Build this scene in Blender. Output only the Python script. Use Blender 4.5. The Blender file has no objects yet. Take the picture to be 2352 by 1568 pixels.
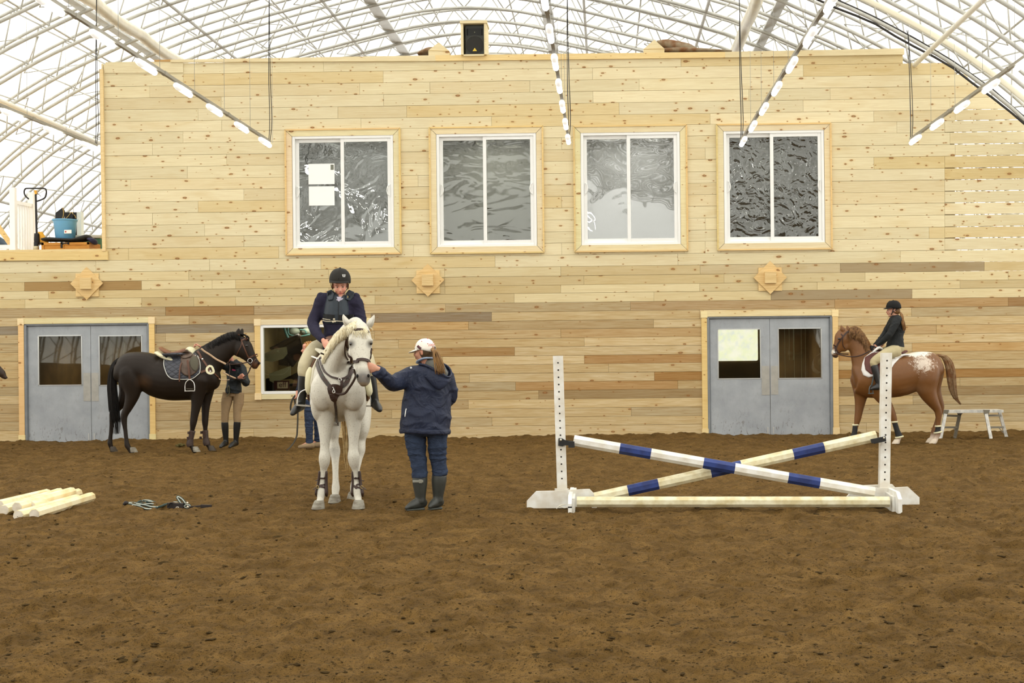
import bpy, bmesh, math, random
import numpy as np
from mathutils import Vector, Matrix, noise as mnoise
from mathutils.bvhtree import BVHTree

random.seed(7)
SC = bpy.context.scene
COL = SC.collection
V = Vector
# ------------------------------------------------------------------ camera, world, light, exposure
F, PX, PY, CAMZ = 3000.0, 1333.0, 824.6, 1.48
YAW, ROLL = math.radians(1.1), math.radians(0.60)
cam_d = bpy.data.cameras.new('camera')
cam = bpy.data.objects.new('camera', cam_d)
COL.objects.link(cam)
cam_d.sensor_fit = 'HORIZONTAL'; cam_d.sensor_width = 36.0
cam_d.lens = F / 2352 * 36
cam_d.shift_x = (2352 / 2 - PX) / 2352
cam_d.shift_y = -(1568 / 2 - PY) / 2352
cam_d.clip_end = 200
CR = Matrix.Rotation(YAW, 3, 'Z') @ Matrix.Rotation(math.radians(90), 3, 'X') @ Matrix.Rotation(-ROLL, 3, 'Z')
cam.matrix_world = Matrix.Translation((0, 0, CAMZ)) @ CR.to_4x4()
SC.camera = cam
SC.view_settings.view_transform = 'Standard'
SC.view_settings.look = 'None'
SC.view_settings.gamma = 1.0
SC.view_settings.use_curve_mapping = False
SC.view_settings.exposure = 0.46
SKY = 2.35
world = bpy.data.worlds.new('world'); SC.world = world
world.use_nodes = True
bg = world.node_tree.nodes['Background']
bg.inputs[0].default_value = (1.0, 0.985, 0.95, 1); bg.inputs[1].default_value = SKY
SC.cycles.max_bounces = 6
SC.cycles.diffuse_bounces = 4
SC.cycles.transparent_max_bounces = 8
SC.cycles.sample_clamp_indirect = 6.0

def P(x, y, Y):
    """world point at depth Y seen at pixel (x, y) of the photograph"""
    d = CR @ V(((x - PX) / F, -(y - PY) / F, -1.0))
    return V((0, 0, CAMZ)) + d * (Y / d.y)

# ------------------------------------------------------------------ materials
def lin(c):
    return tuple((v / 12.92 if v <= 0.04045 else ((v + 0.055) / 1.055) ** 2.4) for v in (x / 255 for x in c))

MATS = {}
def mat(name, rgb, rough=0.7, metal=0.0, var=0.0, scale=20.0, bump=0.0, bscale=60.0, spec=0.3, rgb2=None, stretch=None, emit=0):
    """plain material: base colour, optional second colour blended by noise, optional fine bump"""
    if name in MATS: return MATS[name]
    m = bpy.data.materials.new(name); m.use_nodes = True; MATS[name] = m
    nt = m.node_tree; b = nt.nodes['Principled BSDF']
    c = lin(rgb)
    b.inputs['Base Color'].default_value = (*c, 1)
    b.inputs['Roughness'].default_value = rough
    b.inputs['Metallic'].default_value = metal
    b.inputs['Specular IOR Level'].default_value = spec
    tc = nt.nodes.new('ShaderNodeTexCoord')
    src = tc.outputs['Object']
    if stretch:
        mp = nt.nodes.new('ShaderNodeMapping'); mp.inputs['Scale'].default_value = stretch
        nt.links.new(src, mp.inputs[0]); src = mp.outputs[0]
    if var or rgb2:
        n = nt.nodes.new('ShaderNodeTexNoise'); n.inputs['Scale'].default_value = scale; n.inputs['Detail'].default_value = 6
        nt.links.new(src, n.inputs['Vector'])
        r = nt.nodes.new('ShaderNodeValToRGB')
        r.color_ramp.elements[0].position = 0.38; r.color_ramp.elements[1].position = 0.62
        c2 = lin(rgb2) if rgb2 else tuple(v * (1 - var) for v in c)
        r.color_ramp.elements[0].color = (*c2, 1); r.color_ramp.elements[1].color = (*c, 1)
        nt.links.new(n.outputs['Fac'], r.inputs[0]); nt.links.new(r.outputs[0], b.inputs['Base Color'])
    if bump:
        n = nt.nodes.new('ShaderNodeTexNoise'); n.inputs['Scale'].default_value = bscale; n.inputs['Detail'].default_value = 4
        nt.links.new(src, n.inputs['Vector'])
        bp = nt.nodes.new('ShaderNodeBump'); bp.inputs['Strength'].default_value = bump; bp.inputs['Distance'].default_value = 0.01
        nt.links.new(n.outputs['Fac'], bp.inputs['Height']); nt.links.new(bp.outputs[0], b.inputs['Normal'])
    if emit:
        b.inputs['Emission Color'].default_value = (*c, 1); b.inputs['Emission Strength'].default_value = emit
    return m

class NT:
    """small helper to write node trees"""
    def __init__(s, name):
        s.m = bpy.data.materials.new(name); s.m.use_nodes = True; s.t = s.m.node_tree
        s.b = s.t.nodes['Principled BSDF']; s.out = s.t.nodes['Material Output']; MATS[name] = s.m
    def n(s, typ, **kw):
        nd = s.t.nodes.new('ShaderNode' + typ)
        for k, v in kw.items():
            if k.startswith('i_'):
                k = k[2:]; k = int(k) if k.isdigit() else k.replace('_', ' ')
                s.set(nd.inputs[k], v)
            else: setattr(nd, k, v)
        return nd
    def set(s, sock, v):
        if isinstance(v, bpy.types.NodeSocket): s.t.links.new(v, sock)
        elif isinstance(v, bpy.types.Node): s.t.links.new(v.outputs[0], sock)
        else: sock.default_value = v
    def math(s, op, a, b=0.0, clamp=False):
        nd = s.t.nodes.new('ShaderNodeMath'); nd.operation = op; nd.use_clamp = clamp
        s.set(nd.inputs[0], a); s.set(nd.inputs[1], b); return nd.outputs[0]
    def mix(s, fac, a, b, mode='MIX'):
        nd = s.t.nodes.new('ShaderNodeMix'); nd.data_type = 'RGBA'; nd.blend_type = mode
        s.set(nd.inputs[0], fac); s.set(nd.inputs[6], a); s.set(nd.inputs[7], b); return nd.outputs[2]
    def noise(s, vec, scale, detail=4, rough=0.5, dist=0.0):
        nd = s.n('TexNoise'); s.set(nd.inputs['Vector'], vec); nd.inputs['Scale'].default_value = scale
        nd.inputs['Detail'].default_value = detail; nd.inputs['Roughness'].default_value = rough
        nd.inputs['Distortion'].default_value = dist; return nd.outputs['Fac']
    def ramp(s, f, lo, hi, smooth=False):
        nd = s.n('MapRange'); nd.interpolation_type = 'SMOOTHSTEP' if smooth else 'LINEAR'
        s.set(nd.inputs['Value'], f); nd.inputs['From Min'].default_value = lo; nd.inputs['From Max'].default_value = hi
        return nd.outputs[0]
    def mapping(s, vec, scale=(1, 1, 1), loc=(0, 0, 0)):
        nd = s.n('Mapping'); s.set(nd.inputs[0], vec); s.set(nd.inputs['Scale'], scale); s.set(nd.inputs['Location'], loc); return nd.outputs[0]
    def bump(s, h, strength=0.3, dist=0.01):
        nd = s.n('Bump'); s.set(nd.inputs['Height'], h); nd.inputs['Strength'].default_value = strength
        nd.inputs['Distance'].default_value = dist; s.t.links.new(nd.outputs[0], s.b.inputs['Normal'])

def wood_mat(name, knots=1.0, grain=0.16, coat=False):
    """sawn boards: tint from the object's own colour, grain along X, knots, butt stains"""
    w = NT(name)
    oi = w.n('ObjectInfo'); tc = w.n('TexCoord').outputs['Object']
    rnd = w.math('MULTIPLY', oi.outputs['Random'], 37.0)
    off = w.n('CombineXYZ', i_0=rnd, i_1=w.math('MULTIPLY', rnd, 3.1), i_2=w.math('MULTIPLY', rnd, 1.7))
    v = w.n('VectorMath', operation='ADD'); w.set(v.inputs[0], tc); w.set(v.inputs[1], off.outputs[0]); v = v.outputs[0]
    g1 = w.noise(w.mapping(v, (1.0, 1, 26)), 2.2, 6, 0.6, 0.6)
    g2 = w.noise(w.mapping(v, (0.55, 1, 2.2)), 1.7, 3, 0.5, 0.5)
    base = oi.outputs['Color']
    dark = w.mix(1.0, base, (0.80, 0.66, 0.46, 1), 'MULTIPLY')
    lite = w.mix(1.0, base, (1.07, 1.06, 1.05, 1), 'MULTIPLY')
    c = w.mix(w.ramp(g1, 0.35, 0.65), dark, lite)
    c = w.mix(grain * 3.2, base, c)
    c = w.mix(w.math('MULTIPLY', w.ramp(g2, 0.56, 0.78), 0.45), c, w.mix(1.0, base, (0.80, 0.66, 0.44, 1), 'MULTIPLY'))
    # round knots
    def knot(sx, sz, rad, gate, seedz):
        q = w.mapping(v, (sx, 0.0, sz), (0, seedz, 0))
        vo = w.n('TexVoronoi', voronoi_dimensions='2D', feature='F1')
        # xz -> xy
        sp = w.n('SeparateXYZ', i_0=q); cb = w.n('CombineXYZ', i_0=sp.outputs[0], i_1=w.math('ADD', sp.outputs[2], seedz))
        nz = w.n('TexNoise'); w.set(nz.inputs['Vector'], v); nz.inputs['Scale'].default_value = 9
        dd = w.n('VectorMath', operation='SCALE'); w.set(dd.inputs[0], nz.outputs['Color']); dd.inputs['Scale'].default_value = 0.06
        ad = w.n('VectorMath', operation='ADD'); w.set(ad.inputs[0], cb.outputs[0]); w.set(ad.inputs[1], dd.outputs[0])
        w.set(vo.inputs['Vector'], ad.outputs[0]); vo.inputs['Scale'].default_value = 1.0
        sc = w.n('SeparateColor', i_0=vo.outputs['Color'])
        on = w.math('GREATER_THAN', sc.outputs[0], gate)
        rr = w.math('MULTIPLY', w.math('ADD', w.math('MULTIPLY', sc.outputs[1], 0.9), 0.35), rad)
        d = w.math('DIVIDE', vo.outputs['Distance'], rr)
        core = w.math('MULTIPLY', w.math('SUBTRACT', 1.0, w.ramp(d, 0.6, 1.0)), on)
        halo = w.math('MULTIPLY', w.math('SUBTRACT', 1.0, w.ramp(d, 0.8, 2.4)), on)
        ring = w.math('MULTIPLY', core, w.ramp(d, 0.25, 0.75))
        return core, halo, ring
    if knots:
        for (sx, sz, rad, gate, sd) in ((1.9, 4.3, 0.085, 0.45, 1.3), (3.1, 6.1, 0.052, 0.42, 7.7), (2.3, 3.3, 0.05, 0.6, 13.1)):
            core, halo, ring = knot(sx, sz, rad, 1 - (1 - gate) * knots, sd)
            c = w.mix(w.math('MULTIPLY', halo, 0.35), c, w.mix(1.0, base, (0.85, 0.60, 0.33, 1), 'MULTIPLY'))
            c = w.mix(w.math('MULTIPLY', core, 0.85), c, (0.36, 0.17, 0.055, 1))
            c = w.mix(w.math('MULTIPLY', ring, 0.8), c, (0.13, 0.055, 0.018, 1))
    w.set(w.b.inputs['Base Color'], c)
    w.b.inputs['Roughness'].default_value = 0.72; w.b.inputs['Specular IOR Level'].default_value = 0.2
    w.bump(g1, 0.25, 0.004)
    return w.m

# ------------------------------------------------------------------ mesh helpers (vertices are given in world coordinates)
def link(name, me, m, parent=None, col=None):
    o = bpy.data.objects.new(name, me); COL.objects.link(o)
    ms = m if isinstance(m, (list, tuple)) else [m]
    if m is not None and len(me.materials) == 0:
        for k in ms: me.materials.append(k)
    if parent: o.parent = parent
    if col: o.color = col
    return o

def rootpos(o):
    p = V((0, 0, 0))
    while o: p = p + o.location; o = o.parent
    return p

class MB:
    """collects verts and faces in world coordinates, linked as one mesh object"""
    def __init__(s): s.v = []; s.f = []; s.mi = []; s.sm = []
    def add(s, vs, fs, mi=0, smooth=False):
        n = len(s.v); s.v += [tuple(p) for p in vs]
        s.f += [tuple(i + n for i in f) for f in fs]; s.mi += [mi] * len(fs); s.sm += [smooth] * len(fs); return s
    def box(s, lo, hi, mi=0, bev=0.0):
        x0, y0, z0 = lo; x1, y1, z1 = hi
        if not bev:
            s.add([(x0,y0,z0),(x1,y0,z0),(x1,y1,z0),(x0,y1,z0),(x0,y0,z1),(x1,y0,z1),(x1,y1,z1),(x0,y1,z1)],
                  [(0,3,2,1),(4,5,6,7),(0,1,5,4),(1,2,6,5),(2,3,7,6),(3,0,4,7)], mi)
        else:
            bm = bmesh.new(); bmesh.ops.create_cube(bm, size=1)
            for q in bm.verts: q.co = V(((x0+x1)/2 + q.co.x*(x1-x0), (y0+y1)/2 + q.co.y*(y1-y0), (z0+z1)/2 + q.co.z*(z1-z0)))
            bmesh.ops.bevel(bm, geom=bm.edges[:], offset=bev, segments=2, affect='EDGES', profile=0.6)
            s.bm(bm, mi)
        return s
    def bm(s, bm, mi=0, smooth=False, M=None):
        bm.verts.ensure_lookup_table(); bm.verts.index_update()
        vs = [(M @ q.co if M else q.co.copy()) for q in bm.verts]
        s.add(vs, [tuple(q.index for q in f.verts) for f in bm.faces], mi, smooth); bm.free(); return s
    def bar(s, a, b, w, h=None, up=(0, 0, 1), mi=0):
        """box bar from a to b, w across, h along up"""
        a, b = V(a), V(b); h = h or w; d = (b - a).normalized(); u = V(up)
        u = (u - d * u.dot(d));
        if u.length < 1e-4: u = V((1, 0, 0)) - d * d.x
        u.normalize(); r = d.cross(u)
        vs = [p + r * sx * w / 2 + u * su * h / 2 for p in (a, b) for sx, su in ((-1, -1), (1, -1), (1, 1), (-1, 1))]
        s.add(vs, [(0,3,2,1),(4,5,6,7),(0,1,5,4),(1,2,6,5),(2,3,7,6),(3,0,4,7)], mi); return s
    def prism(s, pts, off, mi=0):
        """planar outline extruded by the vector off"""
        n = len(pts); off = V(off); a = [V(p) for p in pts]; b = [p + off for p in a]
        s.add(a + b, [tuple(range(n - 1, -1, -1)), tuple(range(n, 2 * n))] + [(i, (i + 1) % n, n + (i + 1) % n, n + i) for i in range(n)], mi); return s
    def tube(s, pts, rad, seg=8, ref=(0, 1, 0), sub=3, mi=0, cap=True, smooth=True, closed=False, round_ends=False):
        vs, fs = tube(pts, rad, seg, ref, sub, cap, closed, round_ends); s.add(vs, fs, mi, smooth); return s
    def ball(s, c, r, seg=12, mi=0, M=None):
        r = (r, r, r) if isinstance(r, (int, float)) else r
        bm = bmesh.new(); bmesh.ops.create_uvsphere(bm, u_segments=seg, v_segments=max(6, seg * 2 // 3), radius=1)
        R = M or Matrix.Identity(3)
        for q in bm.verts: q.co = V(c) + R @ V((q.co.x * r[0], q.co.y * r[1], q.co.z * r[2]))
        return s.bm(bm, mi, True)
    def mesh(s, name, org=(0, 0, 0)):
        me = bpy.data.meshes.new(name); o = V(org)
        me.from_pydata([V(p) - o for p in s.v], [], s.f)
        me.polygons.foreach_set('material_index', s.mi); me.polygons.foreach_set('use_smooth', s.sm)
        me.validate(); me.update(); return me
    def build(s, name, m, parent=None, col=None, org=None):
        if parent is not None: o = link(name, s.mesh(name, rootpos(parent)), m, parent, col)
        else:
            a = np.array([tuple(p) for p in s.v]); lo, hi = a.min(0), a.max(0)
            org = org if org is not None else ((lo[0] + hi[0]) / 2, (lo[1] + hi[1]) / 2, lo[2])
            o = link(name, s.mesh(name, org), m, None, col); o.location = org
        return o

def catmull(ps, sub, closed=False):
    n = len(ps); out = []
    if n < 3 or sub <= 1:
        return [list(p) for p in ps]
    rng = range(n) if closed else range(n - 1)
    for i in rng:
        if closed: a, b, c, d = ps[(i-1) % n], ps[i], ps[(i+1) % n], ps[(i+2) % n]
        else: a, b, c, d = ps[max(i-1, 0)], ps[i], ps[i+1], ps[min(i+2, n-1)]
        for k in range(sub):
            t = k / sub
            out.append([0.5 * ((2*q1) + (-q0+q2)*t + (2*q0-5*q1+4*q2-q3)*t*t + (-q0+3*q1-3*q2+q3)*t**3) for q0, q1, q2, q3 in zip(a, b, c, d)])
    if not closed: out.append(list(ps[-1]))
    return out

def tube(pts, rad, seg=8, ref=(0, 1, 0), sub=3, cap=True, closed=False, round_ends=False):
    """swept tube; rad = number, (along ref, across) or a list of them"""
    n = len(pts)
    if isinstance(rad, (int, float)): rad = [(rad, rad)] * n
    elif isinstance(rad, tuple): rad = [rad] * n
    rad = [(r, r) if isinstance(r, (int, float)) else r for r in rad]
    q = catmull([[*p, *r] for p, r in zip([tuple(p) for p in pts], rad)], sub, closed)
    C = [V(a[:3]) for a in q]; R = [(max(a[3], 1e-4), max(a[4], 1e-4)) for a in q]; m = len(C)
    T = []
    for i in range(m):
        if closed: t = C[(i+1) % m] - C[i-1]
        else: t = C[min(i+1, m-1)] - C[max(i-1, 0)]
        T.append(t.normalized() if t.length > 1e-9 else V((0, 0, 1)))
    if round_ends:
        ex = []; 
        for (i, sg) in ((0, -1), (m - 1, 1)):
            L = []
            for k in (0.45, 0.8, 0.97):
                ph = math.asin(k); w = math.cos(ph)
                L.append((C[i] + T[i] * sg * k * min(R[i]), (R[i][0] * w, R[i][1] * w), T[i]))
            ex.append(L)
        C = [e[0] for e in reversed(ex[0])] + C + [e[0] for e in ex[1]]
        R = [e[1] for e in reversed(ex[0])] + R + [e[1] for e in ex[1]]
        T = [e[2] for e in reversed(ex[0])] + T + [e[2] for e in ex[1]]; m = len(C)
    vs = []; ref = V(ref)
    last = None
    for i in range(m):
        a = ref - T[i] * ref.dot(T[i])
        if a.length < 0.15:
            a = (last - T[i] * last.dot(T[i])) if last else (V((1, 0, 0)) - T[i] * T[i].x if abs(T[i].x) < .9 else V((0, 0, 1)))
        a.normalize(); last = a
        b = T[i].cross(a)
        for k in range(seg):
            th = 2 * math.pi * (k + 0.5) / seg
            vs.append(C[i] + a * math.cos(th) * R[i][0] + b * math.sin(th) * R[i][1])
    fs = []
    for i in range(m if closed else m - 1):
        for k in range(seg):
            j = (i + 1) % m
            fs.append((i*seg+k, i*seg+(k+1) % seg, j*seg+(k+1) % seg, j*seg+k))
    if cap and not closed:
        fs.append(tuple(range(seg - 1, -1, -1))); fs.append(tuple((m - 1) * seg + k for k in range(seg)))
    return vs, fs

def tag(o, label=None, cat=None, group=None, kind=None):
    if label: o['label'] = label
    if cat: o['category'] = cat
    if group: o['group'] = group
    if kind: o['kind'] = kind
    return o

def thing(name, loc, label=None, cat=None, group=None, kind=None):
    o = bpy.data.objects.new(name, None); COL.objects.link(o); o.location = loc; o.empty_display_size = 0.1
    return tag(o, label, cat, group, kind)

def copy_tree(o, parent=None):
    c = o.copy(); COL.objects.link(c)
    if parent: c.parent = parent
    for ch in [k for k in bpy.data.objects if k.parent == o]: copy_tree(ch, c)
    return c

def remesh(mb, voxel, smooth=4, fac=0.5):
    """one continuous skin from overlapping solids"""
    me = mb.mesh('tmp'); bm = bmesh.new(); bm.from_mesh(me); bmesh.ops.recalc_face_normals(bm, faces=bm.faces[:]); bm.to_mesh(me); bm.free()
    o = bpy.data.objects.new('tmp', me); COL.objects.link(o)
    r = o.modifiers.new('r', 'REMESH'); r.mode = 'VOXEL'; r.voxel_size = voxel; r.use_smooth_shade = True
    if smooth:
        s = o.modifiers.new('s', 'SMOOTH'); s.iterations = smooth; s.factor = fac
    dg = bpy.context.evaluated_depsgraph_get()
    out = bpy.data.meshes.new_from_object(o.evaluated_get(dg))
    bpy.data.objects.remove(o); bpy.data.meshes.remove(me)
    out.materials.clear()
    return out

def skinned(name, mb, voxel, m, parent, smooth=4, fac=0.5, wr=None):
    me = remesh(mb, voxel, smooth, fac); off = rootpos(parent)
    if wr:      # cloth folds: (height, folds per metre xyz, seed)
        amp, sc, sd = wr; nn = [q.normal.copy() for q in me.vertices]
        for q, n in zip(me.vertices, nn):
            p = V((q.co.x * sc[0] + sd, q.co.y * sc[1], q.co.z * sc[2])); w_ = mnoise.noise_vector(p * .5) * .9
            a = 1 - abs(mnoise.noise(p + w_)) * 2.4; b = mnoise.noise(p * 2.3 + w_)
            q.co += n * amp * (max(a, 0) ** 2 + b * .35 - .35)
        me.update()
    bv = BVHTree.FromPolygons([q.co.copy() for q in me.vertices], [tuple(p.vertices) for p in me.polygons])
    me.transform(Matrix.Translation(-off))
    me.polygons.foreach_set('use_smooth', [True] * len(me.polygons)); me.update()
    o = link(name, me, m, parent); o['_'] = 0; del o['_']
    return o, bv

def strap(mb, pts, bv, w=0.02, t=0.004, off=0.004, sub=6, proj=True, closed=False, mi=0, fallback=(0, -1, 0)):
    """flat band along pts, laid on the body surface"""
    q = [V(p) for p in catmull([list(p) for p in pts], sub, closed)]
    N = []
    for i, p in enumerate(q):
        if proj:
            c, n, _, d = bv.find_nearest(p)
            q[i] = c + n * (off + t / 2); N.append(n)
        else: N.append(V(fallback))
    m = len(q); vs = []
    for i in range(m):
        a = q[(i+1) % m] if (closed or i < m-1) else q[i]; b = q[i-1] if (closed or i > 0) else q[i]
        T = (a - b).normalized() if (a - b).length > 1e-9 else V((1, 0, 0))
        n = (N[i] - T * N[i].dot(T))
        n = n.normalized() if n.length > 1e-5 else V((0, 0, 1))
        s_ = T.cross(n)
        vs += [q[i] + s_*w/2 + n*t/2, q[i] - s_*w/2 + n*t/2, q[i] - s_*w/2 - n*t, q[i] + s_*w/2 - n*t]
    fs = []
    for i in range(m if closed else m - 1):
        j = (i + 1) % m
        for k in range(4): fs.append((i*4+k, i*4+(k+1) % 4, j*4+(k+1) % 4, j*4+k))
    if not closed: fs += [(3, 2, 1, 0), tuple((m-1)*4+k for k in range(4))]
    mb.add(vs, fs, mi, False); return q

def patch(mb, outline, cen, bv, direc, off=0.01, t=0.012, rings=7, mi=0, far=1.0):
    """a leather or cloth panel: outline points are cast along direc on to the body"""
    d = V(direc).normalized(); n = len(outline); rows = []
    for r in range(rings + 1):
        k = r / rings; L = []
        for p in outline:
            q = V(cen).lerp(V(p), k); hit = bv.ray_cast(q - d * far, d, far * 2)
            if hit[0] is not None: L.append((hit[0], True))
            else: L.append((q, False))
        rows.append(L)
    # fill misses with the mean depth of neighbours
    hits = [h[0].dot(d) for L in rows for h in L if h[1]]
    dm = sum(hits) / max(1, len(hits))
    G = []
    for L in rows:
        for h, ok in L:
            if not ok: h = h + d * (dm - h.dot(d))
            G.append(h)
    top = [g - d * (off + t) for g in G]; bot = [g - d * off for g in G]
    N = len(G); fs = []
    for r in range(rings):
        for i in range(n):
            j = (i + 1) % n
            a, b, c, e = r*n+i, r*n+j, (r+1)*n+j, (r+1)*n+i
            if r == 0: fs += [(a, c, e), (N+a, N+e, N+c)]
            else: fs += [(a, b, c, e), (N+a, N+e, N+c, N+b)]
    for i in range(n):
        j = (i + 1) % n; a, b = rings*n+i, rings*n+j
        fs.append((a, b, N+b, N+a))
    mb.add(top + bot, fs, mi, True)
    return top[rings*n:]
# ------------------------------------------------------------------ numbers of the hall
WY = 24.8                       # front face of the plank wall
XC = -3.3                       # ridge line of the arched roof
PROF = [(0, 9.94), (1, 9.87), (2, 9.68), (4, 9.2), (6, 8.62), (7.46, 8.0), (8.19, 7.66), (8.97, 7.23), (9.63, 6.83),
        (10.36, 6.30), (11.12, 5.62), (12.0, 4.65), (12.7, 3.55), (13.1, 2.4), (13.3, 1.2), (13.35, 0.0)]
def prof(o):
    o = abs(o)
    for (a, za), (b, zb) in zip(PROF, PROF[1:]):
        if a <= o <= b: return za + (zb - za) * (o - a) / (b - a)
    return 0
def arch_pts(d=0.0, sub=2):
    h = [V((x, 0, z)) for x, z in PROF]
    pts = [V((-p.x, 0, p.z)) for p in reversed(h[1:])] + h
    out = []
    for i, p in enumerate(pts):
        t = (pts[min(i+1, len(pts)-1)] - pts[max(i-1, 0)]).normalized()
        n = V((-t.z, 0, t.x))
        out.append(p + n * d + V((XC, 0, 0)))
    return out
def Wp(x, y): 
    p = P(x, y, WY); return p.x, p.z

M_PLANK = wood_mat('sawn_plank', 1.0, .11); M_PLANKL = wood_mat('reclaimed_plank', .45, .26)
M_TRIMW = wood_mat('pine_trim', 0.5, 0.12)
M_METAL = mat('galvanised_steel', (196, 195, 187), 0.5, 0.0, var=0.12, scale=6)
M_METAL2 = mat('galvanised_channel', (212, 214, 212), 0.4, 0.3, var=0.1, scale=8)
M_CREAM = mat('cream_pipe', (236, 233, 220), 0.6)
M_BLACK = mat('black_plastic', (28, 28, 28), 0.5)
M_CORD = mat('dark_cord', (52, 50, 48), 0.6)
M_WHITE = mat('white_vinyl', (238, 238, 234), 0.35, spec=0.5)
PALE, PALE2, PALE3 = (223, 212, 175), (226, 215, 179), (220, 206, 167)
TRIM = (227, 214, 175)
def C4(c): return (*lin(c), 1.0)

# ------------------------------------------------------------------ floor of the arena
def vnoise(x, y, seed):
    xi = np.floor(x).astype(np.int64); yi = np.floor(y).astype(np.int64); fx = x - xi; fy = y - yi
    def h(a, b):
        n = (a * 374761393 + b * 668265263 + seed * 1442695041) & 0xffffffff
        n = ((n ^ (n >> 13)) * 1274126177) & 0xffffffff
        return ((n ^ (n >> 16)) & 0xffff) / 65535.0
    u = fx*fx*(3-2*fx); v = fy*fy*(3-2*fy)
    return (h(xi, yi)*(1-u)+h(xi+1, yi)*u)*(1-v) + (h(xi, yi+1)*(1-u)+h(xi+1, yi+1)*u)*v
PITS = None
def soil_height(X, Y):
    H = np.zeros_like(X)
    for k, (s, a) in enumerate(((0.9, .020), (0.38, .022), (0.17, .040), (0.09, .034), (0.045, .018), (0.022, .008))):
        c, sn = math.cos(k * 1.1), math.sin(k * 1.1)
        H += a * (vnoise((X*c - Y*sn) / s + 7.3 * k, (X*sn + Y*c) / s, 11 + k) - 0.5)
    r = 1 - np.abs(2 * vnoise(X / .31 + 5, Y / .31, 77) - 1)
    H += 0.018 * (r ** 3 - .3)
    r = np.clip(vnoise(X / .085 + 3, Y / .085, 31) - 0.72, 0, 1)
    H += 0.11 * r
    r = np.clip(0.30 - vnoise(X / .24 + 1, Y / .24, 59), 0, 1)
    H -= 0.10 * r
    H += 0.05 * np.clip((Y - 24.35) / 0.35, 0, 1) * (0.5 + vnoise(X / 1.3, Y * 0 + 3, 5))
    return H - 0.008
def build_floor():
    nr, nc = 500, 1060
    t = np.linspace(0, 1, nr)
    Yr = 1 / ((1 - t) / 4.6 + t / 24.98)
    u = np.linspace(0, 1, nc)
    YY, UU = np.meshgrid(Yr, u, indexing='ij')
    XX = (-.5 * YY - 2.6) * (1 - UU) + (.36 * YY + 3.2) * UU
    ZZ = soil_height(XX, YY)
    co = np.stack([XX, YY, ZZ], -1).reshape(-1, 3)
    i = np.arange(nr - 1)[:, None] * nc + np.arange(nc - 1)[None, :]
    f = np.stack([i, i + 1, i + nc + 1, i + nc], -1).reshape(-1)
    me = bpy.data.meshes.new('floor'); me.vertices.add(len(co)); me.vertices.foreach_set('co', co.ravel())
    nf = len(f) // 4; me.loops.add(nf * 4); me.polygons.add(nf)
    me.loops.foreach_set('vertex_index', f); me.polygons.foreach_set('loop_start', np.arange(0, nf * 4, 4))
    me.polygons.foreach_set('use_smooth', np.ones(nf, bool)); me.update(calc_edges=True); me.validate()
    return me
w = NT('arena_soil')
tc = w.n('TexCoord').outputs['Object']
n1 = w.noise(tc, 3.0, 6, 0.6); n2 = w.noise(tc, 30.0, 5, 0.65); n3 = w.noise(tc, 120.0, 3, 0.6)
c = w.mix(w.ramp(n1, 0.35, 0.65), (*lin((100, 76, 38)), 1), (*lin((130, 101, 56)), 1))
c = w.mix(w.math('MULTIPLY', w.ramp(w.noise(tc, 9.0, 6, 0.62), 0.50, 0.62), 0.42), c, (*lin((80, 60, 28)), 1))
c = w.mix(w.math('MULTIPLY', w.ramp(n2, 0.50, 0.66), 0.6), c, (*lin((66, 49, 23)), 1))
c = w.mix(w.math('MULTIPLY', w.ramp(n3, 0.56, 0.66), 0.8), c, (*lin((46, 36, 23)), 1))
w.set(w.b.inputs['Base Color'], c); w.b.inputs['Roughness'].default_value = 0.95; w.b.inputs['Specular IOR Level'].default_value = 0.1
w.bump(w.math('ADD', w.noise(tc, 32, 6, .72), w.math('MULTIPLY', n3, 0.6)), 1.0, 0.022)
M_SOIL = w.m
floor = link('floor', build_floor(), M_SOIL); tag(floor, kind='structure')
mb = MB(); mb.add([(-17, -13, -.045), (11, -13, -.045), (11, 52, -.045), (-17, 52, -.045)], [(0, 1, 2, 3)])
tag(mb.build('ground', M_SOIL, floor), label='flat packed soil beyond the raked riding surface')

# soil crumbs and clods scattered on the surface: nobody could count them
def clods():
    rs = np.random.RandomState(3); mb = MB(); ico = []
    bm = bmesh.new(); bmesh.ops.create_icosphere(bm, subdivisions=1, radius=1)
    bm.verts.index_update(); iv = np.array([tuple(q.co) for q in bm.verts]); fi = [tuple(q.index for q in f.verts) for f in bm.faces]; bm.free()
    N = 6500
    t = rs.rand(N); Y = 1 / ((1 - t) / 5.6 + t / 24.5); X = (-.48 * Y) * (1 - (u := rs.rand(N))) + (.35 * Y) * u
    S = 0.0025 + 0.012 * rs.rand(N) ** 9 + 0.00045 * Y * rs.rand(N)
    Z = soil_height(X, Y)
    for k in range(N):
        s = S[k]; a = rs.rand() * 6.28
        v = iv * (1 + 1.1 * (rs.rand(len(iv), 1) - .5)) * np.array([s * (1 + rs.rand() * 1.4), s, s * (.30 + .35 * rs.rand())])
        ca, sa = math.cos(a), math.sin(a)
        v = np.stack([v[:, 0]*ca - v[:, 1]*sa + X[k], v[:, 0]*sa + v[:, 1]*ca + Y[k], v[:, 2] + Z[k] + s * .15], -1)
        mb.add(v, fi, 0, False)
    return mb
M_CLOD = mat('dark_soil_clod', (70, 55, 30), 0.95, spec=0.1, var=0.35, scale=30)
tag(clods().build('soil_clods', M_CLOD, floor), label='dark loose soil crumbs strewn over the arena floor', kind='stuff')

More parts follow.
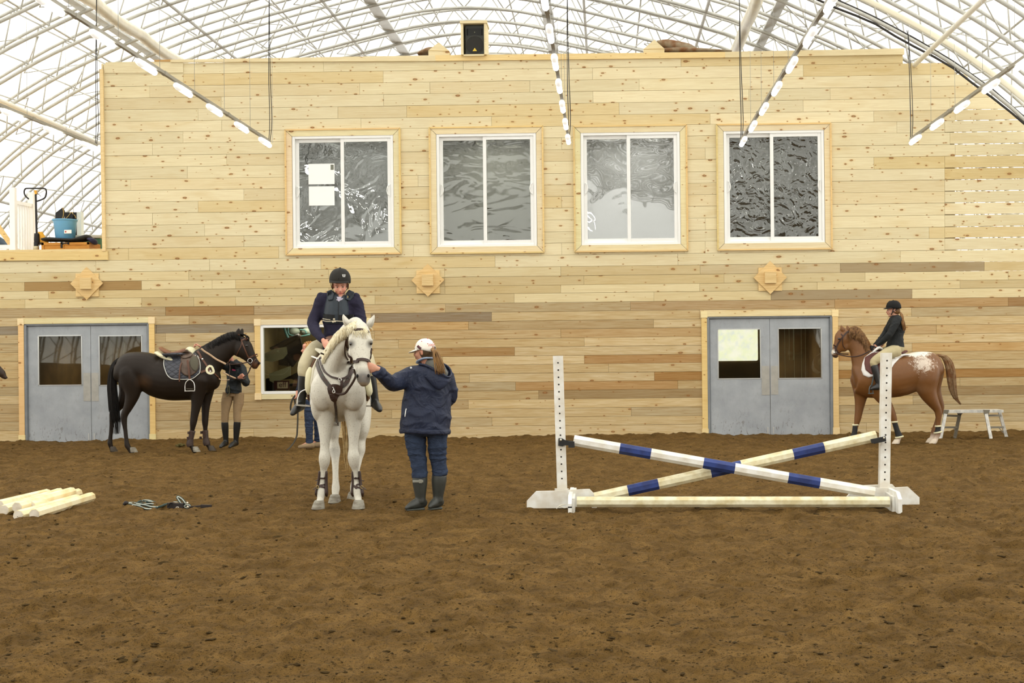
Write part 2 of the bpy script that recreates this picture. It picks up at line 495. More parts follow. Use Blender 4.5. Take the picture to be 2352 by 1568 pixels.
# ------------------------------------------------------------------ fabric roof on arched trusses
ceil = thing('ceiling', (0, 0, 0), kind='structure')
w = NT('white_roof_fabric')
tr = w.n('BsdfTranslucent'); tr.inputs[0].default_value = (0.86, 0.855, 0.83, 1)
df = w.n('BsdfDiffuse'); df.inputs[0].default_value = (0.85, 0.845, 0.82, 1)
mx = w.n('MixShader'); mx.inputs[0].default_value = 0.28
w.t.links.new(tr.outputs[0], mx.inputs[1]); w.t.links.new(df.outputs[0], mx.inputs[2]); w.t.links.new(mx.outputs[0], w.out.inputs[0])
M_FABRIC = w.m
Y0, Y1, TD = -11.9, 50.3, 0.62
top = arch_pts(TD + 0.05)
mb = MB(); ys = np.linspace(Y0 - .6, Y1 + .6, 30)
n = len(top); mb.add([V((p.x, y, p.z)) for y in ys for p in top], [(r*n+i, r*n+i+1, (r+1)*n+i+1, (r+1)*n+i) for r in range(len(ys)-1) for i in range(n-1)], 0, True)
mb.build('fabric_cover', M_FABRIC, ceil)
def end_wall(nm, y, kick):
    r = thing(nm, (0, y, 0), kind='structure'); up = [p for p in top if p.z > kick]
    z = kick; xl = min(p.x for p in top if p.z > kick - 1); xr_ = max(p.x for p in top if p.z > kick - 1)
    MB().add([V((xl, y, kick))] + [V((p.x, y, p.z)) for p in up] + [V((xr_, y, kick))], [tuple(range(len(up) + 2))]).build('fabric_gable', M_FABRIC, r)
    MB().box((xl, y - .05, -.05), (xr_, y + .0, kick)).build('kick_wall', mat('dark_kick_wall', (104, 92, 70), .9, var=.3, scale=.4), r)
end_wall('wall_near', Y0 - .6, 3.6); end_wall('wall_far', Y1 + .6, 1.2)

bot = arch_pts(0.0); topc = arch_pts(TD)
def chord_mesh(pts, r, seg=6): 
    m = MB(); m.tube(pts, r, seg, (0, 1, 0), 2); return m.mesh('chord')
me_b = chord_mesh(bot, 0.036, 8); me_t = chord_mesh(topc, 0.034, 6)
def web_mesh():
    m = MB()
    dense_b = [V(p) for p in catmull([list(p) for p in bot], 12)]; L = [0]
    for a, b in zip(dense_b, dense_b[1:]): L.append(L[-1] + (b - a).length)
    dense_t = [V(p) for p in catmull([list(p) for p in topc], 12)]
    N = int(L[-1] / 0.48); st = L[-1] / N
    def at(arr, s):
        for i in range(len(L) - 1):
            if L[i+1] >= s: 
                k = (s - L[i]) / max(1e-6, L[i+1] - L[i]); return arr[i].lerp(arr[i+1], k)
        return arr[-1]
    for k in range(N):
        a, b = k * st, (k + 1) * st
        p, q = (at(dense_b, a), at(dense_t, b)) if k % 2 == 0 else (at(dense_t, a), at(dense_b, b))
        vs, fs = tube([p, q], 0.0165, 5, (0, 1, 0), 1); m.add(vs, fs, 0, True)
    return m.mesh('web')
me_w = web_mesh()
for me in (me_b, me_t, me_w): me.materials.append(M_METAL)
TY = list(np.arange(-11, 50.2, 1.22)); TY = [y + (23.95 - 1.22 * round((23.95 + 11) / 1.22) + 11) for y in TY]
for y in TY:
    t = thing('roof_truss', (0, y, 0)); t.parent = ceil
    for nm, me in (('bottom_chord', me_b), ('top_chord', me_t), ('web', me_w)):
        link(nm, me, None, t)
# lengthwise members, symmetric about the ridge
def along(o, dz, name, r, m, seg=8, square=None, y0=Y0, y1=Y1):
    for s in (-1, 1):
        mb = MB(); x = XC + s * o; z = prof(o) + dz
        if square: mb.bar((x, y0, z), (x, y1, z), square[0], square[1])
        else: mb.tube([(x, y0, z), (x, y1, z)], r, seg, (1, 0, 0), 1)
        mb.build(name, m, ceil)
along(9.2, -0.12, 'wind_brace_pipe', 0.048, M_CREAM)
along(2.0, 0.05, 'galvanised_channel_beam', 0, M_METAL2, square=(0.26, 0.05))
along(6.8, 0.12, 'galvanised_channel_beam', 0, M_METAL2, square=(0.20, 0.05))
for o in (2.9, 5.5, 11.3): along(o, 0.02, 'purlin_pipe', 0.035, M_METAL)
for o in (1.0, 4.2, 7.9, 10.2, 12.4): along(o, TD * .9, 'purlin_pipe', 0.022, M_METAL, 5)
# zigzag bracing between neighbouring trusses in the plane of the top chord
mb = MB()
for o in (3.4, 4.8, 7.2, 8.6, 9.9, 11.6):
    for s in (-1, 1):
        for k, y in enumerate(TY[:-1]):
            a = o - 0.42 if k % 2 else o + 0.42; b = o + 0.42 if k % 2 else o - 0.42
            vs, fs = tube([(XC + s*a, y, prof(a) + .5), (XC + s*b, y + 1.22, prof(b) + .5)], 0.013, 4, (0, 0, 1), 1); mb.add(vs, fs, 0, True)
tag(mb.build('cross_bracing', M_METAL, ceil), kind='stuff')
# corrugated air ducts
M_DUCT = mat('beige_film_duct', (236, 228, 204), 0.35, spec=0.5, var=0.1, scale=3)
for s in (-1, 1):
    x, z = XC + s * 6.25, prof(6.25) - 0.22; mb = MB()
    ys = np.arange(15, 49, 0.12); mb.tube([(x, y, z - .05 * abs(math.sin(y * 1.2875))) for y in ys], [(.125 if k % 2 else .108) for k in range(len(ys))], 12, (1, 0, 0), 1)
    mb.build('air_duct', M_DUCT, ceil)
M_LINER = mat('cream_fabric_sleeve', (228, 222, 200), .8)
for s in (-1, 1):
    mb = MB(); mb.tube([V((XC + s * o, 23.3, prof(o) + .06)) for o in np.arange(4.0, 12.6, .5)], (.012, .055), 8, (0, 1, 0), 2); mb.build('fabric_sleeve', M_LINER, ceil)
# black cable clipped under one arch
for y, lo, hi in ((TY[[round(q, 2) for q in TY].index(min([round(q, 2) for q in TY], key=lambda q: abs(q - 23.95)))], 2.0, 12.5),):
    pts = [V((XC + o, y, prof(o) - .05 - .05 * abs(math.sin(o * 2.3)))) for o in np.arange(lo, hi, .35)]
    mb = MB(); mb.tube(pts, 0.022, 6, (0, 1, 0), 1)
    pts = [V((XC + o, y, prof(o) + .055)) for o in np.arange(lo, hi, .35)]; mb.tube(pts, 0.02, 6, (0, 1, 0), 1)
    mb.build('black_cable', M_CORD, ceil)
pts = [V((XC - o, 21.5, prof(o) - .06 - .10 * abs(math.sin(o * 1.3)))) for o in np.arange(5.0, 12.5, .25)]
mb = MB(); mb.tube(pts, 0.012, 5, (0, 1, 0), 1); mb.build('black_cable', M_CORD, ceil)

# ------------------------------------------------------------------ plank wall
wall = thing('wall_back', (0, WY, 0), kind='structure')
UY = [128, 145, 172, 199, 226, 253.5, 278.6, 305, 332.6, 359.4, 387.5, 413.8, 440.5, 467, 494.6, 522, 548, 575.5]
LY = [609.6, 631, 652, 670.5, 692, 712.6, 733.5, 753, 773.7, 793.8, 814, 834, 854, 874, 894, 914, 935, 955, 975, 1012]
ZB = [Wp(2104, y)[1] for y in UY] + [Wp(1494, y)[1] for y in LY]
ZB[0] += .07
REFX = 1176
def zpx(z, x=REFX):   # pixel row of height z at column x on the wall
    p0, p1 = P(x, 0, WY), P(x, 1568, WY); return (p0.z - z) / (p0.z - p1.z) * 1568
def wx(x, z): return P(x, zpx(z, x), WY).x
# openings in world coordinates (x0, x1, z0, z1)
def rect(x0, y0, x1, y1):
    a = P(x0, (y0 + y1) / 2, WY); b = P(x1, (y0 + y1) / 2, WY); c = P((x0 + x1) / 2, y0, WY); d = P((x0 + x1) / 2, y1, WY)
    return (a.x, b.x, d.z, c.z)
WIN = [rect(657, 297, 920, 584), rect(988, 292, 1248, 581), rect(1319, 289, 1578, 577), rect(1647, 285, 1909, 573)]
WLOW = rect(585, 731, 852, 917)
DOORS = [rect(43, 730, 358, 1030), rect(1611, 713, 1927, 1030)]
OPEN = [(a + .06, b - .06, c + .06, d - .06) for a, b, c, d in WIN + [WLOW]] + [(a + .05, b - .05, -1, d - .05) for a, b, c, d in DOORS]
JU = [[743, 1064, 1564, 2074], [421, 880, 1361, 1845], [344, 826, 987, 1217, 1468, 1700], [508, 881, 1362, 1720, 1907], [455, 776, 934, 1422, 1845],
      [509, 829, 1129, 1631, 2007], [420, 2060], [350, 1290], [520, 1620], [430, 2007], [300, 960, 2170], [560, 2170], [455, 1290, 2170],
      [350, 2170], [470, 1620, 2170], [560, 2134], [295, 640, 950, 1290, 1620, 2170], [220, 481, 737, 1137, 1557, 2068]]
JL = [[228, 433, 755, 1021, 1288, 1608, 1930, 2261], [56, 325, 487, 541, 700, 914, 1021, 1341, 1663, 1987, 2316],
      [111, 433, 755, 1022, 1288, 1607, 1877, 2205], [57, 325, 445, 541, 861, 1181, 1502, 1771, 2095], [380, 583, 755, 1023, 1448, 1917, 2316],
      [434, 852, 1129, 1607, 2094], [359, 583, 1076, 1501, 2040], [380, 860, 1288, 2151], [520, 915, 1342], [953, 1182, 2095],
      [811, 1017, 1342, 1990], [440, 1398], [1078, 1503], [1184, 1557, 2205], [540, 1237], [1076, 2097], [434, 900, 1450], [1130, 2151], [583, 1290, 1990]]
SPEC = {('L', 0, 1930): (172, 150, 108), ('L', 0, 1608): (205, 185, 138), ('L', 1, 56): (176, 138, 78), ('L', 3, 1771): (170, 148, 108), ('L', 4, 0): (186, 164, 120),
        ('L', 4, 380): (172, 134, 80), ('L', 4, 1917): (190, 154, 100), ('L', 4, 2316): (166, 128, 78), ('L', 5, 852): (152, 134, 106), ('L', 6, 359): (150, 138, 116), ('L', 6, 0): (150, 138, 116),
        ('L', 7, 1288): (198, 166, 112), ('L', 7, 2151): (210, 180, 124), ('L', 7, 860): (200, 172, 120), ('L', 7, 1342): (160, 148, 126), ('L', 9, 953): (178, 140, 84), ('L', 12, 1342): (184, 140, 82),
        ('L', 10, 1342): (186, 144, 86), ('L', 12, 1503): (176, 130, 66), ('L', 4, 583): (184, 160, 116), ('L', 4, 1448): (186, 158, 112),
        ('L', 14, 1237): (168, 142, 96), ('U', 9, 2007): (212, 194, 146), ('U', 10, 2170): (208, 188, 138), ('L', 13, 1184): (190, 150, 92)}
rp = random.Random(11)
xl_up = wx(240, 5.0)
def plank(x0, x1, z0, z1, col, cutR=None, gap=0.0, m=None, y=0.0):
    j = rp.uniform(0, 0.006); t = 0.022; yf = WY + j + y
    x0 += .0015; x1 -= .0015; z0 += .0018 + gap; z1 -= .0018
    xr0, xr1 = (x1, x1) if cutR is None else cutR
    b = 0.003
    mb = MB()
    fr = [(x0 + b, z0 + b), (xr0 - b, z0 + b), (xr1 - b, z1 - b), (x0 + b, z1 - b)]
    bk = [(x0, z0), (xr0, z0), (xr1, z1), (x0, z1)]
    vs = [V((a, yf, c)) for a, c in fr] + [V((a, yf + b, c)) for a, c in bk] + [V((a, yf + t, c)) for a, c in bk]
    fs = [(0, 1, 2, 3)] + [(i, i + 4, (i+1) % 4 + 4, (i+1) % 4) for i in range(4)] + [(i + 4, i + 8, (i+1) % 4 + 8, (i+1) % 4 + 4) for i in range(4)] + [(11, 10, 9, 8)]
    mb.add(vs, fs)
    return mb.build('plank', m or M_PLANK, wall, C4(col))
def cut_line(z):      # the sloping right-hand edge of the top rows
    za, zb = Wp(2187, 144)[1], Wp(2352, 279)[1]; xa, xb = Wp(2187, 144)[0], Wp(2352, 279)[0]
    return xa + (xb - xa) * (za - z) / (za - zb)
XLE = -16.2
def arch_x(z):
    for (a, za), (b, zb) in zip(PROF, PROF[1:]):
        if zb <= z <= za: return XC + a + (b - a) * (za - z) / (za - zb)
    return XC
XRE = 9.95
rows = [('U', i) for i in range(18)] + [('L', i) for i in range(19)]
for ri, (kind, i) in enumerate(rows):
    z1, z0 = ZB[ri], ZB[ri + 1]; zm = (z0 + z1) / 2
    if z0 < 0.02: z0 = -0.08
    js = sorted((JU if kind == 'U' else JL)[i])
    left = XLE if zm < P(120, 578, WY).z else xl_up
    xs = [(left, 0)] + [(wx(j, zm), j) for j in js if wx(j, zm) > left + .15] + [(XRE, 9999)]
    for (a, pj), (b, _) in zip(xs, xs[1:]):
        b = min(b, arch_x(max(zm, .1)) + .45)
        if kind == 'U':
            base = rp.choice([PALE, PALE2, PALE3, PALE, PALE2]); k = rp.uniform(.965, 1.02); col = tuple(q * k for q in base)
            if rp.random() < .10: col = (216, 198, 152)
        elif i < 4: 
            base = rp.choice([(214, 198, 155), (207, 188, 142), (218, 204, 163), (201, 183, 140)]); k = rp.uniform(.96, 1.02); col = tuple(q * k for q in base)
        else:
            base = rp.choice([(199, 180, 138), (191, 171, 130), (204, 185, 144), (183, 163, 125), (209, 191, 152), (187, 171, 136), (197, 168, 120)]); k = rp.uniform(.95, 1.03); col = tuple(q * k for q in base)
        col = SPEC.get((kind, i, pj), col)
        if kind == 'L' and (kind, i, pj) in SPEC: g_ = sum(col) / 3; col = tuple(q * .78 + g_ * .22 for q in col)
        # subtract openings that cover this row
        segs = [(a, b)]
        for (o0, o1, q0, q1) in OPEN:
            if q0 < zm < q1 and o1 > a and o0 < b:      # a narrow rip where the opening ends inside the row
                for (f0, f1) in ((z0, q0), (q1, z1)):
                    if f1 - f0 > .02: plank(max(a, o0), min(b, o1), f0, f1, col)
            if q0 < zm < q1:
                ns = []
                for s0, s1 in segs:
                    if o1 <= s0 or o0 >= s1: ns.append((s0, s1)); continue
                    if o0 > s0: ns.append((s0, o0))
                    if o1 < s1: ns.append((o1, s1))
                segs = ns
        for s0, s1 in segs:
            if s1 - s0 < .03: continue
            cut = None; gap = 0
            c1, c0 = cut_line(z1), cut_line(z0)
            if kind == 'U' and 0 < i < 9:
                if s0 > c1: continue
                if s1 > c1: cut = (min(c0, s1), min(c1, s1))
            if kind == 'U' and i == 0: 
                s1 = min(s1, wx(2074, zm))
                if s0 > s1 - .05: continue
            if kind == 'U' and 4 <= i <= 16 and s1 > wx(2200, zm):
                # separate end board with open joints beyond the last stud
                xg = wx(2170 + 12 * (i % 3), zm)
                if s0 < xg - .2:
                    plank(s0, xg, z0, z1, col, None, 0); s0 = xg
                gap = 0.007 + .004 * (i % 2)
            plank(s0, s1, z0, z1, col, cut, gap, M_PLANKL if kind == 'L' and i > 3 else None)
# sheathing behind the planks, stopping short of the open-jointed end; pieces around every opening
M_SHEATH = mat('dark_sheathing', (120, 98, 62), 0.9)
zt = ZB[0] - .02; xr = wx(2195, 4.0)
zled = P(120, 578, WY).z
def sheath(x0, x1, z0, z1):
    if x1 - x0 < .02 or z1 - z0 < .02: return
    MB().box((x0, WY + .03, z0), (x1, WY + .05, z1)).build('sheathing', M_SHEATH, wall)
def tile(x0, x1, z0, z1, holes):
    cuts = sorted({z0, z1} | {min(max(h[2], z0), z1) for h in holes} | {min(max(h[3], z0), z1) for h in holes})
    for a, b in zip(cuts, cuts[1:]):
        m = (a + b) / 2; hs = sorted([h for h in holes if h[2] < m < h[3] and h[0] < x1 and h[1] > x0]); x = x0
        for h in hs: sheath(x, h[0], a, b); x = h[1]
        sheath(x, x1, a, b)
tile(xl_up, xr, zled, ZB[1], OPEN); tile(xl_up, wx(2070, 7), ZB[1], zt, [])
tile(XLE, xr, -.1, zled, OPEN); tile(xr, XRE, -.1, 3.0, [])
# posts behind the open-jointed end and the end boards
def tboard(pts, col=TRIM, t=0.03, y=None, name='trim_board', parent=None, m=None):
    """a flat board from outline points given in photograph pixels on the wall plane"""
    y = WY if y is None else y
    mb = MB(); mb.prism([P(px, py, y) - V((0, t, 0)) for px, py in pts], (0, t, 0)); return mb.build(name, m or M_TRIMW, parent, C4(col))
tr = thing('trim_1', P(1200, 130, WY), kind='structure')
tboard([(393, 138), (1000, 128), (1003, 141), (393, 144)], parent=tr, t=.04)
tboard([(1000, 128), (1665, 120), (1665, 133), (1001, 141)], parent=tr, t=.042, col=(232, 208, 152))
tboard([(1665, 120), (2076, 112), (2076, 126), (1665, 133)], parent=tr, t=.04)
tboard([(355, 138), (395, 137), (395, 142), (355, 142)], parent=tr, t=.02, col=(190, 152, 96))
tboard([(243, 143), (421, 141), (421, 167), (240, 168)], parent=tr, t=.012, col=PALE2)
tr = thing('trim_2', P(236, 360, WY), kind='structure')
tboard([(230, 160), (238, 160), (244, 577), (237, 577)], parent=tr, t=.05, col=(232, 208, 158))
mb = MB(); xe = P(238, 400, WY).x; mb.box((xe - .02, WY, zled), (xe + .005, WY + 4.2, Wp(238, 146)[1])); mb.build('side_panel', M_TRIMW, tr, C4(PALE3))
tr = thing('trim_3', P(120, 590, WY), kind='structure')
tboard([(-160, 580), (249, 577), (249, 597), (-160, 600)], parent=tr, t=.035, col=(226, 201, 142))

# ------------------------------------------------------------------ glass
def glass_mat(name, tint, refl, bump, bscale, rough=0.02, stretch=(1, 1, 1), dist=2.0, trans=True):
    w = NT(name); tc = w.n('TexCoord').outputs['Object']
    oi = w.n('ObjectInfo'); off = w.n('CombineXYZ', i_0=w.math('MULTIPLY', oi.outputs['Random'], 31.0))
    v = w.n('VectorMath', operation='ADD'); w.set(v.inputs[0], tc); w.set(v.inputs[1], off.outputs[0])
    h = w.noise(w.mapping(v.outputs[0], stretch), bscale, 2.0, 0.45, dist)
    bp = w.n('Bump'); w.set(bp.inputs['Height'], h); bp.inputs['Strength'].default_value = bump; bp.inputs['Distance'].default_value = 0.05
    gl = w.n('BsdfGlossy'); gl.inputs['Roughness'].default_value = rough; w.t.links.new(bp.outputs[0], gl.inputs['Normal']); gl.inputs[0].default_value = (.93, .95, .92, 1)
    tb = w.n('BsdfTransparent'); tb.inputs[0].default_value = (*tint, 1)
    mx = w.n('MixShader'); mx.inputs[0].default_value = refl
    w.t.links.new(tb.outputs[0], mx.inputs[1]); w.t.links.new(gl.outputs[0], mx.inputs[2]); w.t.links.new(mx.outputs[0], w.out.inputs[0])
    return w.m
G_UP = [glass_mat('wavy_film_glass_a', (.55, .56, .55), .14, .30, 2.0, dist=1.2), glass_mat('wavy_film_glass_b', (.55, .55, .5), .11, .32, 1.5, dist=1.0, stretch=(1, 1, 2)),
        glass_mat('wavy_film_glass_c', (.6, .6, .6), .21, .22, 1.1, dist=.8), glass_mat('wavy_film_glass_d', (.5, .5, .48), .12, 1.0, 4.2, dist=1.6)]
G_LOW = glass_mat('window_glass', (.75, .75, .68), .05, .02, 1.0, dist=0)
G_DOOR = glass_mat('door_glass', (.62, .60, .52), .045, .012, 1.5, dist=.5)
M_ROOM = mat('dim_room_plaster', (112, 114, 112), 0.9, var=.3, scale=1.2)
M_ROOM2 = mat('tack_room_wall', (120, 104, 66), 0.9, var=.25, scale=2)

def room(x0, x1, z0, z1, depth, parent, m, name='room_shell'):
    mb = MB(); y0, y1 = WY + .055, WY + depth
    a = [(x0, y0, z0), (x1, y0, z0), (x1, y0, z1), (x0, y0, z1)]; b = [(x0, y1, z0), (x1, y1, z0), (x1, y1, z1), (x0, y1, z1)]
    mb.add(a + b, [(4, 5, 6, 7), (0, 1, 5, 4), (1, 2, 6, 5), (2, 3, 7, 6), (3, 0, 4, 7)]); return mb.build(name, m, parent)

def mitred(parent, x0, x1, z0, z1, w_, t, y, name, m, col):
    """four mitred boards round an opening, outer rectangle x0..x1, z0..z1"""
    yf = y - t
    o = [(x0, z0), (x1, z0), (x1, z1), (x0, z1)]; i = [(x0+w_, z0+w_), (x1-w_, z0+w_), (x1-w_, z1-w_), (x0+w_, z1-w_)]
    for k in range(4):
        j = (k + 1) % 4; q = [o[k], o[j], i[j], i[k]]
        cx = sum(a for a, b in q) / 4; cz = sum(b for a, b in q) / 4
        q = [(a + (cx-a)*.004, b + (cz-b)*.004) for a, b in q]
        mb = MB(); mb.prism([(a, yf, b) for a, b in q], (0, t, 0)); c = tuple(v * rp.uniform(.98, 1.02) for v in col)
        mb.build(name, m, parent, C4(c))

SASH = [((685, 323, 784, 556), (794, 320, 893, 554)), ((1013, 321, 1111, 553), (1121, 319, 1220, 551)),
        ((1343, 319, 1442, 550), (1451, 316, 1551, 549)), ((1670, 313, 1771, 546), (1780, 311, 1881, 544))]
for wi, (x0, x1, z0, z1) in enumerate(WIN):
    r = thing(f'window_{wi+1}', ((x0 + x1) / 2, WY, z0), kind='structure')
    mitred(r, x0, x1, z0, z1, .125, .03, WY, 'casing_board', M_TRIMW, TRIM)
    mitred(r, x0 - .012, x1 + .012, z0 - .012, z1 + .012, .03, .045, WY, 'casing_edge_strip', M_TRIMW, (224, 198, 140))
    fx0, fx1, fz0, fz1 = x0 + .13, x1 - .13, z0 + .115, z1 - .125
    mb = MB(); f = .05
    for a, b, c, d in ((fx0, fx0 + f, fz0, fz1), (fx1 - f, fx1, fz0, fz1), (fx0 + f, fx1 - f, fz0, fz0 + f), (fx0 + f, fx1 - f, fz1 - f, fz1)):
        mb.box((a, WY - .02, c), (b, WY + .10, d), bev=.004)
    fr = mb.build('window_frame', M_WHITE, r)
    xm = wx((SASH[wi][0][2] + SASH[wi][1][0]) / 2, zm)
    xm = P((SASH[wi][0][2] + SASH[wi][1][0]) / 2, 440, WY).x
    for si, (a, b, yy) in enumerate(((fx0 + f, xm + .03, WY + .045), (xm - .05, fx1 - f, WY + .0))):
        s = .065; mb = MB(); c, d = fz0 + f, fz1 - f
        for q in ((a, a + s, c, d), (b - s, b, c, d), (a + s, b - s, c, c + s * (1.3 if si == 0 else 1.2)), (a + s, b - s, d - s, d)):
            mb.box((q[0], yy, q[2]), (q[1], yy + .035, q[3]), bev=.004)
        sash = mb.build('sash', M_WHITE, r)
        mb = MB(); mb.box((a + s - .01, yy + .016, c + s * .9), (b - s + .01, yy + .019, d - s + .01)); mb.build('pane', G_UP[wi], sash)
        xh = a + .022 if si == 0 else b - .022; sg = 1 if si == 0 else -1; zc = (c + d) / 2 + .02
        mb = MB(); mb.tube([(xh, yy, zc - .10), (xh + sg*.035, yy - .035, zc - .08), (xh + sg*.052, yy - .045, zc), (xh + sg*.035, yy - .035, zc + .08), (xh, yy, zc + .10)], (.010, .008), 8, (0, 1, 0), 3)
        mb.box((xh - .012, yy - .012, zc - .12), (xh + .012, yy + .002, zc + .12)); mb.build('pull_handle', M_WHITE, sash)
    room(fx0 - .1, fx1 + .1, fz0 - .1, fz1 + .1, 1.6, r, M_ROOM)

# notices taped inside the first window
M_PAPER = mat('white_paper', (248, 248, 244), 0.8)
for k, (a, b, c, d) in enumerate(((707, 375, 767, 422), (708, 427, 767, 471))):
    q = rect(a, b, c, d); mb = MB(); mb.box((q[0], WY + .055, q[2]), (q[1], WY + .0575, q[3]))
    if k == 0: pass
    o = mb.build('paper_notice', M_PAPER)
    tag(o, ['blank white sheet with a small dark corner print, upper one on the window glass', 'blank white sheet on the window glass just below the other sheet'][k], 'notice', 'paper notices on the first upper window')
    if k == 0:
        q = rect(758, 377, 765, 389); mb = MB(); mb.box((q[0], WY + .053, q[2]), (q[1], WY + .0548, q[3])); mb.build('corner_print', mat('print_grey', (120, 122, 108)), o)

# ------------------------------------------------------------------ lower window into the tack room
x0, x1, z0, z1 = WLOW
r = thing('window_5', ((x0 + x1) / 2, WY, z0), kind='structure')
w_ = .115; blk = .13
def fb(x0, x1, z0, z1, t, name='casing_board', col=TRIM, parent=None, m=None, y=WY, bev=0.004, back=0.0):
    mb = MB(); mb.box((x0, y - t, z0), (x1, y + back, z1), bev=bev); return mb.build(name, m or M_TRIMW, parent, C4(tuple(v * rp.uniform(.98, 1.02) for v in col)))
fb(x0 + .01, x0 + w_, z0 + blk, z1 - blk, .028, parent=r, col=(226, 196, 136)); fb(x1 - w_, x1 - .01, z0 + blk, z1 - blk, .028, parent=r, col=(226, 196, 136))
fb(x0 + blk, x1 - blk, z1 - w_, z1 - .01, .028, parent=r); fb(x0 + blk, x1 - blk, z0 + .01, z0 + w_ - .01, .028, parent=r)
for a in (x0, x1 - blk):
    for c in (z0, z1 - blk): fb(a, a + blk, c, c + blk, .036, 'corner_block', (240, 222, 176), r)
mb = MB(); f = .055; a, b, c, d = x0 + w_, x1 - w_, z0 + w_ - .005, z1 - w_
for q in ((a, a + f, c, d), (b - f, b, c, d), (a + f, b - f, c, c + f), (a + f, b - f, d - f, d)): mb.box((q[0], WY - .015, q[2]), (q[1], WY + .09, q[3]), bev=.004)
mb.build('window_frame', M_WHITE, r)
MB().box((a + f - .01, WY + .03, c + f - .01), (b - f + .01, WY + .034, d - f + .01)).build('pane', G_LOW, r)
room(a - .15, b + .15, c - .1, d + .3, 1.9, r, M_ROOM2)
WL_IN = (a + f, b - f, c + f, d - f)

# ------------------------------------------------------------------ steel double doors
w = NT('scuffed_grey_steel'); tc = w.n('TexCoord').outputs['Object']
sp = w.n('SeparateXYZ', i_0=tc)
n1 = w.noise(tc, 2.5, 5, .6); n2 = w.noise(w.mapping(tc, (1, 1, .35)), 14, 8, .7, 1.5)
c = w.mix(w.ramp(n1, .3, .7), (*lin((150, 155, 160)), 1), (*lin((172, 177, 181)), 1))
low = w.math('SUBTRACT', 1.0, w.ramp(sp.outputs[2], 0.0, 0.55))
dirt = w.math('MULTIPLY', w.ramp(n2, .56, .64), w.math('ADD', w.math('MULTIPLY', low, .75), .12))
c = w.mix(dirt, c, (*lin((96, 88, 70)), 1))
w.set(w.b.inputs['Base Color'], c); w.b.inputs['Roughness'].default_value = .5; w.b.inputs['Specular IOR Level'].default_value = .4
M_STEEL = w.m
M_STEELD = mat('grey_steel_frame', (138, 143, 147), .45, var=.15, scale=5)
M_PLATE = mat('brushed_push_plate', (176, 174, 166), .42, .15, var=.12, scale=10)
M_EDGE = mat('bright_steel_edge', (200, 202, 200), .3, .6)
M_INNER = mat('dark_brown_boards', (116, 94, 60), .9, var=.3, scale=3)
DG = [((86, 770, 187, 885), (226, 770, 325, 885)), ((1649, 755, 1748, 870), (1788, 753, 1888, 869))]
DMID = [207.5, 1769.5]; DPL = [((190, 856, 206.5, 921), (208.5, 856, 225, 921)), ((1750, 840, 1768, 907), (1771.5, 840, 1788, 906))]
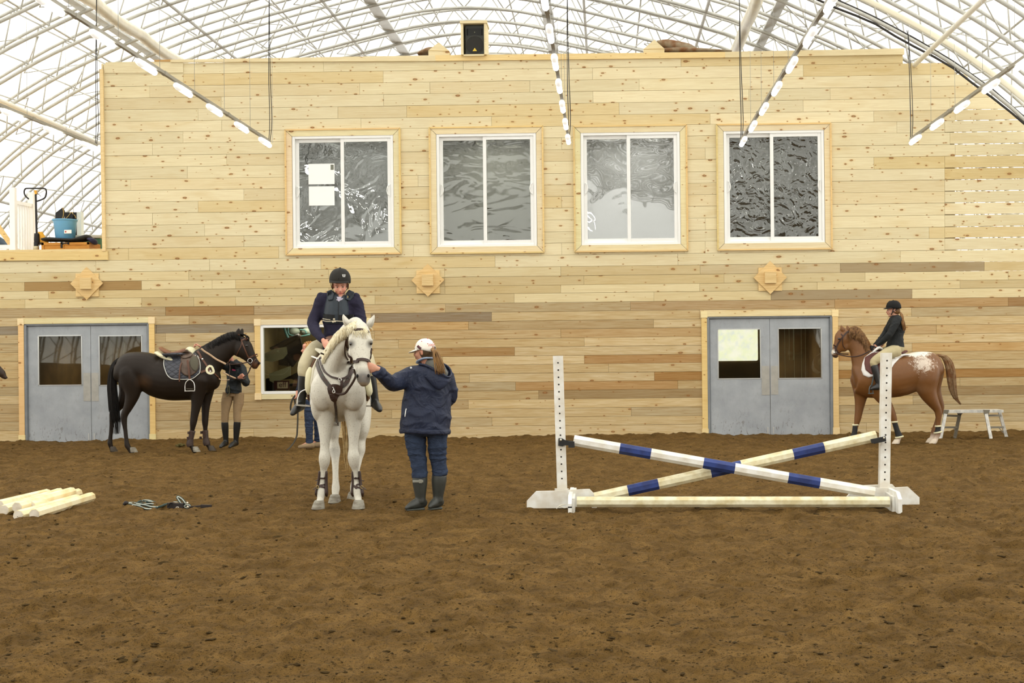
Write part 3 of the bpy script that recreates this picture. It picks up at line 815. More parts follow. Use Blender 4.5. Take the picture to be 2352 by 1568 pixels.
for di, (x0, x1, z0, z1) in enumerate(DOORS):
    z0 = -.06
    r = thing(f'door_{di+1}', ((x0 + x1) / 2, WY, 0), kind='structure')
    fb(x0 + .01, x0 + .115, .14, z1 - .12, .03, parent=r, col=(230, 200, 140)); fb(x1 - .115, x1 - .01, .14, z1 - .12, .03, parent=r, col=(230, 200, 140))
    fb(x0 + .12, x1 - .12, z1 - .105, z1 - .005, .03, parent=r)
    for a in (x0, x1 - .125):
        fb(a, a + .125, z1 - .125, z1, .038, 'corner_block', (240, 222, 176), r); fb(a, a + .125, -.06, .14, .038, 'plinth_block', (238, 218, 168), r)
    a, b, d = x0 + .112, x1 - .112, z1 - .085
    mb = MB()
    for q in ((a, a + .045, z0, d), (b - .045, b, z0, d), (a + .045, b - .045, d - .05, d)): mb.box((q[0], WY - .012, q[2]), (q[1], WY + .10, q[3]), bev=.004)
    mb.box((a + .045, WY + .03, z0), (a + .06, WY + .10, d - .05)); mb.box((b - .06, WY + .03, z0), (b - .045, WY + .10, d - .05)); mb.box((a + .045, WY + .03, d - .068), (b - .045, WY + .10, d - .05))
    mb.build('door_frame', M_STEELD, r)
    xm = P(DMID[di], 880, WY).x
    for li, (l0, l1) in enumerate(((a + .063, xm - .004), (xm + .004, b - .063))):
        g = rect(*DG[di][li]); yy = WY + .035; lt = .045; top_ = d - .072
        mb = MB()
        for q in ((l0, g[0], z0, top_), (g[1], l1, z0, top_), (g[0], g[1], z0, g[2]), (g[0], g[1], g[3], top_)): mb.box((q[0], yy, q[2]), (q[1], yy + lt, q[3]))
        leaf = mb.build('door_leaf', M_STEEL, r)
        mb = MB(); e = .014
        for q in ((g[0] - .004, g[0] + e, g[2], g[3]), (g[1] - e, g[1] + .004, g[2], g[3]), (g[0], g[1], g[2] - .004, g[2] + e), (g[0], g[1], g[3] - e, g[3] + .004)): mb.box((q[0], yy - .007, q[2]), (q[1], yy + .02, q[3]))
        mb.build('glazing_bead', M_EDGE, leaf)
        MB().box((g[0], yy + .02, g[2]), (g[1], yy + .024, g[3])).build('pane', G_DOOR, leaf)
        q = rect(*DPL[di][li]); mb = MB(); mb.box((q[0], yy - .005, q[2]), (q[1], yy, q[3]), bev=.0015)
        for zz in (.12, .88):
            for s_ in (0,): mb.ball(((q[0] + q[1]) / 2, yy - .005, q[2] + (q[3] - q[2]) * zz), (.006, .004, .006), 8)
        mb.build('push_plate', M_PLATE, leaf)
        mb = MB(); xb = l1 - .05 if li == 0 else l0 + .05; mb.box((xb - .012, yy - .006, .03), (xb + .012, yy, .16), bev=.002); mb.build('floor_bolt', M_EDGE, leaf)
    room(a, b, z0, d, 3.0, r, M_INNER)
    if di == 1:   # daylight seen through the left leaf: a window across the room behind
        w = NT('outdoor_daylight'); t_ = w.n('TexCoord').outputs['Object']
        c = w.mix(w.ramp(w.noise(t_, 5, 6, .6), .42, .6), (.86, .95, .80, 1), (.92, .97, 1.0, 1)); c = w.mix(w.ramp(w.noise(t_, 9, 5, .6), .5, .75), c, (.72, .80, 1.0, 1))
        em = w.n('Emission'); w.set(em.inputs[0], c); em.inputs[1].default_value = 2.1; w.t.links.new(em.outputs[0], w.out.inputs[0])
        yd = WY + 1.2; p0, p1 = P(1640, 740, yd), P(1741, 828, yd); mb = MB(); cr = .03
        pts = [(p0.x, yd, p0.z), (p0.x, yd, p1.z), (p1.x - cr, yd, p1.z), (p1.x - cr * .3, yd, p1.z + cr * .3), (p1.x, yd, p1.z + cr), (p1.x, yd, p0.z)]
        mb.prism(pts, (0, .02, 0)); mb.build('lit_window', w.m, r)
        mb = MB()   # wall board around the far window
        q0 = P(1740, 700, yd + .03); mb.box((p0.x - .3, yd + .025, -.05), (P(1752, 800, yd).x, yd + .04, d - .01)); mb.build('inner_wall', M_INNER, r)
    # hanging plastic strips behind the right leaf
    g = rect(*DG[di][1])
    M_STRIP = mat('clear_strip_edge', (214, 220, 206), .2)
    for k in range(5 if di == 0 else 9):
        xx = g[0] + (g[1] - g[0]) * (.12 + .8 * rp.random()); zb = g[2] + (.0 if rp.random() < .4 else .35)
        MB().box((xx - .003, WY + .13 + .02 * k, zb), (xx + .003, WY + .135 + .02 * k, g[3] + .05)).build('strip_curtain_edge', M_STRIP, r)
# ------------------------------------------------------------------ rows of tube lamps hung from the arches
w = NT('lamp_tube'); em = w.n('Emission'); em.inputs[0].default_value = (1.0, .985, .95, 1); em.inputs[1].default_value = 14.0
w.t.links.new(em.outputs[0], w.out.inputs[0]); M_TUBE = w.m
M_CAP = mat('frosted_lamp_cap', (244, 244, 240), .4, spec=.5, emit=.45)
M_PIPE = mat('grey_conduit', (150, 146, 134), .45, .2)
M_WIRE = mat('thin_hanger_wire', (178, 178, 172), .4, .3)
ROWS = [((537/2.613, 337), 'row of tube lamps over the loft at the far left of the wall'), ((609.3, 328), 'row of tube lamps ending above the first upper window'),
        ((1305, 321), 'row of tube lamps pointing at the gap between the second and third upper windows'),
        ((1707, 326), 'row of tube lamps ending in front of the fourth upper window'), ((2102, 322), 'row of tube lamps ending before the open-jointed planks right of the last window')]
LZ, LS = 23.1, 1.5
for (px, lab), lb in ROWS:
    p = P(px, lab, LZ); x, z = p.x, p.z
    r = thing('lamp_row', (x, LZ, z), lb, 'ceiling light', 'hanging rows of tube lamps')
    zc = z + .075
    ys = [LZ - LS * k for k in range(13)]
    mb = MB(); mb.bar((x, LZ + .32, zc), (x, ys[-1] - .3, zc), .045, .045)
    for y in ys[2::2]: mb.bar((x, y + .65, zc), (x, y + .75, zc), .055, .055)
    mb.build('conduit', M_PIPE, r)
    for y in ys:
        mb = MB(); mb.tube([(x, y - .20, z), (x, y + .30, z)], .038, 12, (1, 0, 0), 1, round_ends=True); lamp = mb.build('lamp', M_TUBE, r)
        mb = MB(); mb.tube([(x, y - .18, z + .005), (x, y - .24, z + .008), (x, y - .32, z + .012)], [.046, .048, .042], 12, (1, 0, 0), 1, round_ends=True)
        mb.box((x - .012, y - .3, z + .04), (x + .012, y + .2, zc)); mb.build('lamp_holder', M_CAP, lamp)
        zr = prof(x - XC) + .1; mb = MB(); mb.tube([(x + .02, y + .45, zc), (x + .02, y + .45, zr)], .0035, 4, (0, 1, 0), 1); mb.build('hanger_wire', M_WIRE, r)
    zr = prof(x - XC); y = LZ + .3; mb = MB()
    for q in (-.012, .012): mb.tube([(x + q, y, zc + .02), (x + q * 1.6 + .02, y + .02, zc + .4), (x + q, y + .05, zc + 1.4), (x - q * .5, y + .12, zr * .9 + zc * .1), (x + q, y + .2, zr)], .007, 5, (0, 1, 0), 4)
    mb.build('feed_cord', M_CORD, r)

# ------------------------------------------------------------------ loudspeaker in its pine box
bx = thing('speaker_box', P(1088, 127, WY - .2), 'open-fronted pine box housing the black loudspeaker on top of the plank wall', 'wooden box')
q0, q1 = P(1059, 126, WY - .1), P(1117, 54, WY - .1); a, b, c, d = q0.x, q1.x, q0.z, q1.z
yf, yb = WY - .12, WY + .38
for n_, u in (('side_board', (a, yf, c, a + .045, yb, d)), ('side_board', (b - .045, yf, c, b, yb, d)), ('top_board', (a - .015, yf - .02, d, b + .015, yb, d + .05)), ('bottom_board', (a + .045, yf + .02, c - .02, b - .045, yb, c + .01)), ('back_board', (a + .045, yb - .02, c + .01, b - .045, yb, d))):
    mb = MB(); mb.box(u[:3], u[3:], bev=.003); mb.build(n_, M_TRIMW if n_ != 'back_board' else mat('dark_ply', (60, 44, 24), .9), bx, C4(TRIM))
M_SPK = mat('loudspeaker_shell', (52, 54, 50), .55, bump=.2, bscale=200); M_GRILL = mat('loudspeaker_grille', (44, 43, 39), .8)
s0, s1 = P(1069, 124.5, WY - .05), P(1112, 58, WY - .05)
sx0, sx1, sz0, sz1 = s0.x, s1.x, c + .012, s1.z; sw = sx1 - sx0; sc_ = (sx0 + sx1) / 2; ys = WY - .06
sp_ = thing('loudspeaker', (sc_, ys + .15, sz0), 'black loudspeaker with a yellow triangle badge inside the pine box', 'loudspeaker')
mb = MB(); mb.box((sx0, ys, sz0), (sx1, ys + .30, sz1), bev=.012); mb.build('shell', M_SPK, sp_)
H = sz1 - sz0; cz = sz0 + sw * .5
def disc(mb, cx, cy, cz_, r0, y_in, r1, y_out, seg=40):
    vs = []; 
    for rr, yy in ((r0, y_in), (r1, y_out)):
        for k in range(seg): vs.append((cx + rr * math.cos(6.2832 * k / seg), yy, cz_ + rr * math.sin(6.2832 * k / seg)))
    mb.add(vs, [(k, (k+1) % seg, seg + (k+1) % seg, seg + k) for k in range(seg)], 0, True)
    if y_out: mb.add(vs[seg:], [tuple(range(seg))])
mb = MB(); disc(mb, sc_, 0, cz, sw * .465, ys, sw * .45, ys - .014); mb.build('grille', M_GRILL, sp_)
mb = MB(); mb.tube([(sc_ + sw * .475 * math.cos(t), ys - .004, cz + sw * .475 * math.sin(t)) for t in np.linspace(0, 6.2832, 41)[:-1]], .006, 6, (0, 1, 0), 1, closed=True); mb.build('grille_ring', mat('grille_ring', (74, 74, 66), .4), sp_)
mb = MB(); zt_ = cz - sw * .16; mb.prism([(sc_, ys - .02, zt_), (sc_ - sw*.115, ys - .02, zt_ - sw*.17), (sc_ + sw*.115, ys - .02, zt_ - sw*.17)], (0, .006, 0)); mb.build('badge', mat('yellow_badge', (222, 190, 66), .4), sp_)
mb = MB()
hz0, hz1 = cz + sw * .5, sz1 - .06
for k in range(9):   # horn mouth: nested shrinking frames give the flare
    t = k / 8; hw = sw * (.36 * (1 - t) ** 1.6 + .06); hh = (hz1 - hz0) / 2 * (1 - .45 * t); zc = (hz0 + hz1) / 2 
    mb.box((sc_ - hw, ys - .003 + .0003 * k - .0006 * k, zc - hh), (sc_ + hw, ys + .002, zc + hh))
mb.build('horn', mat('horn_black', (30, 31, 28), .5), sp_)
mb = MB(); mb.ball((sc_, ys - .01, (hz0 + hz1) / 2 - .01), (.012, .01, .012), 10); mb.build('horn_tip', mat('horn_tip', (120, 124, 100), .4), sp_)
for s in (-1, 1):
    mb = MB(); xx = sc_ + s * sw * .385; mb.box((xx - .013, ys - .006, hz0 + .0), (xx + .013, ys + .002, hz1 - .01), bev=.002); mb.build('port_slot', mat('port_black', (10, 10, 9), .8), sp_)

# ------------------------------------------------------------------ pine post caps and rolled tarpaulin on the wall top
for pts, lb in (([(984, 127), (984, 115.5), (1007.5, 97), (1032.5, 117), (1032.5, 127)], 'gabled pine post cap on the wall top left of the loudspeaker box'),
                ([(1479, 122), (1478, 112.5), (1503, 91), (1526, 111.5), (1526, 121)], 'gabled pine post cap beside the crumpled tarpaulin on the wall top')):
    yy = WY + .02; fr = [P(x, y, yy) for x, y in pts]
    mb = MB(); mb.prism(fr, (0, .14, 0)); o = mb.build('post_cap', M_TRIMW, None, C4(TRIM)); tag(o, lb, 'post cap', 'pine post caps on the wall')
    mb = MB(); a, b = P(pts[1][0] + .5, pts[1][1] + .3, yy - .004), P(pts[3][0] - .5, pts[3][1] + .2, yy - .004); mb.bar(a, b, .012, .006); mb.build('seam_strip', M_TRIMW, o, C4((214, 190, 134)))
M_TARP = mat('stained_canvas', (150, 136, 112), .85, rgb2=(120, 82, 50), scale=5, bump=.4, bscale=18)
def tarp(path, rads, lb):
    mb = MB(); mb.tube(path, rads, 12, (0, 1, 0), 5); o = mb.build('tarpaulin_roll', M_TARP); return tag(o, lb, 'tarpaulin', 'canvas on the wall top')
yt = WY + .35
tarp([P(1508, 100, yt), P(1530, 104, yt), P(1555, 109, yt), P(1582, 113, yt), P(1600, 117, yt)], [(.16, .05), (.2, .11), (.2, .12), (.17, .10), (.1, .05)], 'crumpled grey and rust-stained canvas behind the pine cap on the wall top')
tarp([P(1520, 119, yt - .05), P(1560, 118, yt - .05), P(1620, 118.5, yt - .05), P(1680, 119, yt - .05)], [(.2, .05), (.2, .07), (.18, .05), (.1, .02)], 'flat grey canvas fold lying along the wall top below the crumpled one')
tarp([P(960, 125, yt), P(972, 121, yt), P(990, 117, yt), P(1010, 116, yt)], [(.1, .02), (.15, .05), (.18, .07), (.1, .05)], 'small brown canvas end poking out behind the cap left of the loudspeaker box')

# ------------------------------------------------------------------ wooden star ornaments on the wall
M_STAR = wood_mat('star_board', .35, .22)
for (cx, cy), lb in (((201, 651), 'eight-pointed pine board ornament above the left double door'), ((983.5, 643.5), 'eight-pointed pine board ornament below the gap between the first two upper windows'), ((1768.5, 637.5), 'eight-pointed pine board ornament above the right double door')):
    c = P(cx, cy, WY); r = thing('star_ornament', (c.x, WY - .05, c.z - .3), lb, 'wall ornament', 'star ornaments on the plank wall')
    for n_, hs, rot, y0, y1, cl in (('back_square', .22, 0, WY - .025, WY, (230, 204, 150)), ('diamond_board', .222, 45, WY - .05, WY - .025, (226, 198, 144)), ('centre_block', .108, 0, WY - .11, WY - .05, (222, 198, 148))):
        ro = math.radians(rot); zo = -.03 if n_ == 'back_square' else 0
        pts = [(c.x + hs * 1.4142 * math.cos(ro + math.pi/4 + k * math.pi/2), y0, c.z + zo + hs * 1.4142 * math.sin(ro + math.pi/4 + k * math.pi/2)) for k in range(4)]
        mb = MB(); mb.prism(pts, (0, y1 - y0, 0)); mb.build(n_, M_STAR, r, C4(cl))

# ------------------------------------------------------------------ show jump: two standards, cups, two crossed poles, ground pole
M_PAINT = mat('white_gloss_paint', (236, 236, 230), .45, spec=.4, rgb2=(216, 210, 196), scale=7)
M_PAINTW = mat('weathered_white_paint', (232, 226, 196), .6, rgb2=(206, 192, 148), scale=9, bump=.15, bscale=40)
M_BLUE = mat('blue_pole_paint', (42, 62, 124), .45, rgb2=(32, 46, 96), scale=9, spec=.4)
M_HOLE = mat('drilled_hole', (40, 34, 28), .9)
JY = 13.02
def oct_pole(name, a, b, r, lab, stripes, m, group, rot=22.5, cat='jump pole'):
    """octagonal pole from a to b; stripes = list of (t0, t1, material index)"""
    a, b = V(a), V(b); mb = MB(); d = (b - a).normalized(); u = V((0, 0, 1)); u = (u - d * u.dot(d)).normalized(); s_ = d.cross(u)
    ring = lambda p, rr: [p + (s_ * math.cos(math.radians(rot + 45 * k)) + u * math.sin(math.radians(rot + 45 * k))) * rr for k in range(8)]
    for t0, t1, mi in stripes:
        p, q = a.lerp(b, t0), a.lerp(b, t1); R0, R1 = ring(p, r), ring(q, r); mb.add(R0 + R1, [(k, (k+1) % 8, 8 + (k+1) % 8, 8 + k) for k in range(8)], mi)
    mb.add(ring(a, r), [tuple(range(7, -1, -1))], stripes[0][2]); mb.add(ring(b, r), [tuple(range(8))], stripes[-1][2])
    o = mb.build(name, m, None, None); return tag(o, lab, cat, group)
def seg(px0, px1, cuts):
    out = []; L = px1 - px0; edges = [px0] + [c for c in cuts] + [px1]
    for i, (p, q) in enumerate(zip(edges, edges[1:])): out.append(((p - px0) / L, (q - px0) / L, i % 2))
    return out
oct_pole('jump_pole', P(1318, 1011, JY - .17), P(2008, 1131, JY - .30), .056, 'blue and white striped octagonal pole sloping down to the right, in front of the other', seg(1318, 2008, [1425, 1497, 1618, 1690, 1812, 1884]), [M_PAINT, M_BLUE], 'striped poles of the cross rail')
oct_pole('jump_pole', P(1366, 1143, JY - .15), P(2012, 1001, JY - .07), .056, 'blue and white striped octagonal pole sloping up to the right, passing behind the other', seg(1366, 2012, [1442, 1512, 1632, 1702, 1821, 1892]), [M_PAINTW, M_BLUE], 'striped poles of the cross rail')
oct_pole('ground_pole', P(1325, 1152, JY - .42), P(2042, 1152, JY - .42), .053, 'plain cream-white octagonal pole lying on the soil under the crossed poles', [(0, 1, 0)], [M_PAINTW], 'poles of the jump')
for side, cx, top_, bot_, lab in ((0, 1291, 817, 1166, 'white drilled jump standard on the left, its black cup half way up'), (1, 2031.5, 810, 1161, 'white drilled jump standard on the right, its black cup half way up')):
    Y = JY if side == 0 else JY - .02
    ptop = P(1281.5 if side == 0 else 2035.5, top_, Y); pb = P(1292 if side == 0 else 2029.5, 1126, Y)
    r = thing('jump_standard', (pb.x, Y, 0), lab, 'jump standard', 'standards of the jump')
    mb = MB(); hw = .049; e = (ptop - pb)
    vs = [pb + V((sx * hw, sy * .045, 0)) for sx, sy in ((-1, -1), (1, -1), (1, 1), (-1, 1))]; vs += [ptop + V((sx * hw, sy * .045, 0)) for sx, sy in ((-1, -1), (1, -1), (1, 1), (-1, 1))]
    vs = [v_ - V((0, 0, .12)) if i < 4 else v_ for i, v_ in enumerate(vs)]
    mb.add(vs, [(0,3,2,1),(4,5,6,7),(0,1,5,4),(1,2,6,5),(2,3,7,6),(3,0,4,7)]); post = mb.build('post', M_PAINT, r)
    mb = MB(); n_ = 17
    for k in range(n_):
        yy = (833 if side == 0 else 828) + k * (16.55 if side == 0 else 17.0)
        if 985 < yy - (0) < 1018 and side == 0 and k in (): continue
        t = (yy - top_) / (1126 - top_); p = ptop.lerp(pb, t); 
        vs, fs = tube([p + V((0, -.0465, 0)), p + V((0, -.0452, 0))], .0085, 10, (1, 0, 0), 1); mb.add(vs, fs)
    mb.build('peg_hole', M_HOLE, post)
    # feet
    def board(pts, y, t, nm='foot_board'):
        mb = MB(); mb.prism([P(px, py, y) for px, py in pts], (0, t, 0)); return mb.build(nm, M_PAINT, r)
    if side == 0:
        board([(1210, 1150), (1231, 1128), (1276, 1127), (1303, 1125), (1354, 1123), (1371, 1140), (1371, 1166), (1210, 1167)], Y - .09, .035)
        board([(1274, 1122), (1306, 1122), (1306, 1140), (1274, 1140)], Y + .05, .04, 'back_board')
        x0 = P(1307, 1150, Y - .2).x; zt0 = P(1306, 1128, Y - .5).z
        mb = MB(); mb.prism([(x0, Y - .56, -.02), (x0, Y - .56, .10), (x0, Y - .46, .17), (x0, Y + .35, .17), (x0, Y + .5, .06), (x0, Y + .5, -.02)], (.036, 0, 0)); ft = mb.build('cross_foot', M_PAINT, r)
        mb = MB(); mb.prism([(x0 + .037, Y - .45, -.02), (x0 + .037, Y - .45, .14), (x0 + .037, Y + .35, .165), (x0 + .037, Y + .4, -.02)], (.025, 0, 0)); mb.build('cross_foot', M_PAINT, r)
        mb = MB(); mb.box((x0 - .001, Y - .562, .062), (x0 + .037, Y - .54, .075)); mb.build('black_tape', M_BLACK, ft)
        # black cup
        M_CUP = mat('black_jump_cup', (30, 31, 32), .45, spec=.5)
        cp = thing('jump_cup', P(1293, 1020, Y - .06), 'black plastic pole cup pinned to the left standard', 'jump cup', 'cups holding the crossed poles')
        mb = MB(); mb.prism([P(x, y, Y - .06) for x, y in ((1283, 1006), (1291, 1006.5), (1298, 1010.5), (1319, 1012.5), (1319, 1023), (1297, 1022), (1292, 1025), (1282, 1023))], (0, .014, 0)); mb.build('cup_plate', M_CUP, cp)
        q = P(1288, 1010, Y - .07); mb = MB(); mb.ball(q, (.012, .01, .012), 8); mb.build('pin', mat('steel_pin', (220, 216, 200), .3, .6), cp)
        a, b = P(1306, 1024, Y - .2), P(1320, 1024, Y - .2)
        mb = MB(); mb.box((a.x, Y - .28, a.z - .01), (b.x, Y - .06, a.z + .004)); mb.box((a.x, Y - .29, a.z - .01), (b.x, Y - .275, a.z + .05)); mb.build('cup_tray', M_CUP, cp)
    else:
        board([(1946, 1140), (1957, 1128), (1974, 1124), (2086, 1118), (2112, 1142), (2112, 1158), (1946, 1160)], Y - .07, .035)
        board([(1975, 1115), (2050, 1112), (2058, 1121), (1984, 1125)], Y + .05, .04, 'back_board')
        board([(2003, 1121), (2041, 1120), (2041, 1160), (2003, 1160)], Y - .12, .04, 'front_board')
        x0 = P(2044.5, 1150, Y - .2).x
        mb = MB(); mb.prism([(x0, Y - .56, -.02), (x0, Y - .56, .12), (x0, Y - .46, .18), (x0, Y + .35, .18), (x0, Y + .5, .06), (x0, Y + .5, -.02)], (.036, 0, 0)); mb.build('cross_foot', M_PAINT, r)
        mb = MB(); mb.prism([(x0 - .027, Y - .42, -.02), (x0 - .027, Y - .42, .13), (x0 - .027, Y + .35, .165), (x0 - .027, Y + .4, -.02)], (.025, 0, 0)); mb.build('cross_foot', M_PAINT, r)
        cp = thing('jump_cup', P(2020, 1010, Y - .06), 'black plastic pole cup tilted upward on the right standard', 'jump cup', 'cups holding the crossed poles')
        mb = MB(); mb.prism([P(x, y, Y - .19) for x, y in ((1999.5, 1008.5), (2034, 1001.5), (2035.5, 1009), (2033, 1012.5), (2002, 1018))], (0, .014, 0)); mb.build('cup_plate', M_CUP, cp)
        mb = MB(); mb.ball(P(2030.5, 1005.3, Y - .195), (.01, .006, .01), 8); mb.build('pin', MATS['steel_pin'], cp)
        a, b = P(2006, 1017, Y - .12), P(2030, 1012, Y - .12)
        mb = MB(); mb.bar(P(2004, 1016.5, Y - .115), P(2032, 1010.5, Y - .115), .14, .012); mb.build('cup_tray', M_CUP, cp)
# baling twine by the left foot
mb = MB(); z = .02
for pts in (((1278, 1168), (1284, 1162), (1292, 1159), (1300, 1158)), ((1284, 1160), (1292, 1165), (1298, 1166), (1304, 1164))):
    q = [P(x, y, JY - .35) for x, y in pts]; mb.tube(q, .005, 5, (0, 1, 0), 4)
tag(mb.build('baling_twine', mat('white_twine', (230, 226, 210), .8)), 'short loop of white twine by the foot of the left standard', 'twine')

# ------------------------------------------------------------------ stack of pale octagonal poles on the ground
M_LOG = mat('cream_painted_log', (240, 229, 192), .7, rgb2=(226, 204, 152), scale=6, bump=.1, bscale=30); M_LOGEND = mat('log_end_grain', (224, 216, 200), .8, rgb2=(200, 190, 172), scale=10)
LOGS = [((79, 1181), (209, 1141), 12.62, 14.0, 'cream octagonal pole nearest to the camera in the floor pile'), ((42, 1184), (176, 1146), 12.60, 13.95, 'cream octagonal pole lying second from the front of the pile'),
        ((39, 1165), (165, 1129.5), 12.85, 14.05, 'cream octagonal pole on top of the pile, its near end over the gap'), ((70, 1163), (179, 1132), 13.05, 14.4, 'cream octagonal pole wedged between the front pair and the top one'),
        ((9, 1171.5), (137, 1131), 12.9, 14.2, 'cream octagonal pole at the back, its round end near the frame edge'), ((-3, 1160), (108, 1133.5), 13.1, 14.3, 'rearmost cream octagonal pole of the pile on the soil')]
for (a, b, ya, yb, lb) in LOGS:
    A, B = P(*a, ya), P(*b, yb); o = oct_pole('loose_pole', A, B, .054, lb, [(0, .46, 0), (.46, 1, 0)], [M_LOG], 'pale poles piled on the soil', rot=rp.uniform(0, 45))
    d = (B - A).normalized(); mb = MB(); vs, fs = tube([A - d * .004, A - d * .0005], .05, 8, (0, 1, 0), 1); mb.add(vs, fs); mb.build('end_grain', M_LOGEND, o)

# ------------------------------------------------------------------ heap of striped lead rope and halter
M_R1 = mat('dark_green_web', (52, 70, 66), .8); M_R2 = mat('pale_web_stripe', (196, 200, 188), .8); M_HAL = mat('dark_leather_strap', (44, 38, 36), .6)
hp = thing('halter_heap', P(385, 1158, 13.45).xy.to_3d(), 'heap of green and white striped webbing straps with a dark halter on the soil', 'halter')
def hz(px, py, h=0.0, Y=None):
    hy = 824.6 + .01047 * (1333 - px); Y = min(14.2, max(12.8, 1.48 * 3000 / (py - hy + h * 3000 / 13.4))) ; p = P(px, py, Y); return p
def cr(x, y): return (270 + x / 10.226, 1120 + y / 10.226)
ropes = [[(400, 400), (520, 320), (700, 295), (850, 330), (960, 380), (1100, 390)], [(420, 430), (600, 400), (800, 385), (1000, 400), (1150, 380)], [(410, 400), (560, 450), (700, 500), (860, 500), (1050, 440), (1150, 390)],
         [(450, 400), (620, 430), (780, 470), (950, 480), (1100, 430), (1200, 390)], [(500, 380), (640, 340), (780, 320), (900, 345), (1010, 380)], [(1000, 350), (1150, 335), (1300, 340), (1450, 345), (1560, 380)],
         [(150, 400), (260, 370), (400, 375), (480, 400)], [(170, 380), (300, 390), (420, 430), (560, 440)]]
for k, pl in enumerate(ropes):
    q = [hz(*cr(x, y)) + V((0, -.02 * (k % 3), .004 * (k % 4))) for x, y in pl]
    mb = MB(); mb.tube(q, (.010, .012), 6, (0, 1, 0), 5, mi=0); mb.tube([p + V((0, -.010, .004)) for p in q], (.003, .006), 5, (0, 1, 0), 5, mi=1); mb.build('web_strap', [M_R1, M_R2], hp)
Yh = 13.45
for pl, m_, rr in (([(1480, 350), (1405, 235), (1430, 210), (1520, 270), (1600, 370)], 1, .014), ([(1560, 440), (1600, 400), (1680, 400), (1700, 440), (1640, 470), (1570, 450)], 1, .012)):
    mb = MB(); mb.tube([P(*cr(x, y), Yh) for x, y in pl], (.006, rr), 6, (0, 1, 0), 5, mi=0); mb.tube([P(*cr(x, y), Yh - .008) for x, y in pl], (.004, rr * .45), 6, (0, 1, 0), 5, mi=1); mb.build('web_loop', [M_R1, M_R2], hp)
mb = MB(); mb.bar(P(*cr(1180, 410), Yh), P(*cr(1560, 420), Yh), .05, .05); mb.tube([P(*cr(x, y), Yh - .02) for x, y in ((1200, 430), (1230, 360), (1300, 350), (1340, 400), (1330, 450))], (.02, .006), 6, (0, 1, 0), 4)
mb.bar(P(*cr(1310, 430), Yh - .04), P(*cr(1540, 440), Yh - .04), .01, .06); mb.bar(P(*cr(1700, 450), Yh), P(*cr(1960, 425), Yh - .02), .03, .016); mb.bar(P(*cr(1960, 428), Yh - .02), P(*cr(2205, 435), Yh - .02), .03, .030)
mb.build('halter_strap', M_HAL, hp)
mb = MB(); mb.tube([P(*cr(x, y), Yh - .02) for x, y in ((150, 400), (190, 340), (240, 370))], .016, 6, (0, 1, 0), 3); mb.build('strap_end', M_HAL, hp)
mb = MB()
mb.tube([P(*cr(x, y), Yh - .07) for x, y in ((1370, 480), (1380, 455), (1430, 450), (1430, 480))], .004, 6, (0, 1, 0), 2); mb.ball(P(*cr(1640, 355), Yh - .03), .012, 8); mb.ball(P(*cr(1650, 445), Yh - .05), .012, 8)
mb.tube([P(*cr(x, y), Yh - .05) for x, y in ((230, 425), (290, 445), (340, 430), (360, 410))], .008, 6, (0, 1, 0), 3)
mb.build('buckle', mat('pale_metal_buckle', (214, 206, 188), .35, .5), hp)

# ------------------------------------------------------------------ aluminium work platform by the wall
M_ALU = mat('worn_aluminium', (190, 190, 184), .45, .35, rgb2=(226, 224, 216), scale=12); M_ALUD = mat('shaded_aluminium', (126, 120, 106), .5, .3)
BY = 23.3; bn = thing('work_platform', P(2237, 1005, BY), 'low folding aluminium work platform with splayed legs behind the chestnut horse', 'step platform')
def B(x, y, dy=0): return P(x, y, BY + dy)
mb = MB(); mb.bar(B(2166, 944.5, .17), B(2298, 943, .17), .36, .05); 
for k in range(9): 
    a = B(2170 + k * 15, 944.3, -.012); mb.box((a.x - .03, a.y - .004, a.z - .018), (a.x + .03, a.y, a.z + .018))
mb.build('deck', M_ALU, bn)
for x0, y0, x1, y1, yy, m_ in ((2172, 947, 2160, 1007, 0, M_ALU), (2205, 947, 2193, 1005, .34, M_ALUD), (2264, 947, 2276, 1007, 0, M_ALU), (2296, 946, 2312, 1005, .34, M_ALU)):
    mb = MB(); mb.bar(B(x0, y0, yy), B(x1, y1, yy + (.05 if yy else -.05)), .055, .035, (0, 1, 0)); mb.bar(B(x1 - 2, y1 - 1, yy), B(x1 + 2, y1 - 1, yy), .06, .03); mb.build('leg', m_, bn)
for (xa, ya), (xb, yb) in (((2170, 954), (2205, 955)), ((2165, 981), (2198, 981)), ((2266, 954), (2299, 954)), ((2272, 981), (2304, 981))):
    mb = MB(); mb.bar(B(xa, ya, 0), B(xb, yb, .34), .025, .035); mb.build('rung', M_ALUD, bn)
for (xa, ya), (xb, yb) in (((2165, 985), (2174, 981)), ((2196, 992), (2190, 982)), ((2273, 985), (2279, 982)), ((2305, 994), (2294, 982))):
    mb = MB(); mb.bar(B(xa, ya, .15), B(xb, yb, .15), .012, .014); mb.build('brace', M_ALUD, bn)
for x, yy in ((2172, -.02), (2266, -.02), (2205, .3)):
    mb = MB(); mb.prism([B(x - 8, 941, yy), B(x + 8, 941, yy), B(x + 6, 949, yy), B(x, 956, yy), B(x - 5, 952, yy)], (0, .02, 0)); mb.build('hinge_bracket', M_ALUD, bn)

# ------------------------------------------------------------------ the loft left of the wall
DZ = zled + .0; lf = thing('loft_floor', (-15, WY + 3, DZ), kind='structure')
MB().box((-17.2, WY + .06, DZ - .2), (xl_up + .0, WY + 5.2, DZ - .015)).build('deck_board', M_TRIMW, lf, C4((205, 178, 128)))
def L(x, y, dy): return P(x, y, WY + dy)
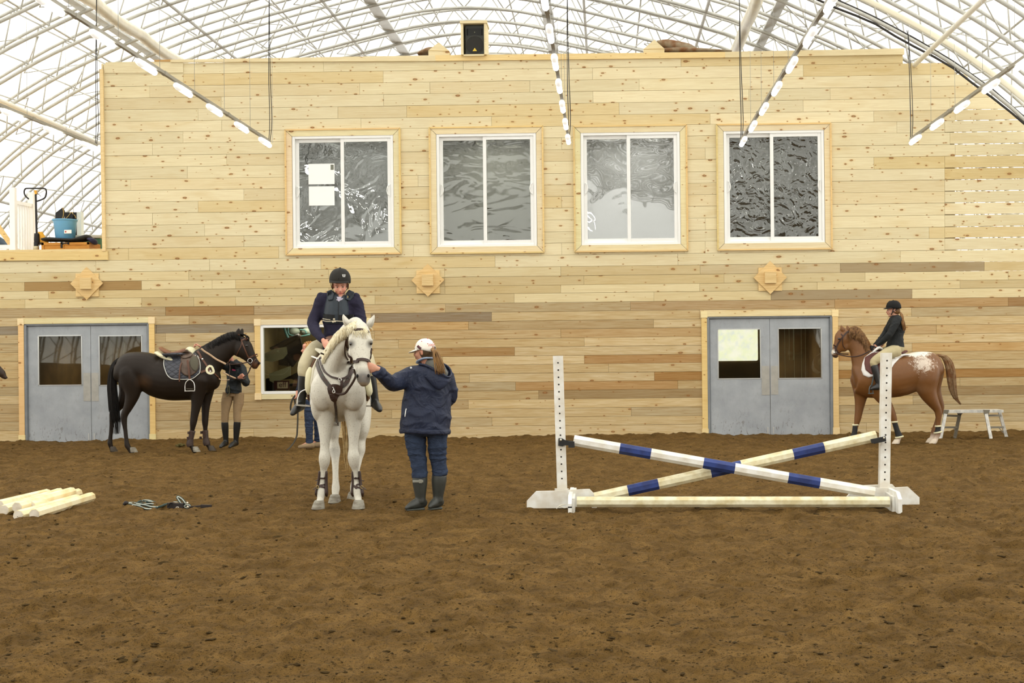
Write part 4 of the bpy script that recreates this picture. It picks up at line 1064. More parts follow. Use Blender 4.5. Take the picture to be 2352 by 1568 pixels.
# white railing
rl = thing('white_railing', L(35, 577, .3), 'white vinyl railing with balusters at the edge of the loft', 'railing')
M_VIN = mat('bright_white_vinyl', (246, 246, 244), .35, spec=.5)
a = L(31.5, 577, .3); t_ = L(31.5, 431, .3); mb = MB(); mb.box((a.x - .052, a.y - .05, DZ - .015), (a.x + .052, a.y + .05, t_.z), bev=.004); mb.box((a.x - .075, a.y - .07, DZ - .015), (a.x + .075, a.y + .07, DZ + .05), bev=.004); mb.build('newel_post', M_VIN, rl)
b = L(73, 577, 2.4); t2 = L(73, 442, 2.4); mb = MB(); mb.box((b.x - .06, b.y - .05, DZ - .015), (b.x + .06, b.y + .05, t2.z), bev=.004); mb.build('newel_post', M_VIN, rl)
mb = MB(); mb.bar((a.x, a.y, L(38, 463, .3).z), (b.x, b.y, L(66, 472, 2.4).z), .05, .07); mb.build('top_rail', M_VIN, rl)
mb = MB(); mb.bar((a.x, a.y, DZ + .09), (b.x, b.y, DZ + .09), .05, .08); mb.build('bottom_rail', M_VIN, rl)
for k in range(1, 7):
    q = a.lerp(b, k / 7); mb = MB(); mb.box((q.x - .018, q.y - .018, DZ + .09), (q.x + .018, q.y + .018, L(38, 466, .3).z * (1 - k/7) + L(66, 473, 2.4).z * k / 7), bev=.002); mb.build('baluster', M_VIN, rl)
mb = MB(); mb.bar((a.x - 3, a.y, L(10, 567, .3).z), (a.x, a.y, L(10, 567, .3).z), .05, .08); mb.build('bottom_rail', M_VIN, rl)
# slatted timber guard at the back of the loft
gd = thing('timber_guard', (-13, WY + 5.1, DZ), 'pale timber slat guard along the back of the loft', 'railing')
for k in range(22):
    xx = -16.9 + k * .3; mb = MB(); mb.box((xx, WY + 5.04, DZ - .015), (xx + .17, WY + 5.07, DZ + .42)); mb.build('slat', M_TRIMW, gd, C4((236, 212, 160)))
mb = MB(); mb.box((-16.9, WY + 5.07, DZ + .36), (-10.3, WY + 5.11, DZ + .5)); mb.build('top_rail', M_TRIMW, gd, C4((226, 200, 150)))
mb = MB(); mb.box((-16.9, WY + 5.07, DZ + .05), (-10.3, WY + 5.11, DZ + .12)); mb.build('bottom_rail', M_TRIMW, gd, C4((214, 186, 136)))
# leaning board and blue tarp at the frame edge
mb = MB(); mb.bar(L(-4, 520, 1.2), L(26, 563, 1.1), .05, .09); tag(mb.build('leaning_board', M_TRIMW, None, C4((224, 196, 140))), 'pale board leaning on the loft floor at the picture edge', 'board')
mb = MB(); mb.tube([L(-20, 562, 1.6), L(-6, 556, 1.6), L(8, 562, 1.6), L(20, 566, 1.6)], [(.2, .06), (.22, .12), (.2, .07), (.12, .04)], 10, (0, 1, 0), 4); tag(mb.build('folded_tarp', mat('blue_grey_tarp', (70, 88, 104), .7, bump=.4, bscale=12)), 'blue-grey folded tarp low on the loft behind the leaning board', 'tarpaulin')
# pallet truck
pj = thing('pallet_truck', L(84, 577, 1.2), 'pallet truck with a yellow fork and tall black looped handle on the loft', 'pallet truck')
M_YEL = mat('yellow_paint', (228, 168, 44), .45, spec=.4); M_BLK = mat('black_steel', (38, 36, 36), .45)
pj_y = 1.2
mb = MB(); mb.tube([L(x, y, pj_y) for x, y in ((66, 457), (58.5, 450), (55.5, 442), (57, 435), (62, 432.5), (82, 432.5), (101, 432.5), (106, 437), (106, 447), (103, 454), (94, 459), (85, 462))], (.014, .016), 8, (0, 1, 0), 3); mb.build('handle_loop', M_BLK, pj)
mb = MB(); mb.bar(L(82.2, 446, pj_y), L(84.5, 545, pj_y), .032, .032, (0, 1, 0)); mb.tube([L(84, 443, pj_y), L(90, 447, pj_y), L(94, 451, pj_y)], .006, 6); mb.build('shaft', M_BLK, pj)
mb = MB(); mb.prism([L(x, y, pj_y - .03) for x, y in ((78, 437), (83, 436.5), (84, 445), (80, 446))], (0, .05, 0)); mb.build('yellow_tag', M_YEL, pj)
mb = MB(); mb.tube([L(84.5, 536, pj_y), L(85, 552, pj_y), L(86, 562, pj_y)], [.05, .06, .05], 10); mb.tube([L(83, 556, pj_y - .05), L(83, 574, pj_y - .05)], .045, 10, (1, 0, 0)); mb.bar(L(88, 558, pj_y), L(100, 559, pj_y), .06, .03); mb.build('pump', M_BLK, pj)
mb = MB(); mb.prism([L(x, y, pj_y - .1) for x, y in ((87, 532), (96, 532), (122, 577), (115, 577))], (0, .04, 0)); mb.prism([L(x, y, pj_y) for x, y in ((87, 532), (92, 532), (110, 574), (88, 558))], (0, .1, 0)); mb.build('fork_frame', M_YEL, pj)
mb = MB(); mb.tube([L(79, 571, pj_y - .08), L(88, 571, pj_y - .08)], .055, 12, (0, 0, 1), 1); mb.build('wheel', mat('cream_wheel', (206, 196, 160), .6), pj)
# wooden chest
M_ORW = mat('orange_stained_wood', (206, 148, 66), .55, rgb2=(190, 130, 52), scale=4, stretch=(1, 1, 8))
wc = thing('wooden_chest', L(158, 577, .9), 'orange-stained panelled wooden chest on the loft under black covers', 'chest')
a, b = L(96, 577, .9), L(206, 556, .9); cb = b.z; cx0, cx1 = a.x, b.x; yy = WY + .9
mb = MB(); mb.box((cx0, yy, DZ - .015), (cx1, yy + .55, cb)); mb.build('carcass', M_ORW, wc)
for u in ((cx0, cx1, cb - .05, cb), (cx0, cx1, DZ - .01, DZ + .02), (cx0, cx0 + .05, DZ, cb), (cx1 - .05, cx1, DZ, cb), (L(143, 560, .9).x, L(147, 560, .9).x, DZ, cb)):
    mb = MB(); mb.box((u[0], yy - .02, u[2]), (u[1], yy, u[3]), bev=.003); mb.build('rail', M_ORW, wc)
mb = MB(); q = L(143, 562, .9); mb.box((q.x - .02, yy - .035, cb - .11), (q.x + .015, yy - .02, cb + .01)); mb.box((q.x - .02, yy - .035, cb - .03), (q.x + .14, yy - .02, cb - .01)); mb.box((q.x + .12, yy - .035, cb - .045), (q.x + .15, yy - .02, cb + .01)); mb.build('latch', M_BLK, wc)
# black padded covers
M_PADB = mat('black_padded_cloth', (46, 46, 46), .7, bump=.5, bscale=8)
mb = MB(); mb.tube([L(x, y, 1.1) for x, y in ((104, 551), (120, 550), (150, 551.5), (175, 552), (192, 548), (203, 546), (207, 553))], [(.22, .035), (.26, .045), (.27, .03), (.27, .035), (.22, .055), (.18, .06), (.1, .03)], 12, (0, 1, 0), 4)
tag(mb.build('padded_cover', M_PADB), 'black padded cover bunched on the lid of the wooden chest', 'cover', 'covers on the chest')
mb = MB(); mb.tube([L(x, y, 1.0) for x, y in ((205, 549), (213, 552), (218, 557), (222, 560))], [(.12, .03), (.14, .05), (.12, .05), (.05, .02)], 10, (0, 1, 0), 4)
tag(mb.build('padded_cover', mat('navy_cloth', (40, 40, 70), .7)), 'navy and black cover end hanging off the side of the chest', 'cover', 'covers on the chest')
# blue bucket with black pads
bk = thing('blue_bucket', L(150, 548, 1.1), 'light blue tub with a white label on the chest, full of black pads', 'bucket')
M_BUC = mat('light_blue_plastic', (116, 184, 232), .4, spec=.5)
c0, c1 = L(150, 549, 1.1), L(150, 507, 1.1); cyl = WY + 1.1; cz0, cz1 = c0.z, c1.z; r0, r1 = .185, .235
mb = MB(); seg_ = 32; rings = [(r0 * .9, cz0), (r0, cz0 + .01), (r1 * .94, cz1 - .03), (r1, cz1 - .01), (r1 + .018, cz1 + .006), (r1 + .018, cz1 + .02), (r1, cz1 + .02), (r1 - .01, cz1 - .01), (r0 - .02, cz0 + .03)]
vs = [(c0.x + r * math.cos(6.2832 * k / seg_), cyl + r * math.sin(6.2832 * k / seg_), z) for r, z in rings for k in range(seg_)]
mb.add(vs, [(i*seg_+k, i*seg_+(k+1) % seg_, (i+1)*seg_+(k+1) % seg_, (i+1)*seg_+k) for i in range(len(rings)-1) for k in range(seg_)] + [tuple(range(seg_))[::-1], tuple((len(rings)-1)*seg_ + k for k in range(seg_))], 0, True)
mb.build('tub', M_BUC, bk)
q0, q1 = L(147, 536, .87), L(163.5, 527.5, .87); mb = MB(); mb.box((q0.x, cyl - .222, q0.z), (q1.x, cyl - .214, q1.z)); lab_ = mb.build('paper_label', M_PAPER, bk)
mb = MB(); mb.ball((q0.x + .03, cyl - .223, (q0.z + q1.z) / 2), (.014, .003, .018), 8); mb.build('red_logo', mat('red_print', (190, 60, 50), .6), lab_)
mb = MB(); mb.tube([L(118, 506, .95), L(116, 503, .95), L(122, 502, .95)], .004, 5); mb.tube([L(178, 508, .95), L(184, 503, .95), L(180, 500, .95)], .005, 5); mb.build('rope_handle', M_PAPER, bk)
M_PIP = mat('gold_piping', (190, 160, 96), .6)
for i, (pts, pip, lb) in enumerate((([(127, 505), (127, 489), (143, 476.5), (147, 484), (146, 496), (141, 505)], [(143.5, 476.5), (146, 487), (145, 497), (141, 505)], 'tall black folded pad with gold piping standing in the blue tub'),
              ([(148, 505), (156, 497), (164, 487), (168, 492), (165, 505)], [(148, 505), (157, 496), (164, 487), (168, 492)], 'black pad with gold piping leaning in the middle of the blue tub'),
              ([(160, 505), (163, 495), (170, 493.5), (174, 500), (173, 505)], [(160, 505), (165, 495), (171, 494), (174, 501)], 'small black pad with looped gold piping at the rim of the blue tub'))):
    dy = 1.0 + .06 * i; mb = MB(); mb.prism([L(x, y, dy) for x, y in pts], (0, .05, 0)); o = mb.build('saddle_pad', M_PADB); tag(o, lb, 'saddle pad', 'pads in the blue tub')
    mb = MB(); mb.tube([L(x, y, dy - .01) for x, y in pip], .008, 6, (0, 1, 0), 3); mb.build('piping', M_PIP, o)
# amplifier case
am = thing('equipment_case', L(166, 541, 1.9), 'black equipment case with a silver corner edge behind the blue tub', 'case')
a, b = L(149, 541, 1.9), L(187, 487, 1.9); mb = MB(); mb.box((a.x, WY + 1.9, DZ - .015), (b.x - .09, WY + 2.02, b.z)); mb.build('shell', M_BLACK, am)
mb = MB(); mb.box((b.x - .09, WY + 1.88, DZ - .015), (b.x, WY + 2.02, b.z + .005)); mb.build('corner_profile', mat('pale_profile', (206, 214, 210), .35, .3), am)
# green bin, cup
gb = thing('storage_bin', L(206, 577, 1.6), 'dark green storage bin with a grey lid beside the wall end', 'storage bin')
a, b = L(176, 577, 1.6), L(236, 548, 1.6); mb = MB(); mb.box((a.x, WY + 1.5, DZ - .015), (b.x - .005, WY + 2.0, b.z), bev=.02); mb.build('tub', mat('green_plastic', (78, 124, 102), .5), gb)
mb = MB(); mb.box((a.x - .02, WY + 1.47, b.z), (b.x, WY + 2.03, L(206, 541, 1.6).z), bev=.02); mb.build('lid', mat('grey_lid', (206, 204, 190), .5), gb)
a = L(220, 577, .5); mb = MB(); mb.tube([(a.x, WY + .5, DZ - .01), (a.x, WY + .5, DZ + .075)], [.03, .036], 14, (0, 1, 0), 1); o = mb.build('paper_cup', mat('blue_cup', (110, 168, 210), .5)); tag(o, 'small blue and white paper cup at the loft edge near the wall end', 'cup')
mb = MB(); mb.tube([(a.x + .02, WY + .46, DZ + .01), (a.x + .02, WY + .46, DZ + .06)], [.018, .02], 10, (0, 1, 0), 1); mb.build('white_band', M_PAPER, o)
mb = MB(); mb.tube([L(194, 575, .6), L(210, 574, .6), L(226, 575, .6)], [(.08, .01), (.1, .022), (.06, .01)], 8, (0, 1, 0), 3); tag(mb.build('offcut', M_TRIMW, None, C4((150, 120, 84))), 'brown scrap lying by the paper cup on the loft', 'scrap')

# ------------------------------------------------------------------ tack room seen through the lower window
tx0, tx1, tz0, tz1 = WL_IN
def T(x, y, dy=.5): return P(x, y, WY + dy)
M_DKLEA = mat('dark_saddle_leather', (48, 34, 24), .5); M_LINEN = mat('dusty_linen_pad', (150, 146, 124), .9, bump=.3, bscale=30)
sd = thing('stored_saddle', T(640, 860, .6), 'dark saddle on a wall bracket inside the window, pale flocked panel below', 'saddle')
mb = MB(); mb.tube([T(624, 800, .7), T(645, 793, .7), T(668, 782, .7), T(688, 770, .7)], [(.16, .03), (.2, .06), (.2, .07), (.14, .04)], 12, (0, 1, 0), 4); mb.prism([T(640, 800, .6), T(690, 776, .6), T(697, 810, .6), T(672, 842, .6), T(640, 838, .6)], (0, .05, 0)); mb.build('seat', M_DKLEA, sd)
mb = MB(); mb.prism([T(x, y, .55) for x, y in ((607, 812), (632, 800), (658, 796), (660, 812), (650, 824), (625, 831), (607, 828))], (0, .04, 0)); mb.build('panel', M_LINEN, sd)
fp = thing('folded_pad', T(642, 880, .5), 'pale folded saddle pad hanging inside the window above the small sign', 'saddle pad')
mb = MB(); mb.prism([T(x, y, .5) for x, y in ((618, 858), (640, 850), (667, 840), (667, 862), (648, 872), (628, 879), (619, 874))], (0, .04, 0)); mb.build('cloth', M_LINEN, fp)
mb = MB(); mb.prism([T(x, y, .56) for x, y in ((648, 872), (668, 862), (700, 846), (700, 880), (668, 870))], (0, .02, 0)); mb.build('backing', M_DKLEA, fp)
sg = thing('tack_room_sign', T(650, 893, .3), 'small framed sign with the letters eff low in the tack room window', 'sign')
a, b = T(629, 895, .35), T(664, 874, .35); mb = MB(); mb.box((a.x, WY + .35, a.z), (b.x, WY + .37, b.z), bev=.004); mb.build('frame', mat('maroon_frame', (64, 28, 30), .6), sg)
a2, b2 = T(637, 892, .345), T(661, 877, .345); MB().box((a2.x, WY + .343, a2.z), (b2.x, WY + .35, b2.z)).build('card', mat('sign_card', (176, 160, 140), .8), sg)
def text(s, size, loc, parent, m, rot=(math.pi/2, 0, 0), name='lettering', extr=.0015, shear=0):
    cu = bpy.data.curves.new(name, 'FONT'); cu.body = s; cu.size = size; cu.extrude = extr; cu.align_x = 'CENTER'; cu.align_y = 'CENTER'; cu.resolution_u = 3; cu.shear = shear
    o = bpy.data.objects.new(name, cu); COL.objects.link(o); dg = bpy.context.evaluated_depsgraph_get(); me = bpy.data.meshes.new_from_object(o.evaluated_get(dg)); bpy.data.objects.remove(o)
    me.materials.clear(); me.transform(Matrix.Translation(V(loc) - rootpos(parent)) @ (rot if isinstance(rot, Matrix) else Matrix.Rotation(rot[2], 4, 'Z') @ Matrix.Rotation(rot[0], 4, 'X')))
    return link(name, me, m, parent)
text('eff', .15, ((a2.x + b2.x) / 2, WY + .341, (a2.z + b2.z) / 2 + .01), sg, mat('sign_print', (74, 40, 46), .8))
M_TEAL = mat('teal_tube', (58, 96, 92), .5)
hk = thing('teal_rack', T(665, 770, 1.2), 'teal metal rack with grey helmets at the back of the tack room', 'rack')
mb = MB(); mb.tube([T(652, 750, 1.2), T(660, 772, 1.2), T(668, 785, 1.2)], .03, 8); mb.tube([T(662, 752, 1.2), T(664, 768, 1.2), T(690, 772, 1.2), T(712, 768, 1.2)], .018, 8); mb.tube([T(688, 757, 1.2), T(700, 758, 1.2), T(704, 766, 1.2)], .016, 8); mb.build('tube_frame', M_TEAL, hk)
for x in (676, 706): mb = MB(); mb.ball(T(x, 761, 1.35), (.12, .08, .08), 16); mb.build('grey_helmet', mat('grey_helmet', (128, 134, 122), .6), hk)
for (x0_, y0_, x1_, y1_, lb) in ((610, 868, 626, 898, 'dark boot bag on the tack room floor left of the sign'), (664, 880, 700, 900, 'dark bundle beside the sign in the tack room')):
    a, b = T(x0_, y1_, .6), T(x1_, y0_, .6); mb = MB(); mb.box((a.x, WY + .6, tz0 - .1), (b.x, WY + .85, b.z), bev=.03); tag(mb.build('dark_bundle', mat('dark_bundle', (34, 30, 26), .8)), lb, 'bag')
# lumps of manure on the riding surface
for (x, y), lb in (((416, 1026), 'greenish clump of manure behind the dark horse forelegs'), ):
    hy = 824.6 + .01047 * (1333 - x); Y = 1.48 * 3000 / (y + 2 - hy); c = P(x, y, Y); mb = MB()
    for k in range(9): mb.ball((c.x + rp.uniform(-.07, .07), c.y + rp.uniform(-.05, .05), .02 + rp.uniform(0, .035)), (.03, .027, .022), 8)
    tag(mb.build('manure_clump', mat('greenish_manure', (96, 88, 50), .95, bump=.5, bscale=60)), lb, 'manure')

# unseen area lights added to brighten the rooms behind the windows and doors
def room_light(name, x, y, z, w_, h_, power, parent):
    M_ = MATS.get('room_lamp') or mat('room_lamp', (255, 244, 224), .5)
    ld = bpy.data.lights.new(name, 'AREA'); ld.shape = 'RECTANGLE'; ld.size = w_; ld.size_y = h_; ld.energy = power; ld.color = (1, .97, .92)
    o = bpy.data.objects.new(name, ld); COL.objects.link(o); o.parent = parent; o.location = V((x, y, z)) - rootpos(parent)
r5 = bpy.data.objects['window_5']; room_light('tack_room_fill', (tx0 + tx1) / 2, WY + 1.0, tz1 + .12, 1.2, .5, 22, r5)  # added fill without a fixture, lifts the tack room
for k in range(4):
    x0, x1, z0, z1 = WIN[k]; room_light('upper_room_fill', (x0 + x1) / 2, WY + .9, z1 - .06, 1.2, .4, (40, 60, 110, 25)[k], bpy.data.objects[f'window_{k+1}'])  # added fill so that the upper panes look less dark
for k in range(2):
    x0, x1, z0, z1 = DOORS[k]; room_light('door_room_fill', (x0 + x1) / 2, WY + 2.0, z1 - .3, 1.0, .4, 34, bpy.data.objects[f'door_{k+1}'])  # added fill that brightens what shows through the door glass
# ------------------------------------------------------------------ helpers for horses and people
def X3(p, dy=0): return V((p[0], p[1] + dy, p[2]))
def camray(bv, x, y, Yf):
    """surface point of a body seen at pixel (x, y); falls back to depth Yf"""
    d = (P(x, y, 10) - V((0, 0, CAMZ))).normalized(); h = bv.ray_cast(V((0, 0, CAMZ)), d, 60)
    return (h[0], h[1]) if h[0] is not None else (P(x, y, Yf), V((0, -1, 0)))
def pstrap(mb, pix, bv, Yf, w=.02, t=.004, off=.004, sub=5, closed=False, mi=0):
    pts = [camray(bv, x, y, Yf)[0] for x, y in pix]
    q = [V(p) for p in catmull([list(p) for p in pts], sub, closed)]
    N = []
    for i, p in enumerate(q):
        c, n, _, d = bv.find_nearest(p)
        if d is not None and d < .06: q[i] = c + n * (off + t / 2); N.append(n)
        else: N.append(V((0, -1, 0)))
    m = len(q); vs = []
    for i in range(m):
        a = q[(i+1) % m] if (closed or i < m-1) else q[i]; b = q[i-1] if (closed or i > 0) else q[i]
        T = (a - b).normalized() if (a - b).length > 1e-9 else V((1, 0, 0)); n = N[i] - T * N[i].dot(T)
        n = n.normalized() if n.length > 1e-5 else V((0, 0, 1)); s_ = T.cross(n)
        vs += [q[i] + s_*w/2 + n*t/2, q[i] - s_*w/2 + n*t/2, q[i] - s_*w/2 - n*t, q[i] + s_*w/2 - n*t]
    fs = []
    for i in range(m if closed else m - 1):
        j = (i + 1) % m
        for k in range(4): fs.append((i*4+k, i*4+(k+1) % 4, j*4+(k+1) % 4, j*4+k))
    if not closed: fs += [(3, 2, 1, 0), tuple((m-1)*4+k for k in range(4))]
    mb.add(vs, fs, mi, False)
def rope(mb, pts, r=.006, sub=5, mi=0): mb.tube(pts, r, 6, (0, 1, 0), sub, mi=mi)
def hair(mb, roots, rs, r0=.008, seg=4, jit=.012, flat=.5, sub=3):
    """locks: each root is a list of guide points; random offsets, tapering ends"""
    for g in roots:
        n = len(g); o = V((rs.uniform(-jit, jit), rs.uniform(-jit, jit), rs.uniform(-jit, jit)))
        pts = [V(p) + o * (.3 + .9 * i / max(1, n - 1)) + V((rs.uniform(-1, 1), rs.uniform(-1, 1), rs.uniform(-1, 1))) * jit * .35 for i, p in enumerate(g)]
        rr = [(r0 * flat * (1 - .85 * (i / max(1, n-1)) ** 1.5), r0 * (1 - .85 * (i / max(1, n-1)) ** 1.5)) for i in range(n)]
        vs, fs = tube(pts, rr, seg, (0, 1, 0), sub); mb.add(vs, fs, 0, True)
def tail(mb, path, widths, rs, count, r0=.007, depth=.6):
    for k in range(count):
        a = rs.uniform(0, 6.28); rr = math.sqrt(rs.random()); ln = rs.uniform(.72, 1.0); g = []
        m = max(3, int(len(path) * ln + .5))
        for i in range(m):
            p, w_ = path[i], widths[i]; g.append(V(p) + V((math.cos(a) * rr * w_, math.sin(a) * rr * w_ * depth, rs.uniform(-.01, .01))))
        hair(mb, [g], rs, r0, 4, .006, .6, 3)
def coat(name, base, patches, rough=.55, var=.10, root=V((0, 0, 0)), spec=.35, sheen=0.1, fine=None):
    """horse coat: base colour, then patches = (centre, radius xyz, colour, softness, speckle scale or 0, amount)"""
    w = NT(name); tc = w.n('TexCoord').outputs['Object']
    n = w.noise(tc, 3.5, 4, .55); c0 = lin(base)
    c = w.mix(w.ramp(n, .35, .65), (*[v * (1 - var) for v in c0], 1), (*[min(1, v * (1 + var)) for v in c0], 1))
    for (cen, rad, colr, soft, speck, amt) in patches:
        v = w.n('VectorMath', operation='SUBTRACT'); w.set(v.inputs[0], tc); v.inputs[1].default_value = tuple(V(cen) - root)
        d = w.n('VectorMath', operation='DIVIDE'); w.set(d.inputs[0], v.outputs[0]); d.inputs[1].default_value = rad
        l = w.n('VectorMath', operation='LENGTH'); w.set(l.inputs[0], d.outputs[0])
        f = w.math('SUBTRACT', 1.0, w.ramp(l.outputs['Value'], 1 - soft, 1.0 + soft * .3))
        if speck:
            s_ = w.math('ADD', w.math('MULTIPLY', w.noise(tc, speck, 5, .72), .75), w.math('MULTIPLY', w.noise(tc, speck * 4, 3, .6), .25))
            f = w.ramp(w.math('ADD', w.math('MULTIPLY', f, .50), s_), .76, .88)
        c = w.mix(w.math('MULTIPLY', f, amt), c, (*lin(colr), 1))
    if fine:
        sp = w.ramp(w.noise(tc, fine[0], 4, .7), fine[1], fine[1] + .06); c = w.mix(w.math('MULTIPLY', sp, fine[3]), c, (*lin(fine[2]), 1))
    w.set(w.b.inputs['Base Color'], c); w.b.inputs['Roughness'].default_value = rough; w.b.inputs['Specular IOR Level'].default_value = spec
    w.bump(w.noise(w.mapping(tc, (1, 1, 1)), 5.0, 4, .55), .12, .03)
    return w.m
M_BRLEA = mat('brown_tack_leather', (92, 56, 36), .45, spec=.4, var=.15, scale=20)
M_DKBR = mat('dark_brown_leather', (58, 38, 30), .45, spec=.4, var=.15, scale=20)
M_SADF = mat('worn_saddle_leather', (98, 82, 70), .5, spec=.35, rgb2=(74, 58, 46), scale=9)
M_CHROME = mat('polished_steel', (226, 226, 222), .22, .85)
M_FLEECE = mat('cream_fleece', (238, 232, 196), .95, bump=.9, bscale=160, spec=.1)
M_HOOF = mat('pale_hoof', (150, 146, 132), .6, rgb2=(118, 110, 96), scale=14, stretch=(1, 1, 3))
M_HOOFD = mat('dark_hoof', (70, 62, 52), .6)
M_EYE = mat('dark_eye', (16, 12, 10), .12, spec=.8)
def hoof(parent, p, fwd, r, h, m, ground=0.0):
    """hoof: coronet down to a flat sole, toe pushed along fwd"""
    f = V((fwd[0], fwd[1], 0)).normalized(); s_ = V((-f.y, f.x, 0)); mb = MB(); N = 18; vs = []
    z0 = ground + .004
    for k, (t, rr, push) in enumerate(((0, 1.12, .40), (.12, 1.12, .36), (.55, 1.0, .18), (1, .84, 0), (1.12, .70, 0))):
        for i in range(N):
            a = 2 * math.pi * i / N; ca, sa = math.cos(a), math.sin(a); fr = rr * r * (1.12 if ca > 0 else .82)
            c = V((p[0], p[1], z0 + h * t)) + f * (push * r)
            vs.append(c + f * ca * fr + s_ * sa * rr * r * .95)
    mb.add(vs, [(k*N+i, k*N+(i+1) % N, (k+1)*N+(i+1) % N, (k+1)*N+i) for k in range(4) for i in range(N)], 0, True)
    mb.add(vs[:N], [tuple(range(N))[::-1]]); mb.add(vs[-N:], [tuple(range(N))]); return mb.build('hoof', m, parent)
def stirrup(parent, top, width, height, dirv, m=None, name='stirrup_iron'):
    """stirrup iron hanging from top; dirv = horizontal direction across the tread"""
    d = V(dirv).normalized(); t = V(top); r = thing_part = None
    mb = MB(); hw = width / 2; pts = [t - V((0, 0, height)) - d * hw, t - V((0, 0, height * .55)) - d * hw, t - V((0, 0, height * .2)) - d * hw * .72, t, t - V((0, 0, height * .2)) + d * hw * .72, t - V((0, 0, height * .55)) + d * hw, t - V((0, 0, height)) + d * hw]
    mb.tube(pts, .0075, 8, (0, 1, .1), 5); mb.bar(t - V((0, 0, height)) - d * hw * 1.08, t - V((0, 0, height)) + d * hw * 1.08, .04, .014)
    return mb.build(name, m or M_CHROME, parent)

# ================================================================== dark bay horse standing in profile, facing right
HY = 21.8
def D(cx, cy, s=0.0): p = P(230 + cx / 4.6125, 720 + cy / 4.6125, HY); return V((p.x, p.y + s, p.z))
K = 1 / 634.7
def dark_horse():
    base = D(700, 1480); root = thing('dark_bay_horse', (base.x, HY, 0), 'saddled dark bay horse standing in profile before the left double door', 'horse')
    G = -D(0, 1490).z   # small correction so that the hooves meet the soil
    mb = MB()
    T = [(158,600,40,.07),(172,600,80,.13),(200,605,125,.19),(280,600,180,.255),(390,592,190,.275),(500,600,190,.27),(600,660,222,.29),(740,685,236,.305),(890,682,240,.305),(990,662,262,.28),(1085,655,235,.25),(1165,668,185,.215),(1225,680,130,.17),(1258,680,75,.11),(1270,680,30,.05)]
    mb.tube([D(x, y) for x, y, r, s in T], [(s, r * K) for x, y, r, s in T], 24, (0, 1, 0), 4)
    N = [(1050,600,210,.19),(1130,520,180,.165),(1220,440,150,.125),(1310,375,125,.10),(1390,325,105,.088),(1450,295,80,.08),(1490,290,55,.06)]
    mb.tube([D(x, y) for x, y, r, s in N], [(s, r * K) for x, y, r, s in N], 20, (0, 1, 0), 4)
    Hd = [(1455,270,45,.06),(1485,300,80,.085),(1512,355,100,.108),(1545,405,92,.10),(1580,450,72,.078),(1615,500,56,.062),(1645,535,50,.058),(1662,552,38,.05),(1668,560,20,.03)]
    mb.tube([D(x, y) for x, y, r, s in Hd], [(s, r * K) for x, y, r, s in Hd], 18, (0, 1, 0), 4)
    mb.ball(D(1475, 400), (.105, .072, .10), 16)     # jowl
    mb.ball(D(1640, 572), (.055, .04, .028), 12)     # lower lip
    mb.ball(D(1690, 525, -.035), (.018, .02, .022), 8); mb.ball(D(1690, 525, .035), (.018, .02, .022), 8)
    for s in (-.10, .10): mb.ball(D(1560, 345, s * .72), (.05, .03, .03), 12)   # brow
    def leg(pts, s, ds=0):
        mb.tube([D(x, y, s + ds * i) for i, (x, y, r) in enumerate(pts)], [(max(r * K * f, .024), r * K) for (x, y, r), f in zip(pts, [.9, .85, .85, .9] + [1] * 12)], 16, (0, 1, 0), 4, round_ends=True)
    leg([(345,620,120),(370,720,118),(372,850,82),(330,980,52),(290,1060,40),(283,1120,34),(296,1220,24),(308,1330,24),(318,1390,31),(345,1435,25),(368,1468,28)], -.13)
    leg([(270,620,130),(270,760,105),(235,880,72),(170,985,46),(108,1050,38),(98,1110,33),(88,1220,24),(78,1320,24),(74,1375,30),(88,1425,24),(98,1462,26)], .13)
    leg([(1090,700,110),(1060,830,82),(1045,950,58),(1025,1060,44),(1010,1150,38),(1000,1230,25),(985,1320,25),(976,1372,30),(1000,1412,24),(1022,1450,28)], -.115)
    leg([(1110,720,100),(1105,840,75),(1098,950,52),(1092,1060,40),(1090,1145,36),(1092,1230,25),(1098,1320,25),(1104,1368,30),(1128,1405,24),(1145,1440,27)], .115)
    # muscle forms
    mb.ball(D(350, 680, -.13), (.20, .11, .28), 20); mb.ball(D(1085, 700, -.11), (.15, .115, .25), 20); mb.ball(D(1180, 700, 0), (.11, .17, .17), 20)
    m = coat('dark_bay_coat', (33, 25, 18), [(D(520, 720, -.28), (.14, .3, .12), (84, 58, 32), .9, 0, .5), (D(1650, 545), (.075, .2, .06), (110, 72, 46), .8, 0, .7), (D(360, 1460), (.09, .09, .035), (140, 128, 108), .6, 20, .7), (D(320, 900), (.2, .4, .28), (40, 30, 20), .9, 0, .5)], rough=.5, spec=.22, root=V((base.x, HY, 0)))
    body, bv = skinned('body', mb, .015, m, root, 12)
    for (x, y, s) in ((372, 1470, -.13), (100, 1465, .13), (1028, 1452, -.115), (1150, 1442, .115)):
        p = D(x, y, s); hoof(root, (p.x, p.y), (1, 0), .056, .075, M_HOOF if x in (372, 1028) else M_HOOFD, 0 if s < 0 else 0)
    for s, nm in ((-.055, 'ear'), (.055, 'ear')):
        mb = MB(); o = 0 if s < 0 else 14
        mb.tube([D(1480 + o, 262, s), D(1470 + o, 215, s * 1.1), D(1478 + o, 175, s * 1.15), D(1480 + o, 157, s * 1.1)], [(.022, .03), (.024, .042), (.014, .026), (.004, .005)], 10, (0, 1, 0), 4); mb.build('ear', m, root)
    mb = MB(); mb.ball(D(1566, 340, -.092), (.024, .013, .018), 12); mb.ball(D(1566, 340, .092), (.024, .013, .018), 12); mb.build('eye', M_EYE, root)
    mb = MB(); mb.ball(D(1688, 524, -.05), (.012, .009, .02), 10); mb.build('nostril', mat('nostril_dark', (14, 10, 9), .8), root)
